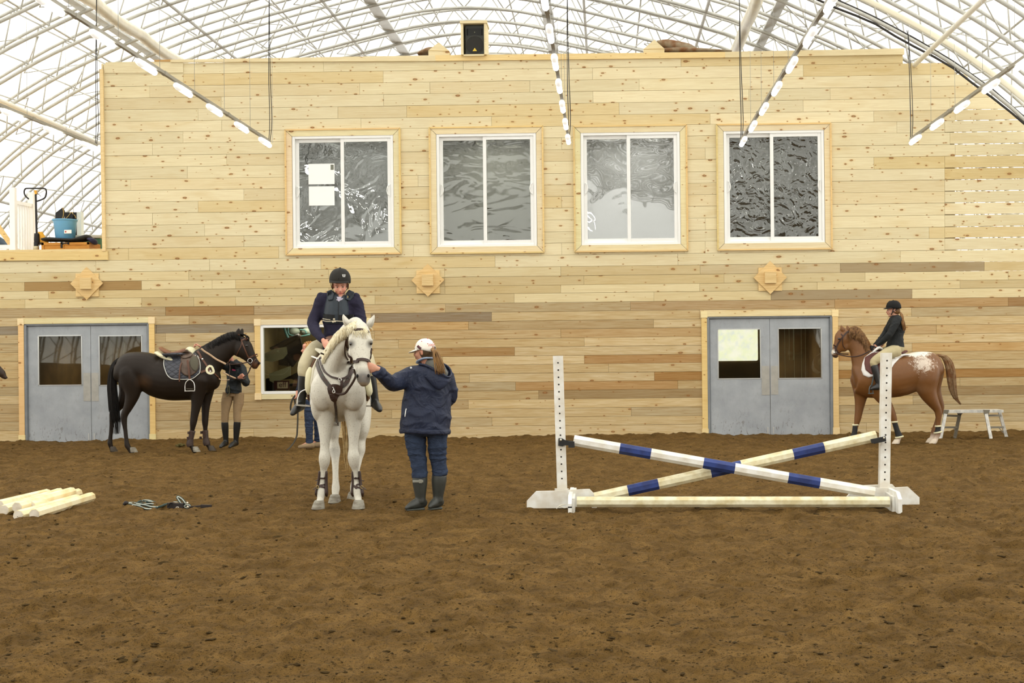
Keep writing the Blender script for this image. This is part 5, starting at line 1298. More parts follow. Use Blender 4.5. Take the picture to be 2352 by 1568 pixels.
    rs = random.Random(4); M_MD = mat('black_mane', (24, 20, 17), .55, spec=.2, var=.3, scale=30)
    mb = MB()
    crest = catmull([[*D(x, y)] for x, y in ((1075, 368), (1140, 330), (1210, 290), (1290, 245), (1360, 215), (1430, 205), (1475, 215))], 16)
    for i, c in enumerate(crest):
        c = V(c); 
        for s in (-1, -1, -1, -1, 1, 1):
            L_ = rs.uniform(.06, .13); g = [c + V((0, s * .01, -.03)), c + V((.0, s * .03, .012)), c + V((.02, s * .075, -L_ * .45)), c + V((.045, s * .10, -L_))]
            hair(mb, [g], rs, .010, 4, .012, .5, 2)
    for k in range(16):
        g = [D(1475, 215) + V((0, rs.uniform(-.03, .03), 0)), D(1530, 225, rs.uniform(-.04, .04)), D(1565, 255 + rs.uniform(-6, 10), rs.uniform(-.06, .06)), D(1578, 290 + rs.uniform(-15, 15), rs.uniform(-.06, .06))]; hair(mb, [g], rs, .014, 4, .006, .5, 3)
    mb.build('mane', M_MD, root)
    mb = MB(); path = [D(x, y, -.02) for x, y in ((215, 478), (172, 525), (140, 620), (130, 760), (140, 900), (155, 1030), (172, 1150), (178, 1270))]
    tail(mb, path, [.03, .05, .065, .075, .08, .085, .075, .05], rs, 190, .011, .7); mb.build('tail', M_MD, root)
    # ---- boots on the forelegs
    M_BOOT = mat('brown_tendon_boot', (72, 58, 52), .6, var=.2, scale=30)
    for pts, s in ((((1003, 1235), (985, 1315), (974, 1370), (982, 1400)), -.115), (((1092, 1240), (1097, 1315), (1104, 1368), (1112, 1398)), .115)):
        b = MB(); b.tube([D(x, y, s) for x, y in pts], [(.044, .048), (.045, .046), (.056, .060), (.05, .05)], 16, (0, 1, 0), 4); bo = b.build('tendon_boot', M_BOOT, root)
        b = MB()
        for (x, y) in ((pts[0][0] - 36, pts[0][1] + 22), (pts[0][0] - 44, pts[0][1] + 78)): b.box(tuple(D(x - 9, y + 14, s - .05)), tuple(D(x + 12, y - 14, s - .02)), bev=.003)
        b.box(tuple(D(pts[0][0] - 18, pts[1][1], s - .056)), tuple(D(pts[0][0] + 10, pts[0][1] + 5, s - .048)), bev=.002); b.build('closure', M_DKBR, bo)
    # ---- saddle pad, saddle
    S3 = lambda x, y: (370 + x / 10.453, 770 + y / 10.453)
    def poly(pp): return [P(*S3(x, y), HY - .25) for x, y in pp]
    dirs = V((0, 1, 0)); M_QUILT = mat('quilt_placeholder', (60, 60, 66))
    w = NT('quilted_navy_pad'); tc = w.n('TexCoord').outputs['Object']; sp_ = w.n('SeparateXYZ', i_0=tc)
    a = w.math('ADD', w.math('MULTIPLY', sp_.outputs[0], 1.0), w.math('MULTIPLY', sp_.outputs[2], 1.45)); b_ = w.math('SUBTRACT', w.math('MULTIPLY', sp_.outputs[0], 1.0), w.math('MULTIPLY', sp_.outputs[2], 1.45))
    h = w.math('MULTIPLY', w.math('POWER', w.math('ABSOLUTE', w.math('SINE', w.math('MULTIPLY', a, 25.0))), .5), w.math('POWER', w.math('ABSOLUTE', w.math('SINE', w.math('MULTIPLY', b_, 25.0))), .5))
    w.set(w.b.inputs['Base Color'], w.mix(w.ramp(h, 0, .45), (*lin((30, 31, 36)), 1), (*lin((62, 64, 72)), 1))); w.b.inputs['Roughness'].default_value = .6; w.bump(h, .9, .012)
    sad = thing('english_saddle', D(800, 700) * 1, 'brown leather saddle with a cream fleece half pad on the dark bay horse', 'saddle')
    padm = thing('saddle_pad', D(790, 700) * 1, 'navy quilted saddle pad with pale piping on the dark bay horse', 'saddle pad')
    for s in (1, -1):
        mir = (lambda p: V((p.x, 2 * HY - p.y, p.z))) if s < 0 else (lambda p: p)
        pad = [mir(p) for p in poly([(5, 440), (10, 520), (60, 680), (130, 850), (200, 970), (300, 1040), (450, 1053), (660, 1052), (780, 1030), (890, 940), (935, 870), (915, 650), (835, 490), (760, 420), (620, 400), (300, 420)])]
        mb = MB(); edge = patch(mb, pad, sum(pad, V((0,0,0))) / len(pad), bv, (0, s, 0), .006, .014, 8); mb.build('quilted_panel', w.m, padm)
        mb = MB(); mb.tube(edge[1:13], .0075, 6, (0, 1, 0), 3); mb.build('piping', mat('pale_piping', (196, 196, 188), .6), padm)
        fl = [mir(p) for p in poly([(430, 520), (480, 640), (470, 760), (520, 880), (590, 950), (680, 975), (780, 950), (860, 880), (905, 800), (915, 690), (890, 580), (830, 500), (720, 440), (560, 440)])]
        mb = MB(); patch(mb, fl, sum(fl, V((0,0,0))) / len(fl), bv, (0, s, 0), .028, .012, 8); mb.build('saddle_flap', M_SADF, sad)
        kn = [mir(p) for p in poly([(700, 560), (690, 650), (730, 760), (800, 840), (850, 870), (890, 800), (900, 690), (875, 590), (820, 510), (750, 490)])]
        mb = MB(); patch(mb, kn, sum(kn, V((0,0,0))) / len(kn), bv, (0, s, 0), .040, .008, 5); mb.build('knee_roll', mat('suede_knee_patch', (84, 80, 66), .75), sad)
        sk = [mir(p) for p in poly([(340, 480), (420, 500), (500, 545), (600, 545), (690, 510), (720, 460), (680, 410), (600, 370), (540, 365), (400, 440)])]
        mb = MB(); patch(mb, sk, sum(sk, V((0,0,0))) / len(sk), bv, (0, s, 0), .046, .012, 5); mb.build('skirt', M_SADF, sad)
        # stirrup leather, spare girth strap
        y0 = HY - .30 if s > 0 else HY + .30
        q = [P(*S3(x, y), HY - .34) for x, y in ((610, 545), (640, 700), (665, 850), (685, 1050))]
        if s > 0:
            mb = MB(); strap(mb, q, bv, .032, .006, .055, 4, proj=True)
            mb.build('stirrup_leather', M_BRLEA, sad)
            q = [P(*S3(x, y), HY - .3) for x, y in ((480, 640), (462, 780), (455, 960), (455, 1100))]; mb = MB(); strap(mb, q, bv, .022, .004, .045, 4, proj=True); mb.build('girth_strap', M_BRLEA, sad)
            tp = P(*S3(688, 1062), HY - .40); stirrup(sad, tp, .155, .185, (1, .05, 0))
            mb = MB(); c0, c1 = P(*S3(612, 1280), HY - .40), P(*S3(760, 1285), HY - .40); mb.bar(c0, c1, .03, .02); mb.build('stirrup_tread', mat('dark_rubber_tread', (64, 58, 46), .8), sad)
    # seat and cantle, fleece
    mb = MB(); mb.tube([D(640, 362), D(690, 395), D(760, 425), D(830, 418), D(895, 400), D(930, 402), D(955, 430)], [(.10, .022), (.15, .03), (.125, .035), (.10, .045), (.10, .05), (.085, .04), (.05, .02)], 16, (0, 1, 0), 5); mb.build('seat', mat('warm_seat_leather', (126, 82, 54), .42, rgb2=(96, 64, 46), scale=6, spec=.4), sad)
    mb = MB(); mb.tube([D(612, 412), D(660, 440), D(720, 468), D(780, 488), D(818, 500)], [(.19, .03), (.21, .042), (.21, .042), (.205, .04), (.19, .03)], 16, (0, 1, 0), 5); mb.tube([D(925, 380), D(955, 375), D(985, 405), D(1000, 440)], [(.10, .02), (.13, .04), (.14, .04), (.12, .03)], 14, (0, 1, 0), 5); mb.build('fleece_pad', M_FLEECE, sad)
    # breastplate + martingale
    br = thing('breastplate', D(1100, 560) * 1, 'brown leather breastplate with fleece pad on the dark bay horse', 'horse tack', 'tack of the dark horse')
    mb = MB(); q = lambda L: [S3(x, y) for x, y in L]
    pstrap(mb, q([(880, 385), (930, 450), (980, 560), (1040, 650), (1100, 740), (1180, 850)]), bv, HY - .2, .032, .006, .006); pstrap(mb, q([(955, 890), (1020, 860), (1130, 845), (1185, 860)]), bv, HY - .2, .036, .006, .012)
    pstrap(mb, q([(1190, 860), (1260, 900), (1330, 970), (1400, 1050)]), bv, HY - .2, .02, .005, .006); pstrap(mb, q([(840, 495), (900, 530), (980, 570)]), bv, HY - .2, .016, .004, .012); mb.build('leather_strap', M_BRLEA, br)
    mb = MB(); pstrap(mb, q([(1170, 745), (1210, 760), (1240, 820), (1250, 880), (1200, 915), (1130, 900), (1095, 850), (1100, 790), (1150, 745)]), bv, HY - .2, .035, .016, .004, closed=True); mb.build('fleece_ring', M_FLEECE, br)
    mb = MB()
    for x, y in ((1000, 570), (1190, 865), (735, 470), (830, 495)): mb.ball(camray(bv, *S3(x, y), HY - .2)[0] + V((0, -.02, 0)), (.018, .01, .018), 8)
    mb.build('ring', M_CHROME, br)
    # bridle
    C4_ = lambda L: [(470 + x / 9.8, 740 + y / 9.8) for x, y in L]
    bd = thing('bridle', D(1550, 400) * 1, 'brown leather bridle with a large ring bit on the dark bay horse', 'bridle', 'tack of the dark horse')
    mb = MB(); pstrap(mb, C4_([(768, 270), (800, 360), (835, 430), (900, 590), (960, 730), (1010, 830)]), bv, HY - .1, .02, .005, .004); pstrap(mb, C4_([(815, 415), (870, 395), (925, 368), (965, 360)]), bv, HY - .1, .022, .006, .004)
    pstrap(mb, C4_([(1010, 795), (1080, 760), (1150, 730), (1190, 715)]), bv, HY - .1, .024, .008, .004); pstrap(mb, C4_([(840, 460), (810, 560), (760, 650), (715, 750)]), bv, HY - .1, .012, .004, .004)
    pstrap(mb, C4_([(1195, 750), (1170, 810), (1110, 870), (1080, 960)]), bv, HY - .1, .012, .004, .004); mb.build('headstall', M_BRLEA, bd)
    c = camray(bv, *C4_([(1030, 866)])[0], HY - .06)[0] + V((0, -.02, 0)); mb = MB(); mb.tube([c + V((.038 * math.cos(t), 0, .038 * math.sin(t))) for t in np.linspace(0, 6.2832, 25)[:-1]], .0055, 6, (0, 1, 0), 1, closed=True); mb.build('bit_ring', M_CHROME, bd)
    R = lambda L, Y: [P(470 + x / 9.8, 740 + y / 9.8, Y) for x, y in L]
    mb = MB()
    mb.tube(R([(990, 895), (830, 925), (620, 945), (540, 930)], HY - .12), (.004, .010), 6, (0, 1, 0), 5); mb.tube(R([(1045, 925), (1050, 980), (1010, 1080), (960, 1170), (860, 1245)], HY - .1), (.004, .010), 6, (0, 1, 0), 5)
    for x, y in ((835, 925), (1015, 1055), (515, 940)): mb.bar(*R([(x, y - 30), (x, y + 30)], HY - .13), .012, .02, (0, 1, 0))
    mb.tube(R([(540, 930), (570, 1000), (560, 1160), (570, 1270)], HY - .13), (.004, .009), 6, (0, 1, 0), 5)
    mb.tube(R([(570, 1270), (700, 1270), (850, 1275), (920, 1265), (900, 1230)], HY - .1), (.004, .007), 6, (0, 1, 0), 5); mb.build('rein', M_DKBR, bd)
    mb = MB(); mb.tube(R([(-80, 590), (0, 655), (120, 730), (260, 830), (400, 900), (480, 940)], HY - .2), (.005, .016), 6, (0, 1, 0), 5); mb.tube(R([(415, 1120), (560, 1200), (700, 1260)], HY - .13), (.004, .012), 6, (0, 1, 0), 4)
    mb.tube(R([(320, 1270), (420, 1300), (560, 1290)], HY - .14), (.004, .007), 6, (0, 1, 0), 4); mb.build('pale_rein', mat('pale_rope_rein', (186, 158, 128), .7), bd)
    return root
dark_horse()

# ================================================================== chestnut spotted horse walking left
CY = 22.2
def E(cx, cy, s=0.0): p = P(1880 + cx / 4.126, 660 + cy / 4.126, CY); return V((p.x, p.y + s, p.z))
KE = 1 / (4.126 * 3000 / CY)
def chestnut():
    base = E(700, 1475); rv = V((base.x, CY, 0)); root = thing('chestnut_horse', tuple(rv), 'chestnut horse with a white speckled rump walking left past the right double door', 'horse'); mb = MB()
    T = [(1178,740,40,.06),(1160,745,85,.13),(1110,750,125,.19),(1030,755,150,.25),(940,775,168,.275),(850,815,188,.285),(740,838,200,.295),(620,845,202,.30),(520,848,200,.29),(440,850,190,.26),(385,850,160,.215),(355,845,125,.17),(334,848,92,.12),(323,850,50,.06)]
    mb.tube([E(x, y) for x, y, r, s in T], [(s, r * KE) for x, y, r, s in T], 24, (0, 1, 0), 4)
    N = [(458,800,132,.18),(432,695,120,.145),(402,590,108,.115),(365,520,105,.095),(325,465,90,.085),(285,430,65,.075)]
    mb.tube([E(x, y) for x, y, r, s in N], [(s, r * KE) for x, y, r, s in N], 20, (0, 1, 0), 4)
    Hd = [(275,405,35,.055),(250,430,62,.08),(228,475,76,.10),(208,525,64,.088),(182,575,48,.068),(158,618,38,.055),(142,640,32,.048),(130,648,18,.03)]
    mb.tube([E(x, y) for x, y, r, s in Hd], [(s, r * KE) for x, y, r, s in Hd], 18, (0, 1, 0), 4)
    mb.ball(E(238, 555), (.10, .068, .10), 16); mb.ball(E(165, 655), (.045, .038, .026), 12)
    for s in (-.075, .075): mb.ball(E(192, 480, s), (.03, .022, .035), 10)
    def leg(pts, s): mb.tube([E(x, y, s) for x, y, r in pts], [(max(r * KE * (.95 if i < 3 else 1), .024), r * KE) for i, (x, y, r) in enumerate(pts)], 16, (0, 1, 0), 4, round_ends=True)
    leg([(420,880,110),(415,1000,72),(405,1100,50),(392,1190,38),(382,1250,33),(368,1320,23),(352,1385,23),(342,1420,28),(325,1450,22),(312,1478,26)], .11)
    leg([(520,900,100),(570,1010,70),(640,1110,48),(682,1190,36),(700,1245,32),(715,1310,22),(735,1370,24),(750,1402,29),(742,1435,22),(735,1462,25)], -.11)
    leg([(1020,790,118),(1000,880,120),(1020,990,88),(1070,1085,58),(1110,1150,40),(1120,1200,33),(1118,1280,24),(1115,1350,24),(1112,1388,30),(1098,1425,23),(1082,1458,27)], -.12)
    leg([(1080,780,130),(1085,900,105),(1110,990,72),(1150,1070,48),(1175,1130,36),(1165,1190,31),(1140,1270,23),(1115,1340,23),(1108,1375,28),(1095,1415,22),(1085,1445,25)], .12)
    mb.ball(E(1010, 820, -.12), (.20, .11, .28), 20); mb.ball(E(430, 860, -.10), (.15, .11, .24), 20)
    m = coat('chestnut_coat', (116, 76, 38), [(E(900, 618, 0), (.42, .45, .11), (240, 234, 220), .6, 12, .95), (E(960, 720, -.25), (.30, .3, .24), (232, 220, 204), 1.0, 19, .72), (E(130, 610), (.09, .12, .05), (232, 226, 212), .5, 0, .8), (E(150, 655), (.09, .12, .04), (64, 58, 54), .6, 0, .85),
              (E(700, 1480), (3, .5, .17), (226, 208, 190), .35, 0, .9), (E(900, 960, 0), (.3, .5, .08), (150, 116, 86), .9, 0, .5)], rough=.45, spec=.4, root=rv, fine=(60, .66, (216, 190, 160), .35))
    body, bv = skinned('body', mb, .015, m, root, 12)
    for (x, y, s) in ((312, 1468, .11), (734, 1462, -.11), (1082, 1462, -.12), (1085, 1450, .12)):
        p = E(x, y, s); hoof(root, (p.x, p.y), (-1, 0), .058, .065, mat('cream_hoof', (214, 200, 180), .6))
    for (x, s) in ((215, -.05), (283, .05)):
        mb = MB(); mb.tube([E(x + 18, 425, s), E(x + 8, 400, s * 1.1), E(x - 2, 375, s * 1.15), E(x - 6, 358, s * 1.1)], [(.022, .034), (.026, .040), (.014, .022), (.003, .004)], 10, (0, 1, 0), 4); mb.build('ear', m, root)
    mb = MB(); mb.ball(E(186, 487, -.088), (.02, .012, .018), 12); mb.build('eye', M_EYE, root)
    rs = random.Random(9); M_CM = mat('sandy_mane', (140, 104, 64), .6, rgb2=(96, 66, 38), scale=30); M_CT = mat('greying_chestnut_tail', (142, 116, 84), .6, rgb2=(116, 76, 42), scale=14)
    mb = MB(); crest = catmull([[*E(x, y)] for x, y in ((300, 395), (340, 385), (385, 410), (425, 460), (460, 520), (495, 585))], 16)
    for i, c in enumerate(crest):
        c = V(c)
        for s in (-1, -1, -1, -1, -1, 1):
            L_ = rs.uniform(.10, .20); g = [c + V((0, s * .01, -.03)), c + V((.01, s * .03, .02)), c + V((-.02, s * .09, -L_ * .4)), c + V((-.03, s * .11, -L_))]; hair(mb, [g], rs, .010, 4, .014, .5, 2)
    mb.build('mane', M_CM, root)
    mb = MB(); path = [E(x, y, 0) for x, y in ((1120, 640), (1190, 655), (1235, 720), (1255, 820), (1262, 900), (1275, 980), (1300, 1050), (1345, 1105))]
    tail(mb, path, [.03, .055, .07, .075, .07, .06, .04, .02], rs, 170, .011, .7); mb.build('tail', M_CT, root)
    # leg boots with fleece rims
    for pts, s, gap in ((((362, 1305), (352, 1385), (338, 1432)), .11, 0), (((706, 1270), (730, 1350), (752, 1412)), -.11, 0), (((1117, 1310), (1115, 1345), (1114, 1368)), -.12, 0)):
        b = MB(); b.tube([E(x, y, s) for x, y in pts], [(.045, .045), (.044, .046), (.056, .062)], 16, (0, 1, 0), 4); bo = b.build('leg_boot', mat('black_leg_boot', (38, 38, 38), .55), root)
        b = MB()
        for k, rr in ((0, .044), (-1, .060)):
            c = E(*pts[k], s); b.tube([c + V((rr * math.cos(t), rr * math.sin(t), .012 * math.cos(t) * (1 if k else .2))) for t in np.linspace(0, 6.2832, 17)[:-1]], .015, 8, (0, 0, 1), 1, closed=True)
        b.build('fleece_rim', M_FLEECE, bo)
    # saddle
    E7 = lambda x, y: (1880 + x / 4.126, 660 + y / 4.126)
    sad = thing('red_brown_saddle', E(650, 700) * 1, 'red-brown saddle under the rider in the black jacket', 'saddle'); padm = thing('white_saddle_pad', E(650, 740) * 1, 'white saddle pad on the chestnut horse', 'saddle pad')
    M_RED = mat('red_brown_leather', (96, 46, 34), .45, spec=.4, var=.2, scale=10); M_WPAD = mat('white_cotton_pad', (232, 230, 226), .8, bump=.3, bscale=30)
    for s in (1, -1):
        mir = (lambda p: V((p.x, 2 * CY - p.y, p.z))) if s < 0 else (lambda p: p)
        pd = [mir(P(*E7(x, y), CY - .25)) for x, y in ((845, 640), (780, 670), (720, 720), (690, 760), (660, 830), (590, 850), (520, 840), (470, 852), (425, 830), (412, 780), (425, 720), (450, 660), (520, 610), (700, 605))]
        mb = MB(); patch(mb, pd, sum(pd, V((0,0,0))) / len(pd), bv, (0, s, 0), .006, .014, 8); mb.build('pad_panel', M_WPAD, padm)
        fl = [mir(P(*E7(x, y), CY - .25)) for x, y in ((440, 720), (450, 660), (520, 620), (640, 600), (700, 640), (690, 720), (640, 790), (560, 830), (490, 820), (445, 780))]
        mb = MB(); patch(mb, fl, sum(fl, V((0,0,0))) / len(fl), bv, (0, s, 0), .026, .012, 8); mb.build('saddle_flap', M_RED, sad)
    mb = MB(); mb.tube([E(835, 604), E(780, 618), E(700, 640), (E(620, 640)), E(560, 612), E(530, 590)], [(.08, .02), (.14, .032), (.13, .035), (.11, .035), (.09, .045), (.05, .02)], 16, (0, 1, 0), 5); mb.build('seat', M_RED, sad)
    mb = MB(); mb.tube([E(860, 640), E(790, 640), E(700, 670)], [(.12, .015), (.18, .025), (.2, .02)], 14, (0, 1, 0), 4); mb.tube([E(600, 590), E(560, 570), E(520, 600), E(500, 625)], [(.12, .02), (.16, .035), (.15, .03), (.12, .02)], 14, (0, 1, 0), 4); mb.build('padded_top', M_WPAD, padm)
    tp = E(470, 900, -.36); mb = MB(); mb.tube([E(500, 780, -.31), E(480, 860, -.33), E(462, 930, -.35)], (.004, .014), 6, (0, 1, 0), 3); mb.build('stirrup_leather', mat('grey_green_leather', (66, 72, 70), .6), sad)
    stirrup(sad, E(456, 925, -.36), .10, .13, (1, .9, 0), mat('dark_grey_iron', (84, 92, 94), .4, .4))
    # bridle
    bd = thing('bridle', E(200, 540) * 1, 'dark brown bridle and rein on the chestnut horse', 'bridle'); q = lambda L: [(1880 + x / 8.71, 720 + y / 8.71) for x, y in L]
    mb = MB(); pstrap(mb, q([(620, 335), (560, 380), (490, 460), (430, 540), (380, 620), (350, 700), (335, 760)]), bv, CY - .1, .024, .006, .004); pstrap(mb, q([(300, 630), (330, 690), (370, 740), (395, 790)]), bv, CY - .1, .024, .007, .004)
    pstrap(mb, q([(450, 410), (480, 440), (500, 460)]), bv, CY - .1, .02, .005, .004); pstrap(mb, q([(490, 470), (480, 560), (490, 640), (530, 700)]), bv, CY - .1, .012, .004, .004); mb.build('headstall', M_DKBR, bd)
    mb = MB(); mb.ball(camray(bv, *q([(315, 780)])[0], CY - .06)[0] + V((0, -.015, 0)), (.02, .01, .018), 10); mb.build('bit_ring', M_CHROME, bd)
    R = lambda L, Y: [P(*a, Y) for a in q(L)]
    mb = MB(); mb.tube(R([(330, 780), (420, 820), (560, 850), (700, 862), (830, 840), (950, 790), (1040, 740)], CY - .2), (.004, .010), 6, (0, 1, 0), 5); mb.tube(R([(360, 790), (480, 805), (600, 810)], CY + .12), (.004, .009), 6, (0, 1, 0), 5); mb.build('rein', M_DKBR, bd)
    return root
chestnut()

# ================================================================== white horse facing the camera
def white_horse():
    gx = P(778, 1165, 13.9).x; rv = V((gx, 13.9, 0)); root = thing('white_horse', tuple(rv), 'white horse standing square to the camera with its rider in a navy jacket', 'horse'); mb = MB()
    T = [(12.97,1.18,.07,.08,776),(13.03,1.19,.15,.16,776),(13.12,1.21,.21,.24,776),(13.28,1.24,.25,.33,777),(13.5,1.26,.265,.38,778),(13.8,1.235,.30,.395,779),(14.15,1.235,.33,.375,781),(14.55,1.27,.325,.335,784),(14.85,1.31,.28,.28,786),(15.05,1.32,.19,.21,787),(15.13,1.32,.08,.10,787)]
    mb.tube([V((P(px, 900, y).x, y, z)) for y, z, rx, rz, px in T], [(rx, rz) for y, z, rx, rz, px in T], 26, (1, 0, 0), 4)
    for px, rr in ((740, 1), (812, 1)):    # breast muscles
        mb.ball(P(px, 900, 13.12), (.12, .13, .19), 16)
    for px in (731, 824): mb.ball(P(px, 925, 13.25), (.075, .13, .19), 16)
    N = [(775,880,13.42,.205,.30),(773,845,13.25,.150,.25),(777,812,13.10,.114,.20),(788,785,12.98,.095,.165),(803,765,12.86,.085,.14),(815,752,12.76,.080,.11),(822,748,12.70,.068,.08)]
    mb.tube([P(x, y, z) for x, y, z, a, b in N], [(a, b) for x, y, z, a, b in N], 20, (1, 0, 0), 4)
    Hd = [(823,745,12.74,.06,.05),(825,757,12.68,.092,.10),(827,775,12.60,.108,.125),(828,792,12.56,.112,.128),(829,808,12.52,.098,.115),(830,825,12.48,.080,.095),(832,842,12.44,.066,.075),(834,858,12.41,.066,.066),(835,868,12.39,.068,.062),(836,877,12.39,.058,.055),(836,884,12.40,.036,.036)]
    mb.tube([P(x, y, z) for x, y, z, a, b in Hd], [(a, b) for x, y, z, a, b in Hd], 20, (1, 0, 0), 4)
    for px in (806.5, 850): mb.ball(P(px, 783, 12.52), (.030, .045, .030), 12)          # brow ridges
    mb.ball(P(812, 812, 12.64), (.05, .09, .10), 14); mb.ball(P(842, 812, 12.64), (.045, .09, .09), 14)
    mb.ball(P(822, 863, 12.345), (.026, .022, .030), 10); mb.ball(P(846, 863, 12.345), (.024, .022, .030), 10)
    mb.ball(P(835, 883, 12.42), (.038, .035, .022), 10)
    def leg(L): mb.tube([P(x, y, z) for x, y, z, a, b in L], [(a, b) for x, y, z, a, b in L], 16, (1, 0, 0), 4, round_ends=True)
    leg([(744,900,13.30,.125,.17),(747,950,13.28,.10,.13),(747,985,13.25,.072,.085),(746,1018,13.22,.048,.058),(745.5,1036,13.20,.050,.052),(745.5,1050,13.18,.060,.058),(745,1064,13.19,.054,.050),(743,1080,13.21,.034,.038),(740.5,1110,13.21,.031,.036),(738.5,1130,13.18,.046,.048),(736,1146,13.15,.036,.036),(734,1158,13.10,.05,.05)])
    leg([(812,900,13.30,.125,.17),(812,950,13.28,.095,.13),(813,985,13.25,.068,.085),(811.5,1018,13.22,.048,.058),(811.5,1036,13.20,.052,.052),(812,1048,13.18,.062,.058),(813.5,1064,13.19,.054,.050),(816.5,1080,13.21,.034,.038),(819,1108,13.21,.031,.036),(821,1128,13.18,.046,.048),(822.5,1146,13.15,.036,.036),(824,1158,13.10,.05,.05)])
    leg([(752,905,14.55,.17,.25),(758,950,14.30,.125,.17),(764,985,14.10,.085,.10),(767,1012,14.08,.050,.06),(769,1034,14.04,.060,.08),(770,1052,13.98,.044,.05),(770.5,1080,13.88,.034,.038),(771,1105,13.80,.035,.038),(771,1120,13.76,.044,.046),(770,1138,13.70,.036,.036),(769.5,1150,13.66,.05,.05)])
    leg([(818,905,14.60,.17,.25),(828,950,14.45,.12,.17),(832,985,14.30,.080,.10),(830,1010,14.30,.048,.06),(827,1032,14.26,.058,.08),(824,1052,14.22,.042,.05),(819,1080,14.14,.034,.038),(815,1102,14.08,.035,.038),(813.5,1118,14.04,.044,.046),(812,1134,13.98,.036,.036),(811.5,1144,13.94,.05,.05)])
    m = coat('flea_bitten_white_coat', (206, 202, 188), [(P(834, 870, 12.36), (.16, .18, .10), (96, 92, 88), .55, 0, .9), (P(834, 884, 12.36), (.10, .16, .03), (150, 130, 96), .6, 0, .6), (P(806.5, 790, 12.47), (.055, .10, .045), (70, 66, 62), .8, 0, .95), (P(852, 790, 12.47), (.045, .10, .045), (70, 66, 62), .8, 0, .95), (P(769, 1040, 14.0), (.12, .2, .12), (176, 174, 166), .8, 30, .5),
             (P(780, 900, 13.1), (.35, .3, .3), (206, 202, 192), .9, 7, .35)], rough=.6, var=.05, root=rv, fine=(70, .57, (140, 122, 104), .45))
    body, bv = skinned('body', mb, .0125, m, root, 4)
    for (x, y, z, f) in ((733.5, 1160, 13.10, (-.25, -1)), (824, 1160, 13.10, (.05, -1)), (769.5, 1152, 13.66, (0, -1)), (811.5, 1146, 13.94, (0, -1))):
        p = P(x, y, z); hoof(root, (p.x, p.y), f, .062, .075, M_HOOF)
    M_EARP = mat('grey_white_ear', (206, 202, 190), .7)
    for A, B_, C_, Dn in (((803, 752), (796, 740), (790, 728), (788.5, 722)), ((845, 752), (851, 741), (857, 730), (859.5, 723))):
        mb = MB(); mb.tube([P(*A, 12.74), P(*B_, 12.70), P(*C_, 12.70), P(*Dn, 12.71)], [(.03, .028), (.034, .022), (.018, .012), (.003, .003)], 12, (1, 0, 0), 5); e = mb.build('ear', m, root)
        mb = MB(); sg = 1 if A[0] < 820 else -1; mb.tube([P(A[0] + sg * 2, A[1] - 1, 12.70), P(B_[0] + sg * 1.5, B_[1], 12.675), P(C_[0] + sg * .6, C_[1] + 1, 12.685)], [(.018, .006), (.020, .006), (.006, .003)], 10, (1, 0, 0), 5); mb.build('inner_ear', M_EARP, e)
    for x, dx in ((805.5, -.002), (852.5, .002)):
        h = camray(bv, x, 789.5, 12.5); mb = MB(); mb.ball(h[0] - h[1] * .011 + V((dx, 0, 0)), (.021, .021, .017), 14); mb.build('eye', M_EYE, root)
    for x in (820.5, 847):
        h = camray(bv, x, 863, 12.34); mb = MB(); mb.ball(h[0] - h[1] * .008, (.013, .012, .018), 12); mb.build('nostril', MATS['nostril_dark'], root)
    rs = random.Random(21); M_WM = mat('cream_mane', (232, 224, 196), .6, rgb2=(216, 202, 164), scale=30)
    mb = MB(); edge = catmull([list(p) for p in ((812, 743, 0), (800, 747, 0), (787, 754, 0), (774, 764, 0), (764, 777, 0), (755, 791, 0), (746, 806, 0), (740, 818, 0))], 16)
    for i, (xe, ye, _) in enumerate(edge):
        t = i / len(edge)
        for k in range(13):
            j = rs.uniform(-2, 2); L_ = rs.uniform(14, 30) * (1 - .35 * t) * (.55 + .45 * min(1, t * 4)); g = []
            for (dx, dy) in ((1.5, 1.5), (2.5 + j * .3, L_ * .25), (3.2 + j * .8, L_ * .6), (3.0 + j * 1.3, L_)):
                h = camray(bv, xe + dx + 1.5, ye + dy, 13.0); g.append(h[0] + h[1] * rs.uniform(.006, .022))
            g.insert(0, g[0] + V((.02, .06, .01))); hair(mb, [g], rs, .0075, 4, .006, .6, 2)
    for k in range(80):     # forelock
        x = rs.uniform(812, 838); g = [P(824 + (x - 824) * .4, 744, 12.70), P(824 + (x - 824) * .9, 748, 12.60), P(826 + (x - 824) * 1.3, 758, 12.50), P(828 + (x - 824) * 1.5 + rs.uniform(-3, 3), 764 + rs.uniform(0, 14), 12.455)]; hair(mb, [g], rs, .006, 4, .006, .6, 3)
    for k in range(10): g = [P(848, 752, 12.7), P(853, 754, 12.68), P(857 + rs.uniform(-2, 2), 757 + rs.uniform(-3, 3), 12.68)]; hair(mb, [g], rs, .005, 4, .004, .5, 3)
    mb.build('mane', M_WM, root)
    mb = MB(); path = [P(x, y, 15.15) for x, y in ((786, 800), (790, 840), (794, 900), (796, 960), (797, 1010), (798, 1050), (801, 1080))]
    tail(mb, path, [.03, .05, .07, .07, .05, .04, .03], rs, 110, .010, .7); mb.build('tail', mat('straw_tail', (206, 182, 132), .6, rgb2=(170, 136, 84), scale=20), root)
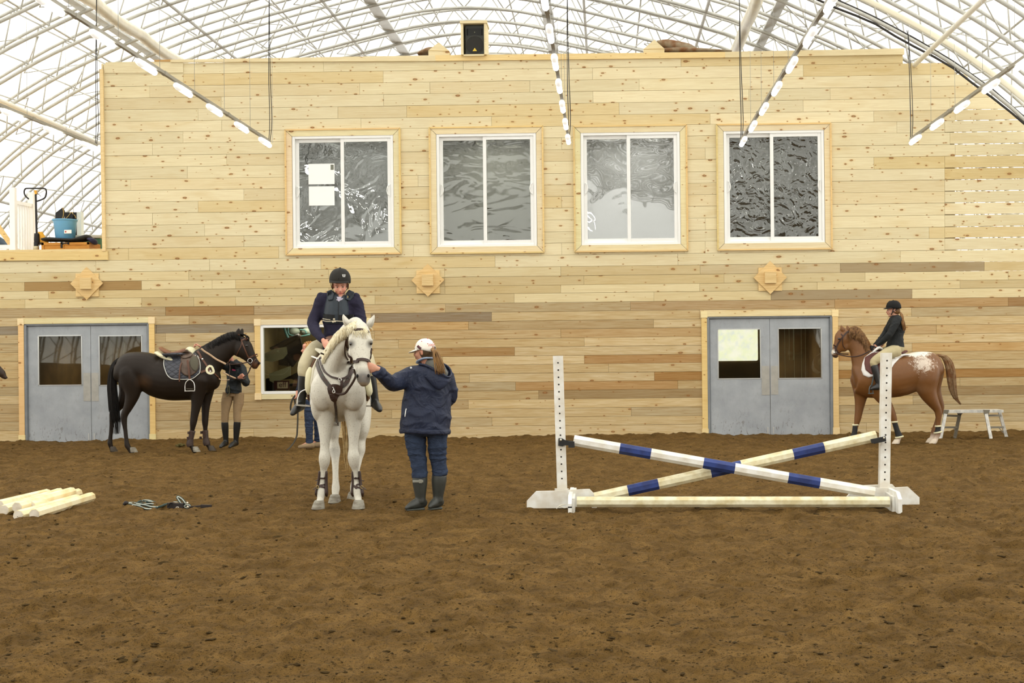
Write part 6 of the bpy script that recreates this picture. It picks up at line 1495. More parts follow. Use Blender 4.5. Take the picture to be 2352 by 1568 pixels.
    # open-fronted leg boots: cannon guards with straps
    for (xs, sg) in (((742, 740.5, 738.5), -1), ((818, 819.5, 821), 1)):
        bo = None
        for side, w_ in ((-1, 1), (1, 1)):
            mb = MB(); q = [P(xs[0] + side * 8, 1082, 13.20), P(xs[1] + side * 9, 1110, 13.21), P(xs[2] + side * 11.5, 1132, 13.19), P(xs[2] + side * 11, 1139, 13.18)]
            mb.tube(q, [(.011, .02), (.014, .035), (.016, .05), (.008, .03)], 10, (1, 0, 0), 4); o = mb.build('tendon_boot', M_DKBR, root); bo = o
        mb = MB()
        for y, tilt in ((1098, 0), (1114, 5), (1119, -5)):
            pstrap(mb, [(xs[1] - 10, y + tilt * .6), (xs[1] - 5, y + tilt * .3), (xs[1], y), (xs[1] + 5, y - tilt * .3), (xs[1] + 10, y - tilt * .6)], bv, 13.16, .016, .006, .006, 4)
        mb.bar(P(xs[1] + sg * 12, 1117, 13.15), P(xs[1] + sg * 21, 1124, 13.12), .012, .006); mb.bar(P(xs[1] + sg * -0 + sg * 10, 1102, 13.15), P(xs[1] + sg * 16, 1104, 13.13), .014, .006); mb.build('boot_strap', M_DKBR, bo)
        mb = MB(); c = P(xs[1] + sg * 11.5, 1118, 13.14); mb.tube([c + V((.012 * math.cos(t), 0, .014 * math.sin(t))) for t in np.linspace(0, 6.28, 13)[:-1]], .003, 6, (0, 1, 0), 1, closed=True); mb.build('brass_buckle', mat('brass', (196, 168, 100), .3, .7), bo)
    q = lambda L: [(690 + x / 7.842, 700 + y / 7.842) for x, y in L]
    # bridle
    bd = thing('bridle', P(828, 800, 12.5) * 1, 'dark brown bridle with a padded noseband on the white horse', 'bridle', 'tack of the white horse')
    mb = MB(); pstrap(mb, q([(978, 470), (1000, 455), (1060, 448), (1120, 455), (1180, 470), (1225, 500)]), bv, 12.55, .022, .008, .005)
    pstrap(mb, q([(862, 500), (842, 580), (838, 680), (850, 800), (880, 920), (915, 1030), (945, 1110)]), bv, 12.55, .020, .007, .004)
    pstrap(mb, q([(1275, 790), (1265, 860), (1258, 940), (1250, 1020), (1245, 1100)]), bv, 12.55, .018, .007, .004)
    pstrap(mb, q([(935, 1060), (980, 1020), (1040, 992), (1100, 985), (1160, 992), (1210, 1015), (1250, 1050), (1275, 1075)]), bv, 12.45, .026, .014, .004)
    pstrap(mb, q([(835, 600), (812, 700), (800, 800), (808, 900), (850, 990)]), bv, 12.6, .010, .005, .004); mb.build('headstall', M_DKBR, bd)
    for x, y in ((955, 1140),):
        c = camray(bv, *q([(x, y)])[0], 12.42)[0] + V((-.01 if x < 1000 else .01, -.015, 0)); mb = MB(); mb.tube([c + V((.014 * math.cos(t), .01 * math.cos(t), .026 * math.sin(t))) for t in np.linspace(0, 6.28, 17)[:-1]], .005, 6, (0, 1, 0), 1, closed=True); mb.build('bit_ring', M_CHROME, bd)
    mb = MB(); R = lambda L: [P(*q([(x, y)])[0], z) for x, y, z in L]
    mb.tube(R([(965, 1160, 12.38), (985, 1240, 12.5), (990, 1300, 12.62), (940, 1400, 12.75), (880, 1490, 12.85), (800, 1590, 12.90), (690, 1610, 12.93), (620, 1590, 12.93)]), (.005, .012), 6, (0, 1, 0), 5)
    mb.build('rein', M_DKBR, bd)
    bp = thing('breastplate', P(768, 880, 12.95) * 1, 'dark brown breastplate with a girth strap on the chest of the white horse', 'horse tack', 'tack of the white horse')
    mb = MB(); pstrap(mb, q([(318, 1010), (325, 1110), (370, 1230), (440, 1350), (520, 1450), (580, 1495)]), bv, 13.1, .040, .008, .006); pstrap(mb, q([(905, 1150), (890, 1250), (850, 1360), (790, 1440), (700, 1490)]), bv, 13.1, .040, .008, .006)
    mb.build('neck_strap', mat('two_tone_strap', (60, 62, 58), .5, rgb2=(72, 48, 38), scale=40), bp)
    mb = MB(); pstrap(mb, q([(370, 870), (362, 960), (385, 1080), (440, 1200), (540, 1290), (640, 1325), (710, 1340)]), bv, 13.0, .018, .007, .008); pstrap(mb, q([(730, 1345), (800, 1320), (880, 1265), (950, 1215)]), bv, 12.95, .020, .008, .012)
    pstrap(mb, q([(735, 1360), (740, 1440), (728, 1540), (690, 1600)]), bv, 12.95, .028, .008, .014); pstrap(mb, [(769, 905), (770, 925), (772.5, 950), (775.5, 976)], bv, 13.0, .024, .007, .006)
    pstrap(mb, q([(545, 1490), (610, 1470), (680, 1485), (690, 1560), (640, 1640), (610, 1700), (570, 1620), (545, 1540)]), bv, 12.95, .05, .008, .010, closed=True); pstrap(mb, q([(580, 1520), (620, 1560), (620, 1640)]), bv, 12.95, .07, .008, .008); mb.build('leather_strap', M_DKBR, bp)
    mb = MB(); c = camray(bv, 782, 871.5, 12.95)[0] + V((0, -.025, 0)); mb.tube([c + V((.016 * math.cos(t), 0, .016 * math.sin(t))) for t in np.linspace(0, 6.28, 17)[:-1]], .004, 6, (0, 1, 0), 1, closed=True)
    c = camray(bv, 768, 893, 12.95)[0] + V((0, -.03, 0)); mb.tube([c + V((-.01, 0, .02)), c, c + V((.012, 0, -.035)), c + V((-.012, 0, -.035)), c], .005, 6, (0, 1, 0), 3); mb.build('snap_ring', M_CHROME, bp)
    # saddle
    SX = P(779, 800, 13.85).x
    sad = thing('jumping_saddle', (SX, 13.85, 1.6), 'brown jumping saddle on the white horse under its rider', 'saddle'); pdm = thing('fleece_half_pad', (SX, 13.7, 1.5), 'cream fleece-edged pad along the shoulder of the white horse', 'saddle pad')
    for s in (-1, 1):
        fl = [V((SX + s * .5, y, z)) for y, z in ((13.58, 1.52), (13.52, 1.40), (13.50, 1.25), (13.56, 1.13), (13.72, 1.06), (13.88, 1.10), (13.98, 1.25), (14.0, 1.45), (13.95, 1.56), (13.75, 1.58))]
        mb = MB(); patch(mb, fl, sum(fl, V((0,0,0))) / len(fl), bv, (-s, 0, 0), .035, .014, 8, far=1.0); mb.build('saddle_flap', mat('tan_brown_flap', (110, 74, 44), .5, rgb2=(70, 44, 28), scale=8), sad)
        pd = [V((SX + s * .5, y, z)) for y, z in ((13.50, 1.60), (13.44, 1.45), (13.41, 1.25), (13.44, 1.08), (13.6, 1.0), (13.9, 1.0), (14.15, 1.1), (14.25, 1.35), (14.2, 1.55), (13.8, 1.64))]
        mb = MB(); patch(mb, pd, sum(pd, V((0,0,0))) / len(pd), bv, (-s, 0, 0), .006, .022, 8, far=1.0); mb.build('pad_panel', mat('white_pad_cloth', (214, 208, 186), .9), pdm)
        e = [bv.find_nearest(V((SX + s * .5, y, z))) for y, z in ((13.47, 1.52), (13.44, 1.42), (13.42, 1.30), (13.42, 1.18), (13.45, 1.12))]
        mb = MB(); mb.tube([a[0] + a[1] * .02 + V((s * .02, 0, 0)) for a in e], [(.02, .03), (.035, .045), (.035, .05), (.035, .05), (.02, .03)], 12, (1, 0, 0), 4); mb.build('fleece_roll', M_FLEECE, pdm)
        xx = SX + s * .36; mb = MB(); mb.tube([(SX + s * .30, 13.75, 1.45), (SX + s * .345, 13.68, 1.25), (xx, 13.62, 1.14)], (.016, .006), 6, (0, 1, 0), 3); mb.build('stirrup_leather', M_BRLEA, sad)
    mb = MB(); mb.tube([V((SX, y, z)) for y, z in ((13.48, 1.68), (13.56, 1.71), (13.7, 1.66), (13.9, 1.64), (14.08, 1.70), (14.16, 1.74))], [(.06, .03), (.10, .045), (.14, .04), (.18, .04), (.16, .035), (.08, .02)], 16, (1, 0, 0), 5); mb.build('seat', M_BRLEA, sad)
    mb = MB(); mb.bar(P(716, 818, 13.5), P(731, 824, 13.45), .02, .01); mb.build('white_tab', M_PAPER, sad)
    # stirrup irons
    t = P(702, 893, 13.5); mb = MB(); mb.tube([P(x, y, 13.5) for x, y in ((683, 929), (684, 915), (690, 901), (701, 895), (708, 896.5), (712.5, 906), (713.5, 929))], [(.009, .007)] * 7, 8, (0, 1, 0), 4); mb.bar(P(682, 929.5, 13.5), P(714, 932, 13.5), .09, .016); mb.build('stirrup_iron', M_CHROME, sad)
    mb = MB(); mb.tube([P(x, y, 13.6) for x, y in ((833, 932), (834, 912), (836, 896), (841, 890), (847, 898), (851, 914), (852, 932))], [(.008, .006)] * 7, 8, (0, 1, 0), 4); mb.bar(P(832, 932, 13.6), P(853, 932, 13.6), .09, .016); mb.build('stirrup_iron', M_CHROME, sad)
    return root, bv
white_horse()

# a second dark horse, all but its muzzle outside the left edge of the frame
def edge_horse():
    YE = 20.9; sx = P(14, 858, YE); rv = V((sx.x - 1.2, YE, 0)); root = thing('edge_horse', tuple(rv), 'dark brown muzzle of a horse entering at the left picture edge', 'horse'); mb = MB()
    def Q(dx, z, s=0): return V((sx.x + dx, YE + s, z))
    zc = sx.z
    mb.tube([Q(-.55, zc + .38), Q(-.42, zc + .30), Q(-.27, zc + .18), Q(-.14, zc + .06), Q(-.05, zc - .01), Q(-.01, zc - .03)], [(.08, .09), (.11, .16), (.085, .11), (.065, .08), (.055, .06), (.03, .03)], 16, (0, 1, 0), 4)
    mb.ball(Q(-.02, zc - .065), (.055, .04, .026), 12)
    mb.tube([Q(-2.1, 1.1), Q(-1.7, 1.12), Q(-1.2, 1.2), Q(-.95, 1.5), Q(-.7, zc + .40), Q(-.5, zc + .42)], [(.2, .25), (.27, .35), (.2, .3), (.12, .2), (.09, .13), (.05, .06)], 18, (0, 1, 0), 4)
    mb.tube([Q(-3.3, 1.2), Q(-3.0, 1.22), Q(-2.4, 1.15), Q(-1.8, 1.12), Q(-1.4, 1.14)], [(.1, .1), (.24, .3), (.3, .36), (.28, .36), (.1, .15)], 18, (0, 1, 0), 4)
    for dx, s in ((-1.5, -.12), (-1.6, .12), (-3.0, -.13), (-3.1, .13)): mb.tube([Q(dx, 1.0, s), Q(dx - .02, .7, s), Q(dx, .48, s), Q(dx - .01, .25, s), Q(dx, .1, s), Q(dx + .04, .03, s)], [.12, .06, .05, .032, .042, .05], 12, (0, 1, 0), 3)
    m = coat('edge_horse_coat', (50, 36, 24), [], root=rv); skinned('body', mb, .022, m, root, 4)
    for s in (-.05, .05): mb = MB(); mb.tube([Q(-.60, zc + .5, s), Q(-.60, zc + .58, s * 1.2), Q(-.60, zc + .66, s * 1.2)], [.03, .035, .004], 8, (0, 1, 0), 3); mb.build('ear', m, root)
    for dx, s in ((-1.5, -.12), (-1.6, .12), (-3.0, -.13), (-3.1, .13)): p = Q(dx, 0, s); hoof(root, (p.x, p.y), (1, 0), .056, .07, M_HOOFD)
edge_horse()
# ================================================================== people
def cloth(name, rgb, wr=.5, scale=7, dist=.035, rough=.85, var=.08, stretch=(1, 1, 1), spec=.15, weave=0):
    w = NT(name); tc = w.n('TexCoord').outputs['Object']; v = w.mapping(tc, stretch)
    n = w.noise(v, scale, 3, .5, 1.2); c = lin(rgb)
    w.set(w.b.inputs['Base Color'], w.mix(w.ramp(w.noise(tc, scale * 1.5, 4, .6), .35, .65), (*[q * (1 - var) for q in c], 1), (*[min(1, q * (1 + var)) for q in c], 1)))
    w.b.inputs['Roughness'].default_value = rough; w.b.inputs['Specular IOR Level'].default_value = spec
    w.bump(n, wr, dist); return w.m
def frame(fwd, up=(0, 0, 1)):
    f = V(fwd).normalized(); u = V(up); u = (u - f * u.dot(f)).normalized(); r = f.cross(u)
    return Matrix((r, f, u)).transposed()
def skin_mat(name, rgb):
    w = NT(name); tc = w.n('TexCoord').outputs['Object']; c = lin(rgb)
    w.set(w.b.inputs['Base Color'], w.mix(w.ramp(w.noise(tc, 14, 3), .4, .62), (*c, 1), (*[c[0] * .97, c[1] * .80, c[2] * .76], 1)))
    w.b.inputs['Roughness'].default_value = .5; w.b.inputs['Subsurface Weight'].default_value = .0; return w.m
def add_head(mb, C, R, neck, s=1.0):
    q = lambda x, y, z: C + R @ V((x, y, z)) * s
    B = lambda x, y, z, rx, ry, rz: mb.ball(q(x, y, z), (rx * s, ry * s, rz * s), 16, 0, R)
    B(0, -.015, .025, .075, .095, .092); B(0, .03, -.025, .062, .066, .085); B(0, .038, -.07, .046, .048, .042); B(0, .074, -.094, .022, .018, .018)
    B(0, .070, .022, .054, .026, .015); B(0, .062, .05, .055, .03, .04)
    for k in (-1, 1): B(k * .036, .056, -.035, .026, .03, .028); B(k * .074, -.01, -.015, .009, .019, .031)
    mb.tube([q(0, .086, .010), q(0, .102, -.012), q(0, .112, -.032), q(0, .098, -.042)], [.008 * s, .010 * s, .014 * s, .010 * s], 10, tuple(R @ V((1, 0, 0))), 3)
    B(0, .088, -.062, .020, .012, .010)
    mb.tube([q(0, -.02, -.04), (q(0, -.02, -.11) + V(neck)) / 2, V(neck), V(neck) + (V(neck) - q(0, -.02, -.04)).normalized() * .04], [.056, .052, .058, .075], 14, tuple(R @ V((0, 1, 0))), 3)
def face_parts(parent, C, R, s=1.0, lips=(176, 96, 88), brow=(110, 80, 52), closed=True):
    q = lambda x, y, z: C + R @ V((x, y, z)) * s
    mb = MB()
    for k in (-1, 1): mb.ball(q(k * .030, .0875, .004), (.012 * s, .006 * s, .0055 * s), 10, 0, R)
    mb.build('eye', mat('eye_white', (196, 184, 172), .4), parent)
    mb = MB()
    for k in (-1, 1): mb.ball(q(k * .030, .0925, .003), (.0058 * s, .004 * s, .0055 * s), 8, 0, R); mb.tube([q(k * .017, .091, .0085), q(k * .030, .0955, .0105), q(k * .043, .086, .008)], .0018 * s, 5, (0, 0, 1), 3)
    mb.build('iris', mat('brown_iris', (40, 28, 22), .3), parent)
    mb = MB()
    for k in (-1, 1): mb.tube([q(k * .014, .096, .024), q(k * .030, .0965, .029), q(k * .047, .082, .024)], (.003 * s, .0035 * s), 6, (0, 0, 1), 3)
    mb.build('eyebrow', mat(f'eyebrow_{brow[0]}', brow, .8), parent)
    mb = MB(); mb.tube([q(-.023, .087, -.062), q(-.01, .099, -.0595), q(0, .1005, -.061), q(.01, .099, -.0595), q(.023, .087, -.062)], [(.002, .002), (.004, .005), (.004, .0045), (.004, .005), (.002, .002)], 8, tuple(R @ V((0, 1, 0))), 3)
    mb.tube([q(-.018, .088, -.066), q(0, .0995, -.0685), q(.018, .088, -.066)], [(.002, .002), (.004, .005), (.002, .002)], 8, tuple(R @ V((0, 1, 0))), 4); mb.build('lips', mat('lips', lips, .5), parent)
def add_hand(mb, wr, d, n, curl=.5, thumb=1, s=1.0, spread=.0):
    d = V(d).normalized(); n = V(n); n = (n - d * n.dot(d)).normalized(); r = d.cross(n); wr = V(wr)
    mb.tube([wr - d * .03, wr, wr + d * .03 * s, wr + d * .065 * s, wr + d * .088 * s], [(.018, .024), (.016, .026), (.015, .036), (.013, .041), (.010, .040)], 12, tuple(n), 3)
    for k, (off, L) in enumerate(((-1.5, .074), (-.5, .084), (.5, .079), (1.5, .062))):
        off *= thumb * -1 * -1; b = wr + d * (.084 - .004 * abs(off)) * s - r * thumb * (-off) * .0195 * s * -1
        b = wr + d * (.084 - .003 * abs(off)) * s + r * (-off if thumb > 0 else off) * .0195 * s
        p = [b - d * .02]; a = 0; cur = b; p.append(cur)
        for j, f in enumerate((.45, .32, .23)):
            a += curl * (1.0, 1.1, .8)[j]; v = d * math.cos(a) + n * math.sin(a) + r * spread * off; cur = cur + v.normalized() * L * f * s; p.append(cur)
        mb.tube(p, [.0095 * s, .0092 * s, .0088 * s, .008 * s, .0068 * s], 8, tuple(r), 3, round_ends=True)
    b = wr + d * .018 * s + r * thumb * .026 * s
    t1 = (d * .65 + r * thumb * .62 + n * .35).normalized(); t2 = (d * .8 + r * thumb * .1 + n * (.35 + curl * .4)).normalized()
    mb.tube([b, b + t1 * .042 * s, b + t1 * .042 * s + t2 * .032 * s, b + t1 * .042 * s + t2 * .056 * s], [.014 * s, .0115 * s, .010 * s, .0075 * s], 8, tuple(n), 3, round_ends=True)
def person(name, label, base, J, skin, s_head=1.0, foot_r=.026, voxel=.0075):
    root = thing(name, tuple(base), label, 'person'); mb = MB(); R = frame(J['face'], J.get('up', (0, 0, 1))); C = V(J['head'])
    add_head(mb, C, R, J['neck'], s_head)
    dr = tuple(J['front'])
    mb.tube([J['pelvis'] - V((0, 0, .06)), J['pelvis'], J['waist'], J['chest'], V(J['neck']) - V((0, 0, .03))], [(.075, .10), (.09, .125), (.085, .105), (.09, .115), (.055, .08)], 18, dr, 4)
    for i in (0, 1):
        mb.tube([V(J['sh'][i]) * .8 + V(J['chest']) * .2, J['sh'][i], (V(J['sh'][i]) + V(J['el'][i])) / 2, J['el'][i], (V(J['el'][i]) + V(J['wr'][i])) / 2, J['wr'][i]], [.045, .046, .040, .034, .030, .023], 12, dr, 3)
        add_hand(mb, J['wr'][i], J['hd'][i], J['hn'][i], J['curl'][i], J['thumb'][i], J.get('hs', 1.0))
        mb.tube([J['hip'][i], (V(J['hip'][i]) + V(J['kn'][i])) / 2, J['kn'][i], (V(J['kn'][i]) * .6 + V(J['an'][i]) * .4), J['an'][i]], [.080, .065, .040, .036, .026], 12, dr, 3)
        a, t = V(J['an'][i]), V(J['toe'][i]); mb.tube([a, a.lerp(t, .4), t], [(foot_r, foot_r), (foot_r, foot_r * .8), (foot_r * .7, foot_r * .5)], 10, (0, 0, 1), 3)
    o, bv = skinned('body', mb, voxel, skin, root, 2, .4)
    return root, o, bv, R, C
WRS = [0]
def garment(name, tubes, m, parent, voxel=.010, smooth=3, balls=(), wr=None):
    WRS[0] += 7.3
    if wr is None: wr = {'jacket': (.016, (4, 4, 5)), 'jeans_leg': (.010, (3, 3, 13)), 'riding_jacket': (.008, (6, 6, 7)), 'fitted_jacket': (.007, (6, 6, 8)), 'breeches_leg': (.004, (5, 5, 7))}.get(name)
    mb = MB()
    for pts, rr, ref in tubes: mb.tube(pts, rr, 18, ref, 4)
    for c, r, M_ in balls: mb.ball(c, r, 16, 0, M_)
    return skinned(name, mb, voxel, m, parent, smooth, .5, (wr[0], wr[1], WRS[0]) if wr else None)
def riding_helmet(parent, C, R, m, s=1.0, brim=.045, badge=None):
    """C = centre of the dome, R = frame of the head"""
    mb = MB(); N, K_ = 28, 9; vs = []
    for k in range(K_ + 1):
        ph = math.pi / 2 * (1 - k / K_) - (.0 if k < K_ else 0); z = math.sin(ph) * .118; rr = math.cos(ph) ** .8 if ph < 1.57 else 0
        for i in range(N): a = 6.2832 * i / N; vs.append(C + R @ V((math.cos(a) * .106 * rr, math.sin(a) * .128 * rr, z)) * s)
    for i in range(N): a = 6.2832 * i / N; vs.append(C + R @ V((math.cos(a) * .104, math.sin(a) * .126, -.028 if math.sin(a) < .3 else -.006)) * s)
    for i in range(N): a = 6.2832 * i / N; vs.append(C + R @ V((math.cos(a) * .088, math.sin(a) * .108, -.024 if math.sin(a) < .3 else -.003)) * s)
    mb.add(vs, [(k*N+i, k*N+(i+1) % N, (k+1)*N+(i+1) % N, (k+1)*N+i) for k in range(K_ + 2) for i in range(N)], 0, True); sh = mb.build('helmet', m, parent)
    mb = MB(); vs = []; n = 15
    for j in range(n):
        a = math.radians(20 + 140 * j / (n - 1)); ex = brim * math.sin((j) / (n - 1) * math.pi) ** .6
        for rr, z in ((0, .004), (ex, -.014), (ex, -.020), (0, -.008)): vs.append(C + R @ V((math.cos(a) * (.102 + rr), math.sin(a) * (.124 + rr), z)) * s)
    mb.add(vs, [(j*4+k, j*4+(k+1) % 4, (j+1)*4+(k+1) % 4, (j+1)*4+k) for j in range(n-1) for k in range(4)], 0, True); mb.build('peak', m, sh)
    mb = MB(); mb.tube([C + R @ V((0, .05 - .0, .119)) * s, C + R @ V((0, .1, .08)) * s, C + R @ V((0, .128, .02)) * s], .004, 6, (1, 0, 0), 4); mb.ball(C + R @ V((0, 0, .12)) * s, (.012, .012, .006), 8); mb.build('helmet_ridge', m, sh)
    mb = MB(); q = lambda x, y, z: C + R @ V((x, y, z)) * s
    for k in (-1, 1): mb.tube([q(k * .092, .03, -.02), q(k * .074, .045, -.08), q(k * .04, .06, -.125), q(0, .065, -.14)], (.003, .008), 6, tuple(R @ V((1, 0, 0))), 4); mb.tube([q(k * .09, -.05, -.02), q(k * .078, 0, -.06), q(k * .074, .04, -.085)], (.003, .007), 6, tuple(R @ V((1, 0, 0))), 3)
    mb.build('harness', M_BLK, sh); return sh
def boot(parent, kn, an, toe, heel_back, m, r_top=.062, r_ank=.045, name='riding_boot', ref=(0, 1, 0), sole=True, rf=.042):
    kn, an, toe = V(kn), V(an), V(toe); mb = MB(); fd = V((toe.x - an.x, toe.y - an.y, 0)).normalized(); sh = (an - kn)
    mb.tube([kn, kn + sh * .25, kn + sh * .6, kn + sh * .88, an, an + V((0, 0, -.03))], [r_top, r_top * 1.02, (r_top + r_ank) / 2, r_ank, r_ank * 1.02, r_ank * .98], 16, ref, 3)
    h = an - V((0, 0, .03)) - fd * heel_back
    mb.tube([h, an + (toe - an) * .30 - V((0, 0, .01)), an + (toe - an) * .72, toe], [(.045, .036), (.052, .040), (.036, .043), (.022, .030)], 14, (0, 0, 1), 3, round_ends=True)
    o, bv = skinned(name, mb, .008, m, parent, 3)
    return o

SK1 = skin_mat('fair_flushed_skin', (214, 158, 134)); SK2 = skin_mat('fair_skin', (206, 156, 130))
# ------------------------------------------------------------------ coach in the navy jacket, seen from behind
def coach():
    Y = 12.9; Q = lambda x, y, d=0.0: P(x, y, Y + d)
    J = dict(head=Q(975, 806, -.02), face=(-.93, .36, -.05), neck=Q(983, 838, 0), front=(-.25, .97, 0), chest=Q(983, 872), waist=Q(979, 930), pelvis=Q(977, 985),
             sh=[Q(948, 858, .0), Q(1020, 860, .02)], el=[Q(902, 880, -.22), Q(1034, 912, .10)], wr=[Q(866, 846, -.48), Q(1012, 930, .30)], hd=[(-.93, -.1, .30), (-.7, .6, .2)], hn=[(-.1, .95, .1), (0, 0, 1)], curl=[.75, .5], thumb=[1, 1],
             hip=[Q(953, 990), Q(1002, 990)], kn=[Q(959, 1058, .0), Q(1006, 1056, .04)], an=[Q(966, 1150, .0), Q(1006, 1147, .08)], toe=[Q(936, 1167, -.05), Q(990, 1163, .0)])
    root, body, bv, R, C = person('person', 'person in a white cap, navy hooded jacket, jeans and rubber boots holding the white horse by the noseband', Q(977, 1172) * 1, J, SK2, 1.0)
    root['label'] = 'person in white cap, navy hooded jacket and jeans, seen from behind, holding the horse'
    rf = (-.25, .97, 0)
    M_JK = cloth('navy_windbreaker', (34, 41, 62), .75, 6.5, .05, .6, .12, spec=.3); M_JN = cloth('blue_denim', (50, 60, 80), .7, 9, .03, .9, .18, (1, 1, 2.2)); M_RB = mat('grey_black_rubber', (58, 60, 56), .42, spec=.45, var=.2, scale=9, bump=.15, bscale=14)
    garment('jacket', [([Q(984, 836), Q(983, 850), Q(983, 876), Q(982, 915), Q(979, 955), Q(977, 990)], [(.07, .08), (.13, .185), (.165, .225), (.175, .24), (.185, .25), (.19, .248)], rf),
        ([Q(968, 856), Q(945, 862, -.02), Q(918, 876, -.13), Q(900, 880, -.24), Q(880, 864, -.37), Q(864, 849, -.47)], [.09, .098, .088, .08, .066, .056], rf),
        ([Q(1005, 858), Q(1022, 866, .02), Q(1033, 890, .06), Q(1034, 915, .12), Q(1014, 930, .28)], [.09, .088, .075, .07, .055], rf)], M_JK, root, .010, 3, wr=(.015, (4, 4, 4.5)))
    mb = MB()
    for k, (x, y, d) in enumerate(((919, 992, -.02), (942, 990, -.19), (977, 994, -.205), (1010, 995, -.19), (1032, 992, -.03))): pass
    hem = [Q(921, 990, -.03), Q(935, 989, -.14), Q(960, 991, -.195), Q(985, 992.5, -.20), Q(1012, 993, -.16), Q(1031, 992, -.03), Q(1028, 990, .12), Q(990, 988, .20), Q(945, 987, .18), Q(922, 989, .08)]
    mb.tube(hem, (.012, .026), 8, (0, 1, 0), 4, closed=True); mb.build('hem_band', M_JK, root)
    # hood lying on the back: open bag with grey lining
    mb = MB(); Yb = -.17
    rim = [Q(962, 836, -.06), Q(975, 838, -.12), Q(992, 845, -.17), Q(1012, 857, -.20), Q(1030, 866, -.17), Q(1037, 858, -.08), Q(1030, 843, -.02), Q(1015, 834, .04)]
    bag = [Q(958, 846, -.09), Q(972, 856, -.16), Q(988, 868, -.20), Q(1008, 884, -.225), Q(1028, 878, -.19), Q(1039, 866, -.10), Q(1034, 852, -.02), Q(1018, 842, .04)]
    low = [Q(964, 858, -.13), Q(978, 870, -.175), Q(990, 882, -.19), Q(1008, 897, -.195), Q(1024, 888, -.175), Q(1036, 876, -.10), Q(1034, 864, -.03), Q(1020, 852, .03)]
    inn = [p + V((0, .035, -.015)) for p in rim]; a = [catmull([list(p) for p in L], 4) for L in (low, bag, rim, inn)]; n = len(a[0]); vs = [V(p) for L in a for p in L]
    mb.add(vs, [(k*n+i, k*n+i+1, (k+1)*n+i+1, (k+1)*n+i) for k in range(3) for i in range(n-1)], 0, True); mb.tube(rim, .012, 8, (0, 1, 0), 4); hd_ = mb.build('hood', M_JK, root)
    sm = hd_.modifiers.new('solid', 'SOLIDIFY'); sm.thickness = .012; ss = hd_.modifiers.new('sub', 'SUBSURF'); ss.levels = 1; ss.render_levels = 1
    mb = MB(); mb.tube([Q(985, 832, -.03), Q(998, 842, -.07), Q(1012, 854, -.11), Q(1026, 860, -.09)], [(.05, .05), (.06, .075), (.055, .075), (.03, .03)], 14, (0, 1, 0), 4); mb.build('hood_lining', cloth('grey_fleece_lining', (112, 112, 106), .4, 12, .02), root)
    mb = MB(); mb.tube([Q(962, 833, .03), Q(964, 828, -.03), Q(976, 822.5, -.075), Q(990, 822, -.07), Q(1000, 826, -.01), Q(996, 828, .05)], (.012, .032), 8, (0, 0, 1), 4); mb.build('shirt_collar', cloth('pale_blue_collar', (160, 176, 200), .3, 20, .01), root)
    mb = MB(); mb.tube([Q(933, 938, -.19), Q(931, 948, -.2), Q(930, 957, -.2)], .004, 6, (0, 1, 0), 3); mb.ball(Q(944, 844.5, -.10), .011, 8); mb.build('white_toggle', M_PAPER, root)
    # jeans
    for i, (L, rr) in enumerate((([Q(952, 978), Q(954, 1005), Q(957, 1035), Q(961, 1060), Q(964, 1080), Q(965, 1096)], [.108, .105, .094, .082, .078, .078]), ([Q(1003, 978), Q(1004, 1005), Q(1005, 1035, .02), Q(1007, 1060, .04), Q(1010, 1078, .05), Q(1011, 1092, .05)], [.105, .102, .092, .082, .078, .077]))):
        rr = [(a, a) for a in rr]; garment('jeans_leg', [(L, rr, rf)] + ([([Q(977, 975), Q(977, 1000)], [(.16, .22), (.12, .16)], rf)] if i == 0 else []), M_JN, root, .010, 3)
    for kn, an, toe in (((964, 1092), (966, 1148), (935, 1166)), ((1009, 1090), (1006, 1146), (988, 1163))):
        d = 0 if kn[0] < 1000 else .05; o = boot(root, Q(*kn, d), Q(*an, d), Q(*toe, d - .08), .035, M_RB, .074, .052, 'rubber_boot', rf)
        mb = MB(); z = .012; t, h = Q(*toe, d - .08), Q(*an, d); mb.tube([V((h.x + .03, h.y, .016)), V((h.x - .03, h.y - .02, .014)), V((t.x, t.y, .014))], [(.014, .042), (.012, .044), (.010, .036)], 10, (0, 0, 1), 3, round_ends=True); mb.build('sole', mat('boot_sole', (70, 72, 66), .6), o)
        if d == 0: mb = MB(); c = Q(965, 1105, -.076); mb.box((c.x - .075, c.y - .002, c.z - .012), (c.x + .03, c.y + .01, c.z + .012), bev=.003); mb.box((c.x - .012, c.y - .008, c.z - .018), (c.x + .018, c.y, c.z + .018), bev=.003); mb.build('strap_buckle', mat('dull_buckle', (150, 150, 140), .4, .4), o)
    # cap, hair
    M_CAPW = cloth('white_cotton_cap', (240, 236, 226), .15, 14, .01, .9, .02)
    q = lambda x, y, z: C + R @ V((x, y, z))
    mb = MB(); N, K_ = 28, 8; vs = []
    for k in range(K_ + 1):
        ph = math.pi / 2 * (1 - k / K_); rr = math.cos(ph) ** .85 if k else 0.0
        for i in range(N):
            a = 6.2832 * i / N; zb = .012 - .030 * (1 if math.sin(a) < 0 else 0) * abs(math.sin(a)); vs.append(q(math.cos(a) * .088 * rr, -.012 + math.sin(a) * .112 * rr, zb + math.sin(ph) * (.125 - zb)))
    faces = [(k*N+i, k*N+(i+1) % N, (k+1)*N+(i+1) % N, (k+1)*N+i) for k in range(K_) for i in range(N)]
    faces = [f for f in faces if not (f[0] // N >= 6 and abs((f[0] % N) - 20.5) < 2.2)]      # opening above the strap at the back
    mb.add(vs, faces, 0, True); cp = mb.build('cap', M_CAPW, root); sm = cp.modifiers.new('s', 'SOLIDIFY'); sm.thickness = .004; sm.offset = 1
    mb = MB(); vs = []; n = 13
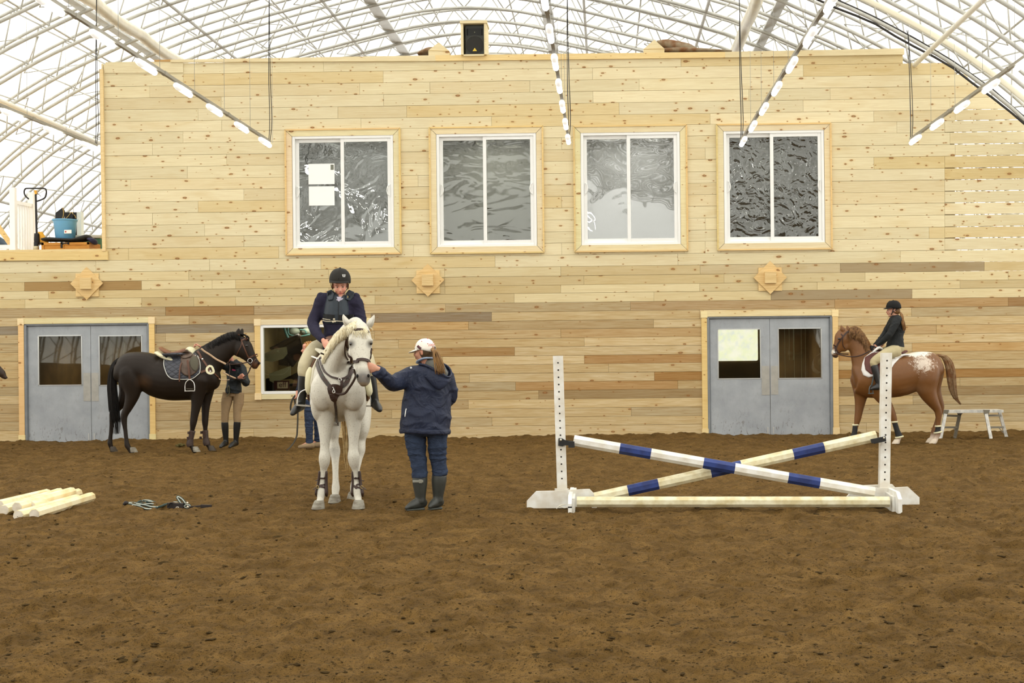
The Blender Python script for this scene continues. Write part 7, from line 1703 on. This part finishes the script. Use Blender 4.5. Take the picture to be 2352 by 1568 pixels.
    for j in range(n):
        a = math.radians(25 + 130 * j / (n - 1)); ex = .075 * math.sin(j / (n - 1) * math.pi) ** .5
        for rr, z in ((0, .022), (ex, .014 - ex * .25), (ex, .009 - ex * .25), (0, .015)): vs.append(q(math.cos(a) * (.086 + rr * .35), -.012 + math.sin(a) * .108 + rr, z))
    mb.add(vs, [(j*4+k, j*4+(k+1) % 4, (j+1)*4+(k+1) % 4, (j+1)*4+k) for j in range(n-1) for k in range(4)], 0, True); mb.build('cap_peak', M_CAPW, cp)
    M_REDT = mat('red_embroidery', (196, 70, 60), .7)
    # the year on the back of the cap, laid on the surface facing the camera
    n_ = (V((.35, -.93, .10))).normalized(); X_ = V((0, 0, 1)).cross(n_).normalized(); Z_ = n_.cross(X_)
    Mx = Matrix((X_, Z_, n_)).transposed().to_4x4()
    text('2004', .034, Q(991, 792, -.118), cp, M_REDT, Mx, 'embroidered_year', .0012)
    for x, y, d in ((968.5, 783.5, -.10), (982, 777, -.06), (982, 789, -.125), (995.5, 787, -.07)): mb = MB(); mb.ball(Q(x, y, d), (.005, .005, .004), 8); mb.build('eyelet', M_REDT, cp)
    mb = MB(); mb.tube([Q(959, 794, -.085), Q(963, 798, -.098), Q(967, 800.5, -.106)], (.004, .012), 6, (0, 1, 0), 3); mb.build('side_patch', mat('dark_embroidery', (92, 58, 62), .8), cp)
    M_HR = mat('dark_blond_hair', (150, 112, 62), .5, rgb2=(104, 74, 40), scale=16, spec=.4, stretch=(3, 3, 1))
    rs = random.Random(5); mb = MB(); mb.ball(q(0, -.03, -.01), (.079, .088, .085), 18, 0, R); mb.ball(q(0, -.055, -.055), (.060, .052, .045), 14, 0, R); mb.build('hair', mat('brown_cropped_hair', (84, 64, 40), .6, var=.3, scale=50), root)
    mb = MB()
    for k in range(90):
        o = V((rs.uniform(-.018, .018), rs.uniform(-.018, .018), 0)); e = rs.uniform(.7, 1.0); sw = rs.uniform(-1, 1)
        g = [Q(993, 802, -.13) + o * .6, Q(999, 806, -.175) + o, Q(1003 + sw * 3, 820, -.19) + o * 1.4, Q(1008 + sw * 5, 838, -.20) + o * 1.6, Q(1011 + sw * 7, 838 + 22 * e, -.215) + o * 1.3]; hair(mb, [g], rs, .008, 4, .006, .6, 3)
    mb.ball(Q(994, 803, -.135), (.022, .025, .022), 10); mb.build('ponytail', M_HR, root)
    face_parts(root, C, R)
coach()

# ------------------------------------------------------------------ rider on the white horse
def rider_white():
    Q = lambda x, y, z=13.85: P(x, y, z)
    J = dict(head=Q(781.5, 654, 13.76), face=(.16, -.88, -.34), up=(.02, -.3, 1), neck=Q(778, 689, 13.85), front=(0, -1, 0), chest=Q(777, 725, 13.86), waist=Q(777, 765, 13.88), pelvis=Q(778, 800, 13.93),
             sh=[Q(744, 693, 13.86), Q(811, 694, 13.86)], el=[Q(719, 742, 13.80), Q(829, 742, 13.80)], wr=[Q(743, 783, 13.50), Q(806, 780, 13.50)], hd=[(.55, -.45, -.65), (-.35, -.5, -.6)], hn=[(.5, .7, -.3), (-.5, .7, -.3)], curl=[.55, .7], thumb=[1, -1],
             hip=[Q(760, 800, 13.97), Q(797, 800, 13.97)], kn=[Q(698, 846, 13.62), Q(850, 846, 13.62)], an=[Q(692, 925, 13.64), Q(861, 922, 13.64)], toe=[Q(676, 945, 13.46), Q(869, 938, 13.46)])
    root, body, bv, R, C = person('person', 'person in black helmet and navy jacket with padded vest, riding the white horse', (Q(778, 800).x, 13.9, 1.6), J, SK1, 1.0)
    M_NJ = cloth('navy_wool_jacket', (44, 42, 58), .5, 8, .03, .9, .1); M_BR = cloth('beige_breeches', (192, 182, 152), .35, 6, .03, .85, .05); M_VS = cloth('padded_vest', (46, 54, 62), .5, 5, .03, .55, .15, spec=.35)
    f = (0, -1, 0)
    garment('riding_jacket', [([Q(778, 684), Q(778, 695), Q(777, 725), Q(777, 762), Q(777, 790), Q(778, 800)], [(.06, .07), (.11, .165), (.135, .175), (.13, .15), (.15, .185), (.15, .19)], f),
        ([Q(757, 692), Q(741, 690), Q(731, 714), Q(719, 742, 13.80), Q(728, 764, 13.64), Q(742, 781, 13.51)], [.075, .080, .072, .062, .052, .040], f),
        ([Q(798, 692), Q(814, 692), Q(822, 714), Q(829, 742, 13.80), Q(820, 764, 13.64), Q(808, 778, 13.52)], [.075, .080, .072, .062, .052, .040], f)], M_NJ, root, .009, 3, [(Q(737, 680), (.045, .06, .045), None), (Q(818, 681), (.045, .06, .045), None)])
    v, vb = garment('body_protector', [([Q(778, 676, 13.86), Q(777, 690, 13.85), Q(777, 720, 13.85), Q(777, 744, 13.85)], [(.10, .10), (.145, .135), (.165, .160), (.158, .150)], f)], M_VS, root, .009, 2)
    for pts in ([(748, 668), (758, 664), (766, 672), (763, 688), (752, 690), (746, 681)], [(797, 664), (809, 669), (808, 681), (800, 690), (790, 686), (788, 674)]):
        w_ = [Q(x, y, 13.67) for x, y in pts]; mb = MB(); patch(mb, w_, sum(w_, V((0,0,0))) / len(w_), vb, (0, 1, 0), .004, .010, 4, far=.4); mb.build('shoulder_flap', M_VS, v)
    mb = MB(); pstrap(mb, [(737, 728), (745, 729), (757, 730), (768, 731)], vb, 13.7, .075, .006, .004); pstrap(mb, [(778, 731), (790, 731), (803, 731), (812, 730)], vb, 13.7, .075, .006, .004); mb.build('elastic_belt', mat('black_elastic', (22, 22, 22), .6), v)
    mb = MB(); pstrap(mb, [(778, 682), (777.5, 700), (777, 725), (777, 742)], vb, 13.7, .008, .004, .004); mb.build('zip', mat('dark_zip', (20, 22, 26), .4), v)
    mb = MB(); pstrap(mb, [(744, 735), (750, 737), (758, 737.5), (770, 736.5), (785, 737.5), (800, 738)], vb, 13.7, .007, .005, .012); pstrap(mb, [(744, 731), (750, 732.5), (760, 734)], vb, 13.7, .006, .004, .012)
    for x, y in ((768, 733), (770, 738), (766, 739)): c = camray(vb, x, y, 13.68)[0] + V((0, -.016, 0)); mb.ball(c, (.012, .008, .010), 8)
    mb.build('waist_cord', mat('cream_cord', (206, 196, 172), .8), v)
    mb = MB(); c = camray(vb, 797, 680.5, 13.68)[0] + V((0, -.02, 0)); mb.prism([c + V(p) for p in ((-.022, 0, .02), (0, 0, .026), (.022, 0, .016), (.018, 0, -.012), (0, 0, -.03), (-.018, 0, -.010))], (0, .006, 0)); e = mb.build('gold_crest', mat('gold_thread', (196, 176, 122), .6), v)
    mb = MB(); mb.prism([c + V(p) + V((0, -.002, 0)) for p in ((-.008, 0, .006), (.006, 0, .01), (.008, 0, -.006), (-.002, 0, -.014))], (0, .004, 0)); mb.build('crest_mark', M_BLK, e)
    mb = MB(); mb.tube([Q(766, 676, 13.86), Q(770, 684, 13.76), Q(778, 689, 13.72), Q(786, 684, 13.76), Q(789, 676, 13.86)], (.012, .022), 8, (0, 0, 1), 4); mb.prism([Q(x, y, 13.695) for x, y in ((773, 681), (784, 681), (779, 692), (777, 692))], (0, .03, 0)); mb.build('stock_collar', cloth('lilac_shirt', (196, 190, 206), .3, 20, .01), root)
    for i, s_ in ((0, -1), (1, 1)):
        hp_, kn_ = J['hip'][i], J['kn'][i]
        garment('breeches_leg', [([hp_ + V((0, .03, .02)), hp_.lerp(kn_, .3) + V((s_ * .05, -.04, .055)), hp_.lerp(kn_, .7) + V((s_ * .03, -.02, .05)), kn_, kn_ + V((0, .01, -.09))], [.115, .098, .082, .068, .056], f)] + ([([Q(778, 790, 13.95), Q(778, 806, 13.95)], [(.14, .17), (.12, .15)], f)] if i == 0 else []), M_BR, root, .009, 3)
        boot(root, kn_ + V((0, 0, -.045)), J['an'][i], (Q(672, 950, 13.42), Q(872, 942, 13.42))[i], .03, mat('black_riding_boot', (38, 38, 36), .42, spec=.4, var=.2, scale=8, bump=.12, bscale=20), .054, .044, 'riding_boot', f)
    M_HV = mat('charcoal_velvet', (42, 40, 36), .85, bump=.15, bscale=300); Rh = frame((.10, -.97, -.14), (.04, -.15, 1))
    hm = riding_helmet(root, Q(781, 643, 13.765), Rh, M_HV, 1.07, .026)
    mb = MB(); c = Q(789.5, 633, 13.645); mb.prism([c + V(p) for p in ((-.018, 0, .014), (.018, 0, .014), (.013, 0, -.014), (-.012, 0, -.014))], (0, .01, 0)); b_ = mb.build('helmet_badge', mat('pale_badge', (206, 206, 204), .35), hm)
    mb = MB(); mb.tube([c + V((.007 * math.cos(t), -.001, .006 * math.sin(t))) for t in np.linspace(0, 6.28, 11)[:-1]], .002, 5, (0, 1, 0), 1, closed=True); mb.build('badge_ring', mat('badge_grey', (90, 92, 96), .4), b_)
    rs = random.Random(8); mb = MB()
    for s_ in (-1, 1):
        for k in range(8): g = [C + R @ V((s_ * .072, .0, .03)), C + R @ V((s_ * .085, .01 + rs.uniform(-.01, .01), -.01)), C + R @ V((s_ * .080, -.02 + rs.uniform(-.01, .02), -.05))]; hair(mb, [g], rs, .006, 4, .006, .6, 3)
    mb.build('hair', mat('auburn_hair', (140, 96, 60), .5, var=.2), root)
    face_parts(root, C, R, 1.0, (182, 90, 84), (120, 84, 56))
rider_white()

# ------------------------------------------------------------------ rider on the chestnut horse
def rider_chestnut():
    Q = lambda x, y, s=0.0: E(x, y, s)
    J = dict(head=Q(706, 214), face=(-.99, -.05, -.05), neck=Q(728, 268), front=(-1, 0, 0), chest=Q(738, 370), waist=Q(730, 470), pelvis=Q(728, 570),
             sh=[Q(722, 315, -.15), Q(728, 315, .15)], el=[Q(640, 450, -.2), Q(680, 470, .2)], wr=[Q(538, 552, -.10), Q(600, 555, .10)], hd=[(-.8, .1, -.35), (-.8, -.1, -.1)], hn=[(.2, .9, -.3), (.2, -.9, -.3)], curl=[.8, .8], thumb=[1, -1],
             hip=[Q(720, 600, -.10), Q(720, 600, .10)], kn=[Q(486, 712, -.30), Q(486, 712, .30)], an=[Q(534, 930, -.33), Q(534, 930, .33)], toe=[Q(455, 955, -.36), Q(455, 955, .36)])
    root, body, bv, R, C = person('person', 'person in black helmet and fitted black jacket with long ponytail, riding the chestnut horse', (Q(728, 600).x, CY, 1.45), J, SK2, .98)
    M_BJ = cloth('black_softshell', (28, 31, 32), .45, 9, .03, .7, .1, spec=.3); f = (-1, 0, 0); M_BR2 = cloth('tan_breeches', (182, 170, 134), .3, 7, .025, .85, .05); M_BB = mat('black_polished_boot', (32, 32, 32), .35, spec=.5, bump=.1, bscale=16)
    garment('fitted_jacket', [([Q(722, 262), Q(728, 300), Q(740, 370), Q(730, 460), Q(728, 540), Q(722, 590)], [(.06, .07), (.12, .16), (.152, .17), (.130, .15), (.145, .17), (.152, .185)], f)] +
        [([Q(738, 308, s * .11), Q(722, 318, s * .15), Q(682, 388, s * .19), Q(640, 455, s * .2), Q(590, 508, s * .14), Q(540, 550, s * .10)], [.075, .078, .064, .056, .048, .036], f) for s in (-1, 1)], M_BJ, root, .010, 3)
    mb = MB()
    for s in (-1, 1): add_hand(mb, Q(538 if s < 0 else 600, 552, s * .10), (-.8, -s * .1, -.35), (.2, -s * .9, -.3), .8, -s, 1.16)
    skinned('gloves', mb, .007, mat('black_glove', (26, 26, 26), .7), root, 2)
    for i, s in ((0, -1), (1, 1)):
        garment('breeches_leg', [([Q(725, 605, s * .09), Q(640, 625, s * .19), Q(560, 660, s * .27), Q(490, 705, s * .30), Q(496, 745, s * .30)], [.125, .105, .088, .068, .055], f)] + ([([Q(735, 560), Q(730, 610)], [(.14, .18), (.13, .16)], f)] if i == 0 else []), M_BR2, root, .010, 3)
        boot(root, Q(492, 735, s * .31), Q(534, 925, s * .33), Q(452, 958, s * .38), .03, M_BB, .060, .044, 'riding_boot', f)
    hm = riding_helmet(root, Q(712, 188), R, mat('black_velvet_helmet', (14, 14, 14), .75), 1.0, .05)
    mb = MB(); mb.ball(C + R @ V((0, -.045, -.015)), (.082, .075, .075), 16, 0, R); mb.build('hair', mat('brown_hair', (112, 78, 42), .55, var=.3, scale=40), root)
    rs = random.Random(12); mb = MB()
    for k in range(70):
        o = V((rs.uniform(-.02, .02), rs.uniform(-.03, .03), 0)); g = [Q(762, 232, -.03) + o * .3, Q(778, 262, -.09) + o * .7, Q(776, 320, -.15) + o, Q(784, 365, -.165) + o * 1.2, Q(794, 375 + 40 * rs.uniform(.4, 1), -.16) + o]; hair(mb, [g], rs, .009, 4, .006, .6, 3)
    mb.build('ponytail', mat('light_brown_ponytail', (146, 106, 62), .5, rgb2=(112, 78, 44), scale=18, stretch=(3, 3, 1)), root); face_parts(root, C, R)
rider_chestnut()

# ------------------------------------------------------------------ groom behind the dark bay horse
def groom():
    Q = lambda x, y, s=.62: D(x, y, s)
    J = dict(head=Q(1256, 440, .52), face=(-.5, -.8, -.3), neck=Q(1318, 545, .58), front=(.1, -1, 0), chest=Q(1325, 620, .62), waist=Q(1305, 740, .64), pelvis=Q(1295, 850, .66),
             sh=[Q(1268, 585, .58), Q(1395, 590, .62)], el=[Q(1120, 480, .45), Q(1462, 742, .45)], wr=[Q(1000, 352, .34), Q(1440, 675, .20)], hd=[(-.75, .0, .5), (.55, -.2, .25)], hn=[(.3, -.2, -.9), (.1, -.9, -.3)], curl=[.9, .7], thumb=[1, 1],
             hip=[Q(1240, 880, .66), Q(1345, 880, .66)], kn=[Q(1210, 1080, .62), Q(1335, 1080, .62)], an=[Q(1212, 1390, .66), Q(1318, 1390, .66)], toe=[Q(1180, 1432, .5), Q(1278, 1432, .5)])
    root, body, bv, R, C = person('person', 'person in dark jacket, beige breeches and tall black boots behind the dark horse holding its reins', (Q(1300, 1440).x, HY + .64, 0), J, SK1, 1.0)
    root['label'] = 'person in dark jacket, beige breeches and tall black boots, half hidden behind the dark horse'
    f = (.1, -1, 0); M_J = cloth('dark_teal_shell', (36, 42, 46), .6, 8, .03, .6, .15, spec=.3); M_B = cloth('taupe_breeches', (158, 134, 102), .3, 7, .025, .85, .06)
    garment('jacket', [([Q(1300, 505, .55), Q(1316, 540, .57), Q(1326, 580), Q(1325, 640), Q(1306, 740), Q(1298, 855)], [(.085, .085), (.10, .115), (.12, .165), (.125, .168), (.115, .13), (.125, .135)], f),
        ([Q(1290, 590), Q(1262, 580, .58), Q(1190, 530, .5), Q(1120, 480, .45), Q(1060, 415, .4), Q(1010, 362, .35)], [.07, .07, .06, .055, .046, .036], f),
        ([Q(1375, 590), Q(1396, 600, .60), Q(1440, 680, .5), Q(1466, 742, .45), Q(1452, 700, .32), Q(1444, 682, .24)], [.075, .075, .066, .068, .05, .038], f)], M_J, root, .010, 3)
    mb = MB(); mb.tube([Q(1262, 860, .52), Q(1262, 800, .5), Q(1272, 770, .5), Q(1280, 800, .5), Q(1278, 845, .5), Q(1250, 890, .5)], .006, 6, (0, 1, 0), 4); mb.build('loose_cord', mat('olive_cord', (120, 116, 92), .7), root)
    mb = MB(); mb.tube([Q(1300, 520, .44), Q(1340, 528, .42), Q(1378, 545, .46), Q(1372, 560, .6)], (.02, .035), 8, (0, 1, 0), 4); mb.build('collar', M_BLK, root)
    mb = MB(); mb.bar(Q(1318, 596, .45), Q(1352, 604, .45), .012, .022); mb.build('pink_label', mat('pink_label', (172, 60, 96), .6), root)
    for (L, kn, an, toe) in (([Q(1240, 850, .66), Q(1222, 950, .65), Q(1212, 1060, .62), Q(1208, 1150, .62), Q(1206, 1190, .63)], (1206, 1165), (1212, 1380), (1186, 1432)), ([Q(1345, 850, .66), Q(1350, 950, .65), Q(1340, 1060, .62), Q(1342, 1150, .62), Q(1345, 1180, .63)], (1343, 1158), (1320, 1380), (1284, 1432))):
        garment('breeches_leg', [(L, [.098, .092, .068, .062, .058], f)] + ([([Q(1293, 840, .66), Q(1293, 890, .66)], [(.12, .15), (.10, .12)], f)] if kn[0] < 1300 else []), M_B, root, .010, 3)
        boot(root, Q(*kn, .62), Q(*an, .66), Q(*toe, .48), .03, MATS['black_polished_boot'], .060, .045, 'tall_boot', f)
    riding_helmet(root, C + R @ V((0, 0, .03)), R, MATS['black_velvet_helmet'], 1.0, .03); face_parts(root, C, R)
groom()

# ------------------------------------------------------------------ fair-haired person standing behind the white horse
def bystander():
    Y = 22.25; Q = lambda x, y, d=0.0: P(x, y, Y + d)
    J = dict(head=Q(708, 801), face=(-.96, -.28, -.05), neck=Q(715, 826), front=(-.8, -.6, 0), chest=Q(718, 850), waist=Q(719, 885), pelvis=Q(719, 915),
             sh=[Q(702, 836, -.05), Q(736, 838, .08)], el=[Q(692, 872, -.10), Q(744, 872, .05)], wr=[Q(682, 902, -.18), Q(730, 890, -.15)], hd=[(-.1, -.1, -1), (-.8, -.2, 0)], hn=[(-.9, .1, .1), (0, -.3, -1)], curl=[.9, .8], thumb=[1, 1],
             hip=[Q(714, 922, -.08), Q(728, 922, .10)], kn=[Q(710, 968, -.08), Q(730, 968, .12)], an=[Q(711, 1016, -.06), Q(729, 1012, .14)], toe=[Q(687, 1026, -.14), Q(712, 1023, .05)])
    root, body, bv, R, C = person('person', 'fair-haired person in dark jacket and jeans holding a lead strap behind the white horse', (Q(715, 1030).x, Y, 0), J, SK1, 1.0)
    f = (-.8, -.6, 0); M_J = cloth('dark_blue_fleece', (34, 38, 50), .5, 8, .03, .8, .1)
    garment('jacket', [([Q(716, 824), Q(718, 836), Q(719, 860), Q(719, 885), Q(719, 912)], [(.06, .07), (.12, .17), (.14, .18), (.13, .16), (.14, .17)], f), ([Q(708, 836), Q(700, 842, -.05), Q(692, 872, -.10), Q(684, 898, -.17)], [.07, .068, .056, .042], f), ([Q(728, 836), Q(738, 842, .08), Q(745, 872, .05), Q(732, 889, -.13)], [.07, .068, .056, .042], f)], M_J, root, .011, 3)
    for L in ([Q(713, 918, -.08), Q(711, 945, -.08), Q(710, 970, -.08), Q(710.5, 1000, -.07), Q(711, 1017, -.06)], [Q(729, 918, .10), Q(731, 945, .10), Q(731, 970, .12), Q(730, 1000, .13), Q(729, 1013, .14)]): garment('jeans_leg', [(L, [.10, .088, .074, .064, .062], f)], MATS['blue_denim'], root, .011, 3)
    for an, toe, d in (((712, 1020), (688, 1027), -.08), ((729, 1016), (712, 1024), .12)):
        a, t = Q(*an, d), Q(*toe, d - .08); a.z = .06; t.z = .04; mb = MB(); mb.tube([a + V((.04, .01, 0)), a, a.lerp(t, .5), t], [(.05, .045), (.055, .048), (.04, .048), (.03, .036)], 12, (0, 0, 1), 3, round_ends=True); skinned('shoe', mb, .008, mat('taupe_suede', (142, 122, 94), .9), root, 3)
    M_H = mat('golden_hair', (198, 152, 92), .55, rgb2=(150, 104, 56), scale=25); rs = random.Random(3); mb = MB(); q = lambda x, y, z: C + R @ V((x, y, z))
    mb.ball(q(0, -.025, .03), (.088, .098, .088), 16, 0, R)
    for k in range(120):
        a = rs.uniform(0, 6.28); th = rs.uniform(.2, 1.9)
        if math.sin(a) > .55 and th > .75: continue
        p = V((math.cos(a) * math.sin(th) * .092, -.02 + math.sin(a) * math.sin(th) * .102, .03 + math.cos(th) * .095)); g = [q(*p), q(*(p * 1.12 + V((rs.uniform(-.015, .015), 0, -.01)))), q(*(p * 1.1 + V((rs.uniform(-.02, .02), rs.uniform(-.01, .01), -.045))))]; hair(mb, [g], rs, .010, 4, .006, .7, 3)
    mb.build('hair', M_H, root); face_parts(root, C, R)
    mb = MB(); mb.tube([Q(679, 908, -.2), Q(674, 913, -.22), Q(669, 925, -.22), Q(667.5, 938, -.2), Q(670, 943, -.2), Q(674, 941, -.2), Q(678, 932, -.2), Q(677, 920, -.2), Q(676, 911, -.2)], (.006, .016), 6, (0, 1, 0), 4)
    mb.tube([Q(682, 915, -.2), Q(684, 950, -.2), Q(683, 985, -.2), Q(681, 1003, -.22), Q(672, 1020, -.4), Q(659, 1034, -.7)], (.005, .014), 6, (0, 1, 0), 5); tag(mb.build('lead_strap', mat('dark_webbing', (62, 58, 50), .8)), 'dark webbing lead strap looped in the hand and trailing to the soil under the stirrup', 'lead strap')
bystander()
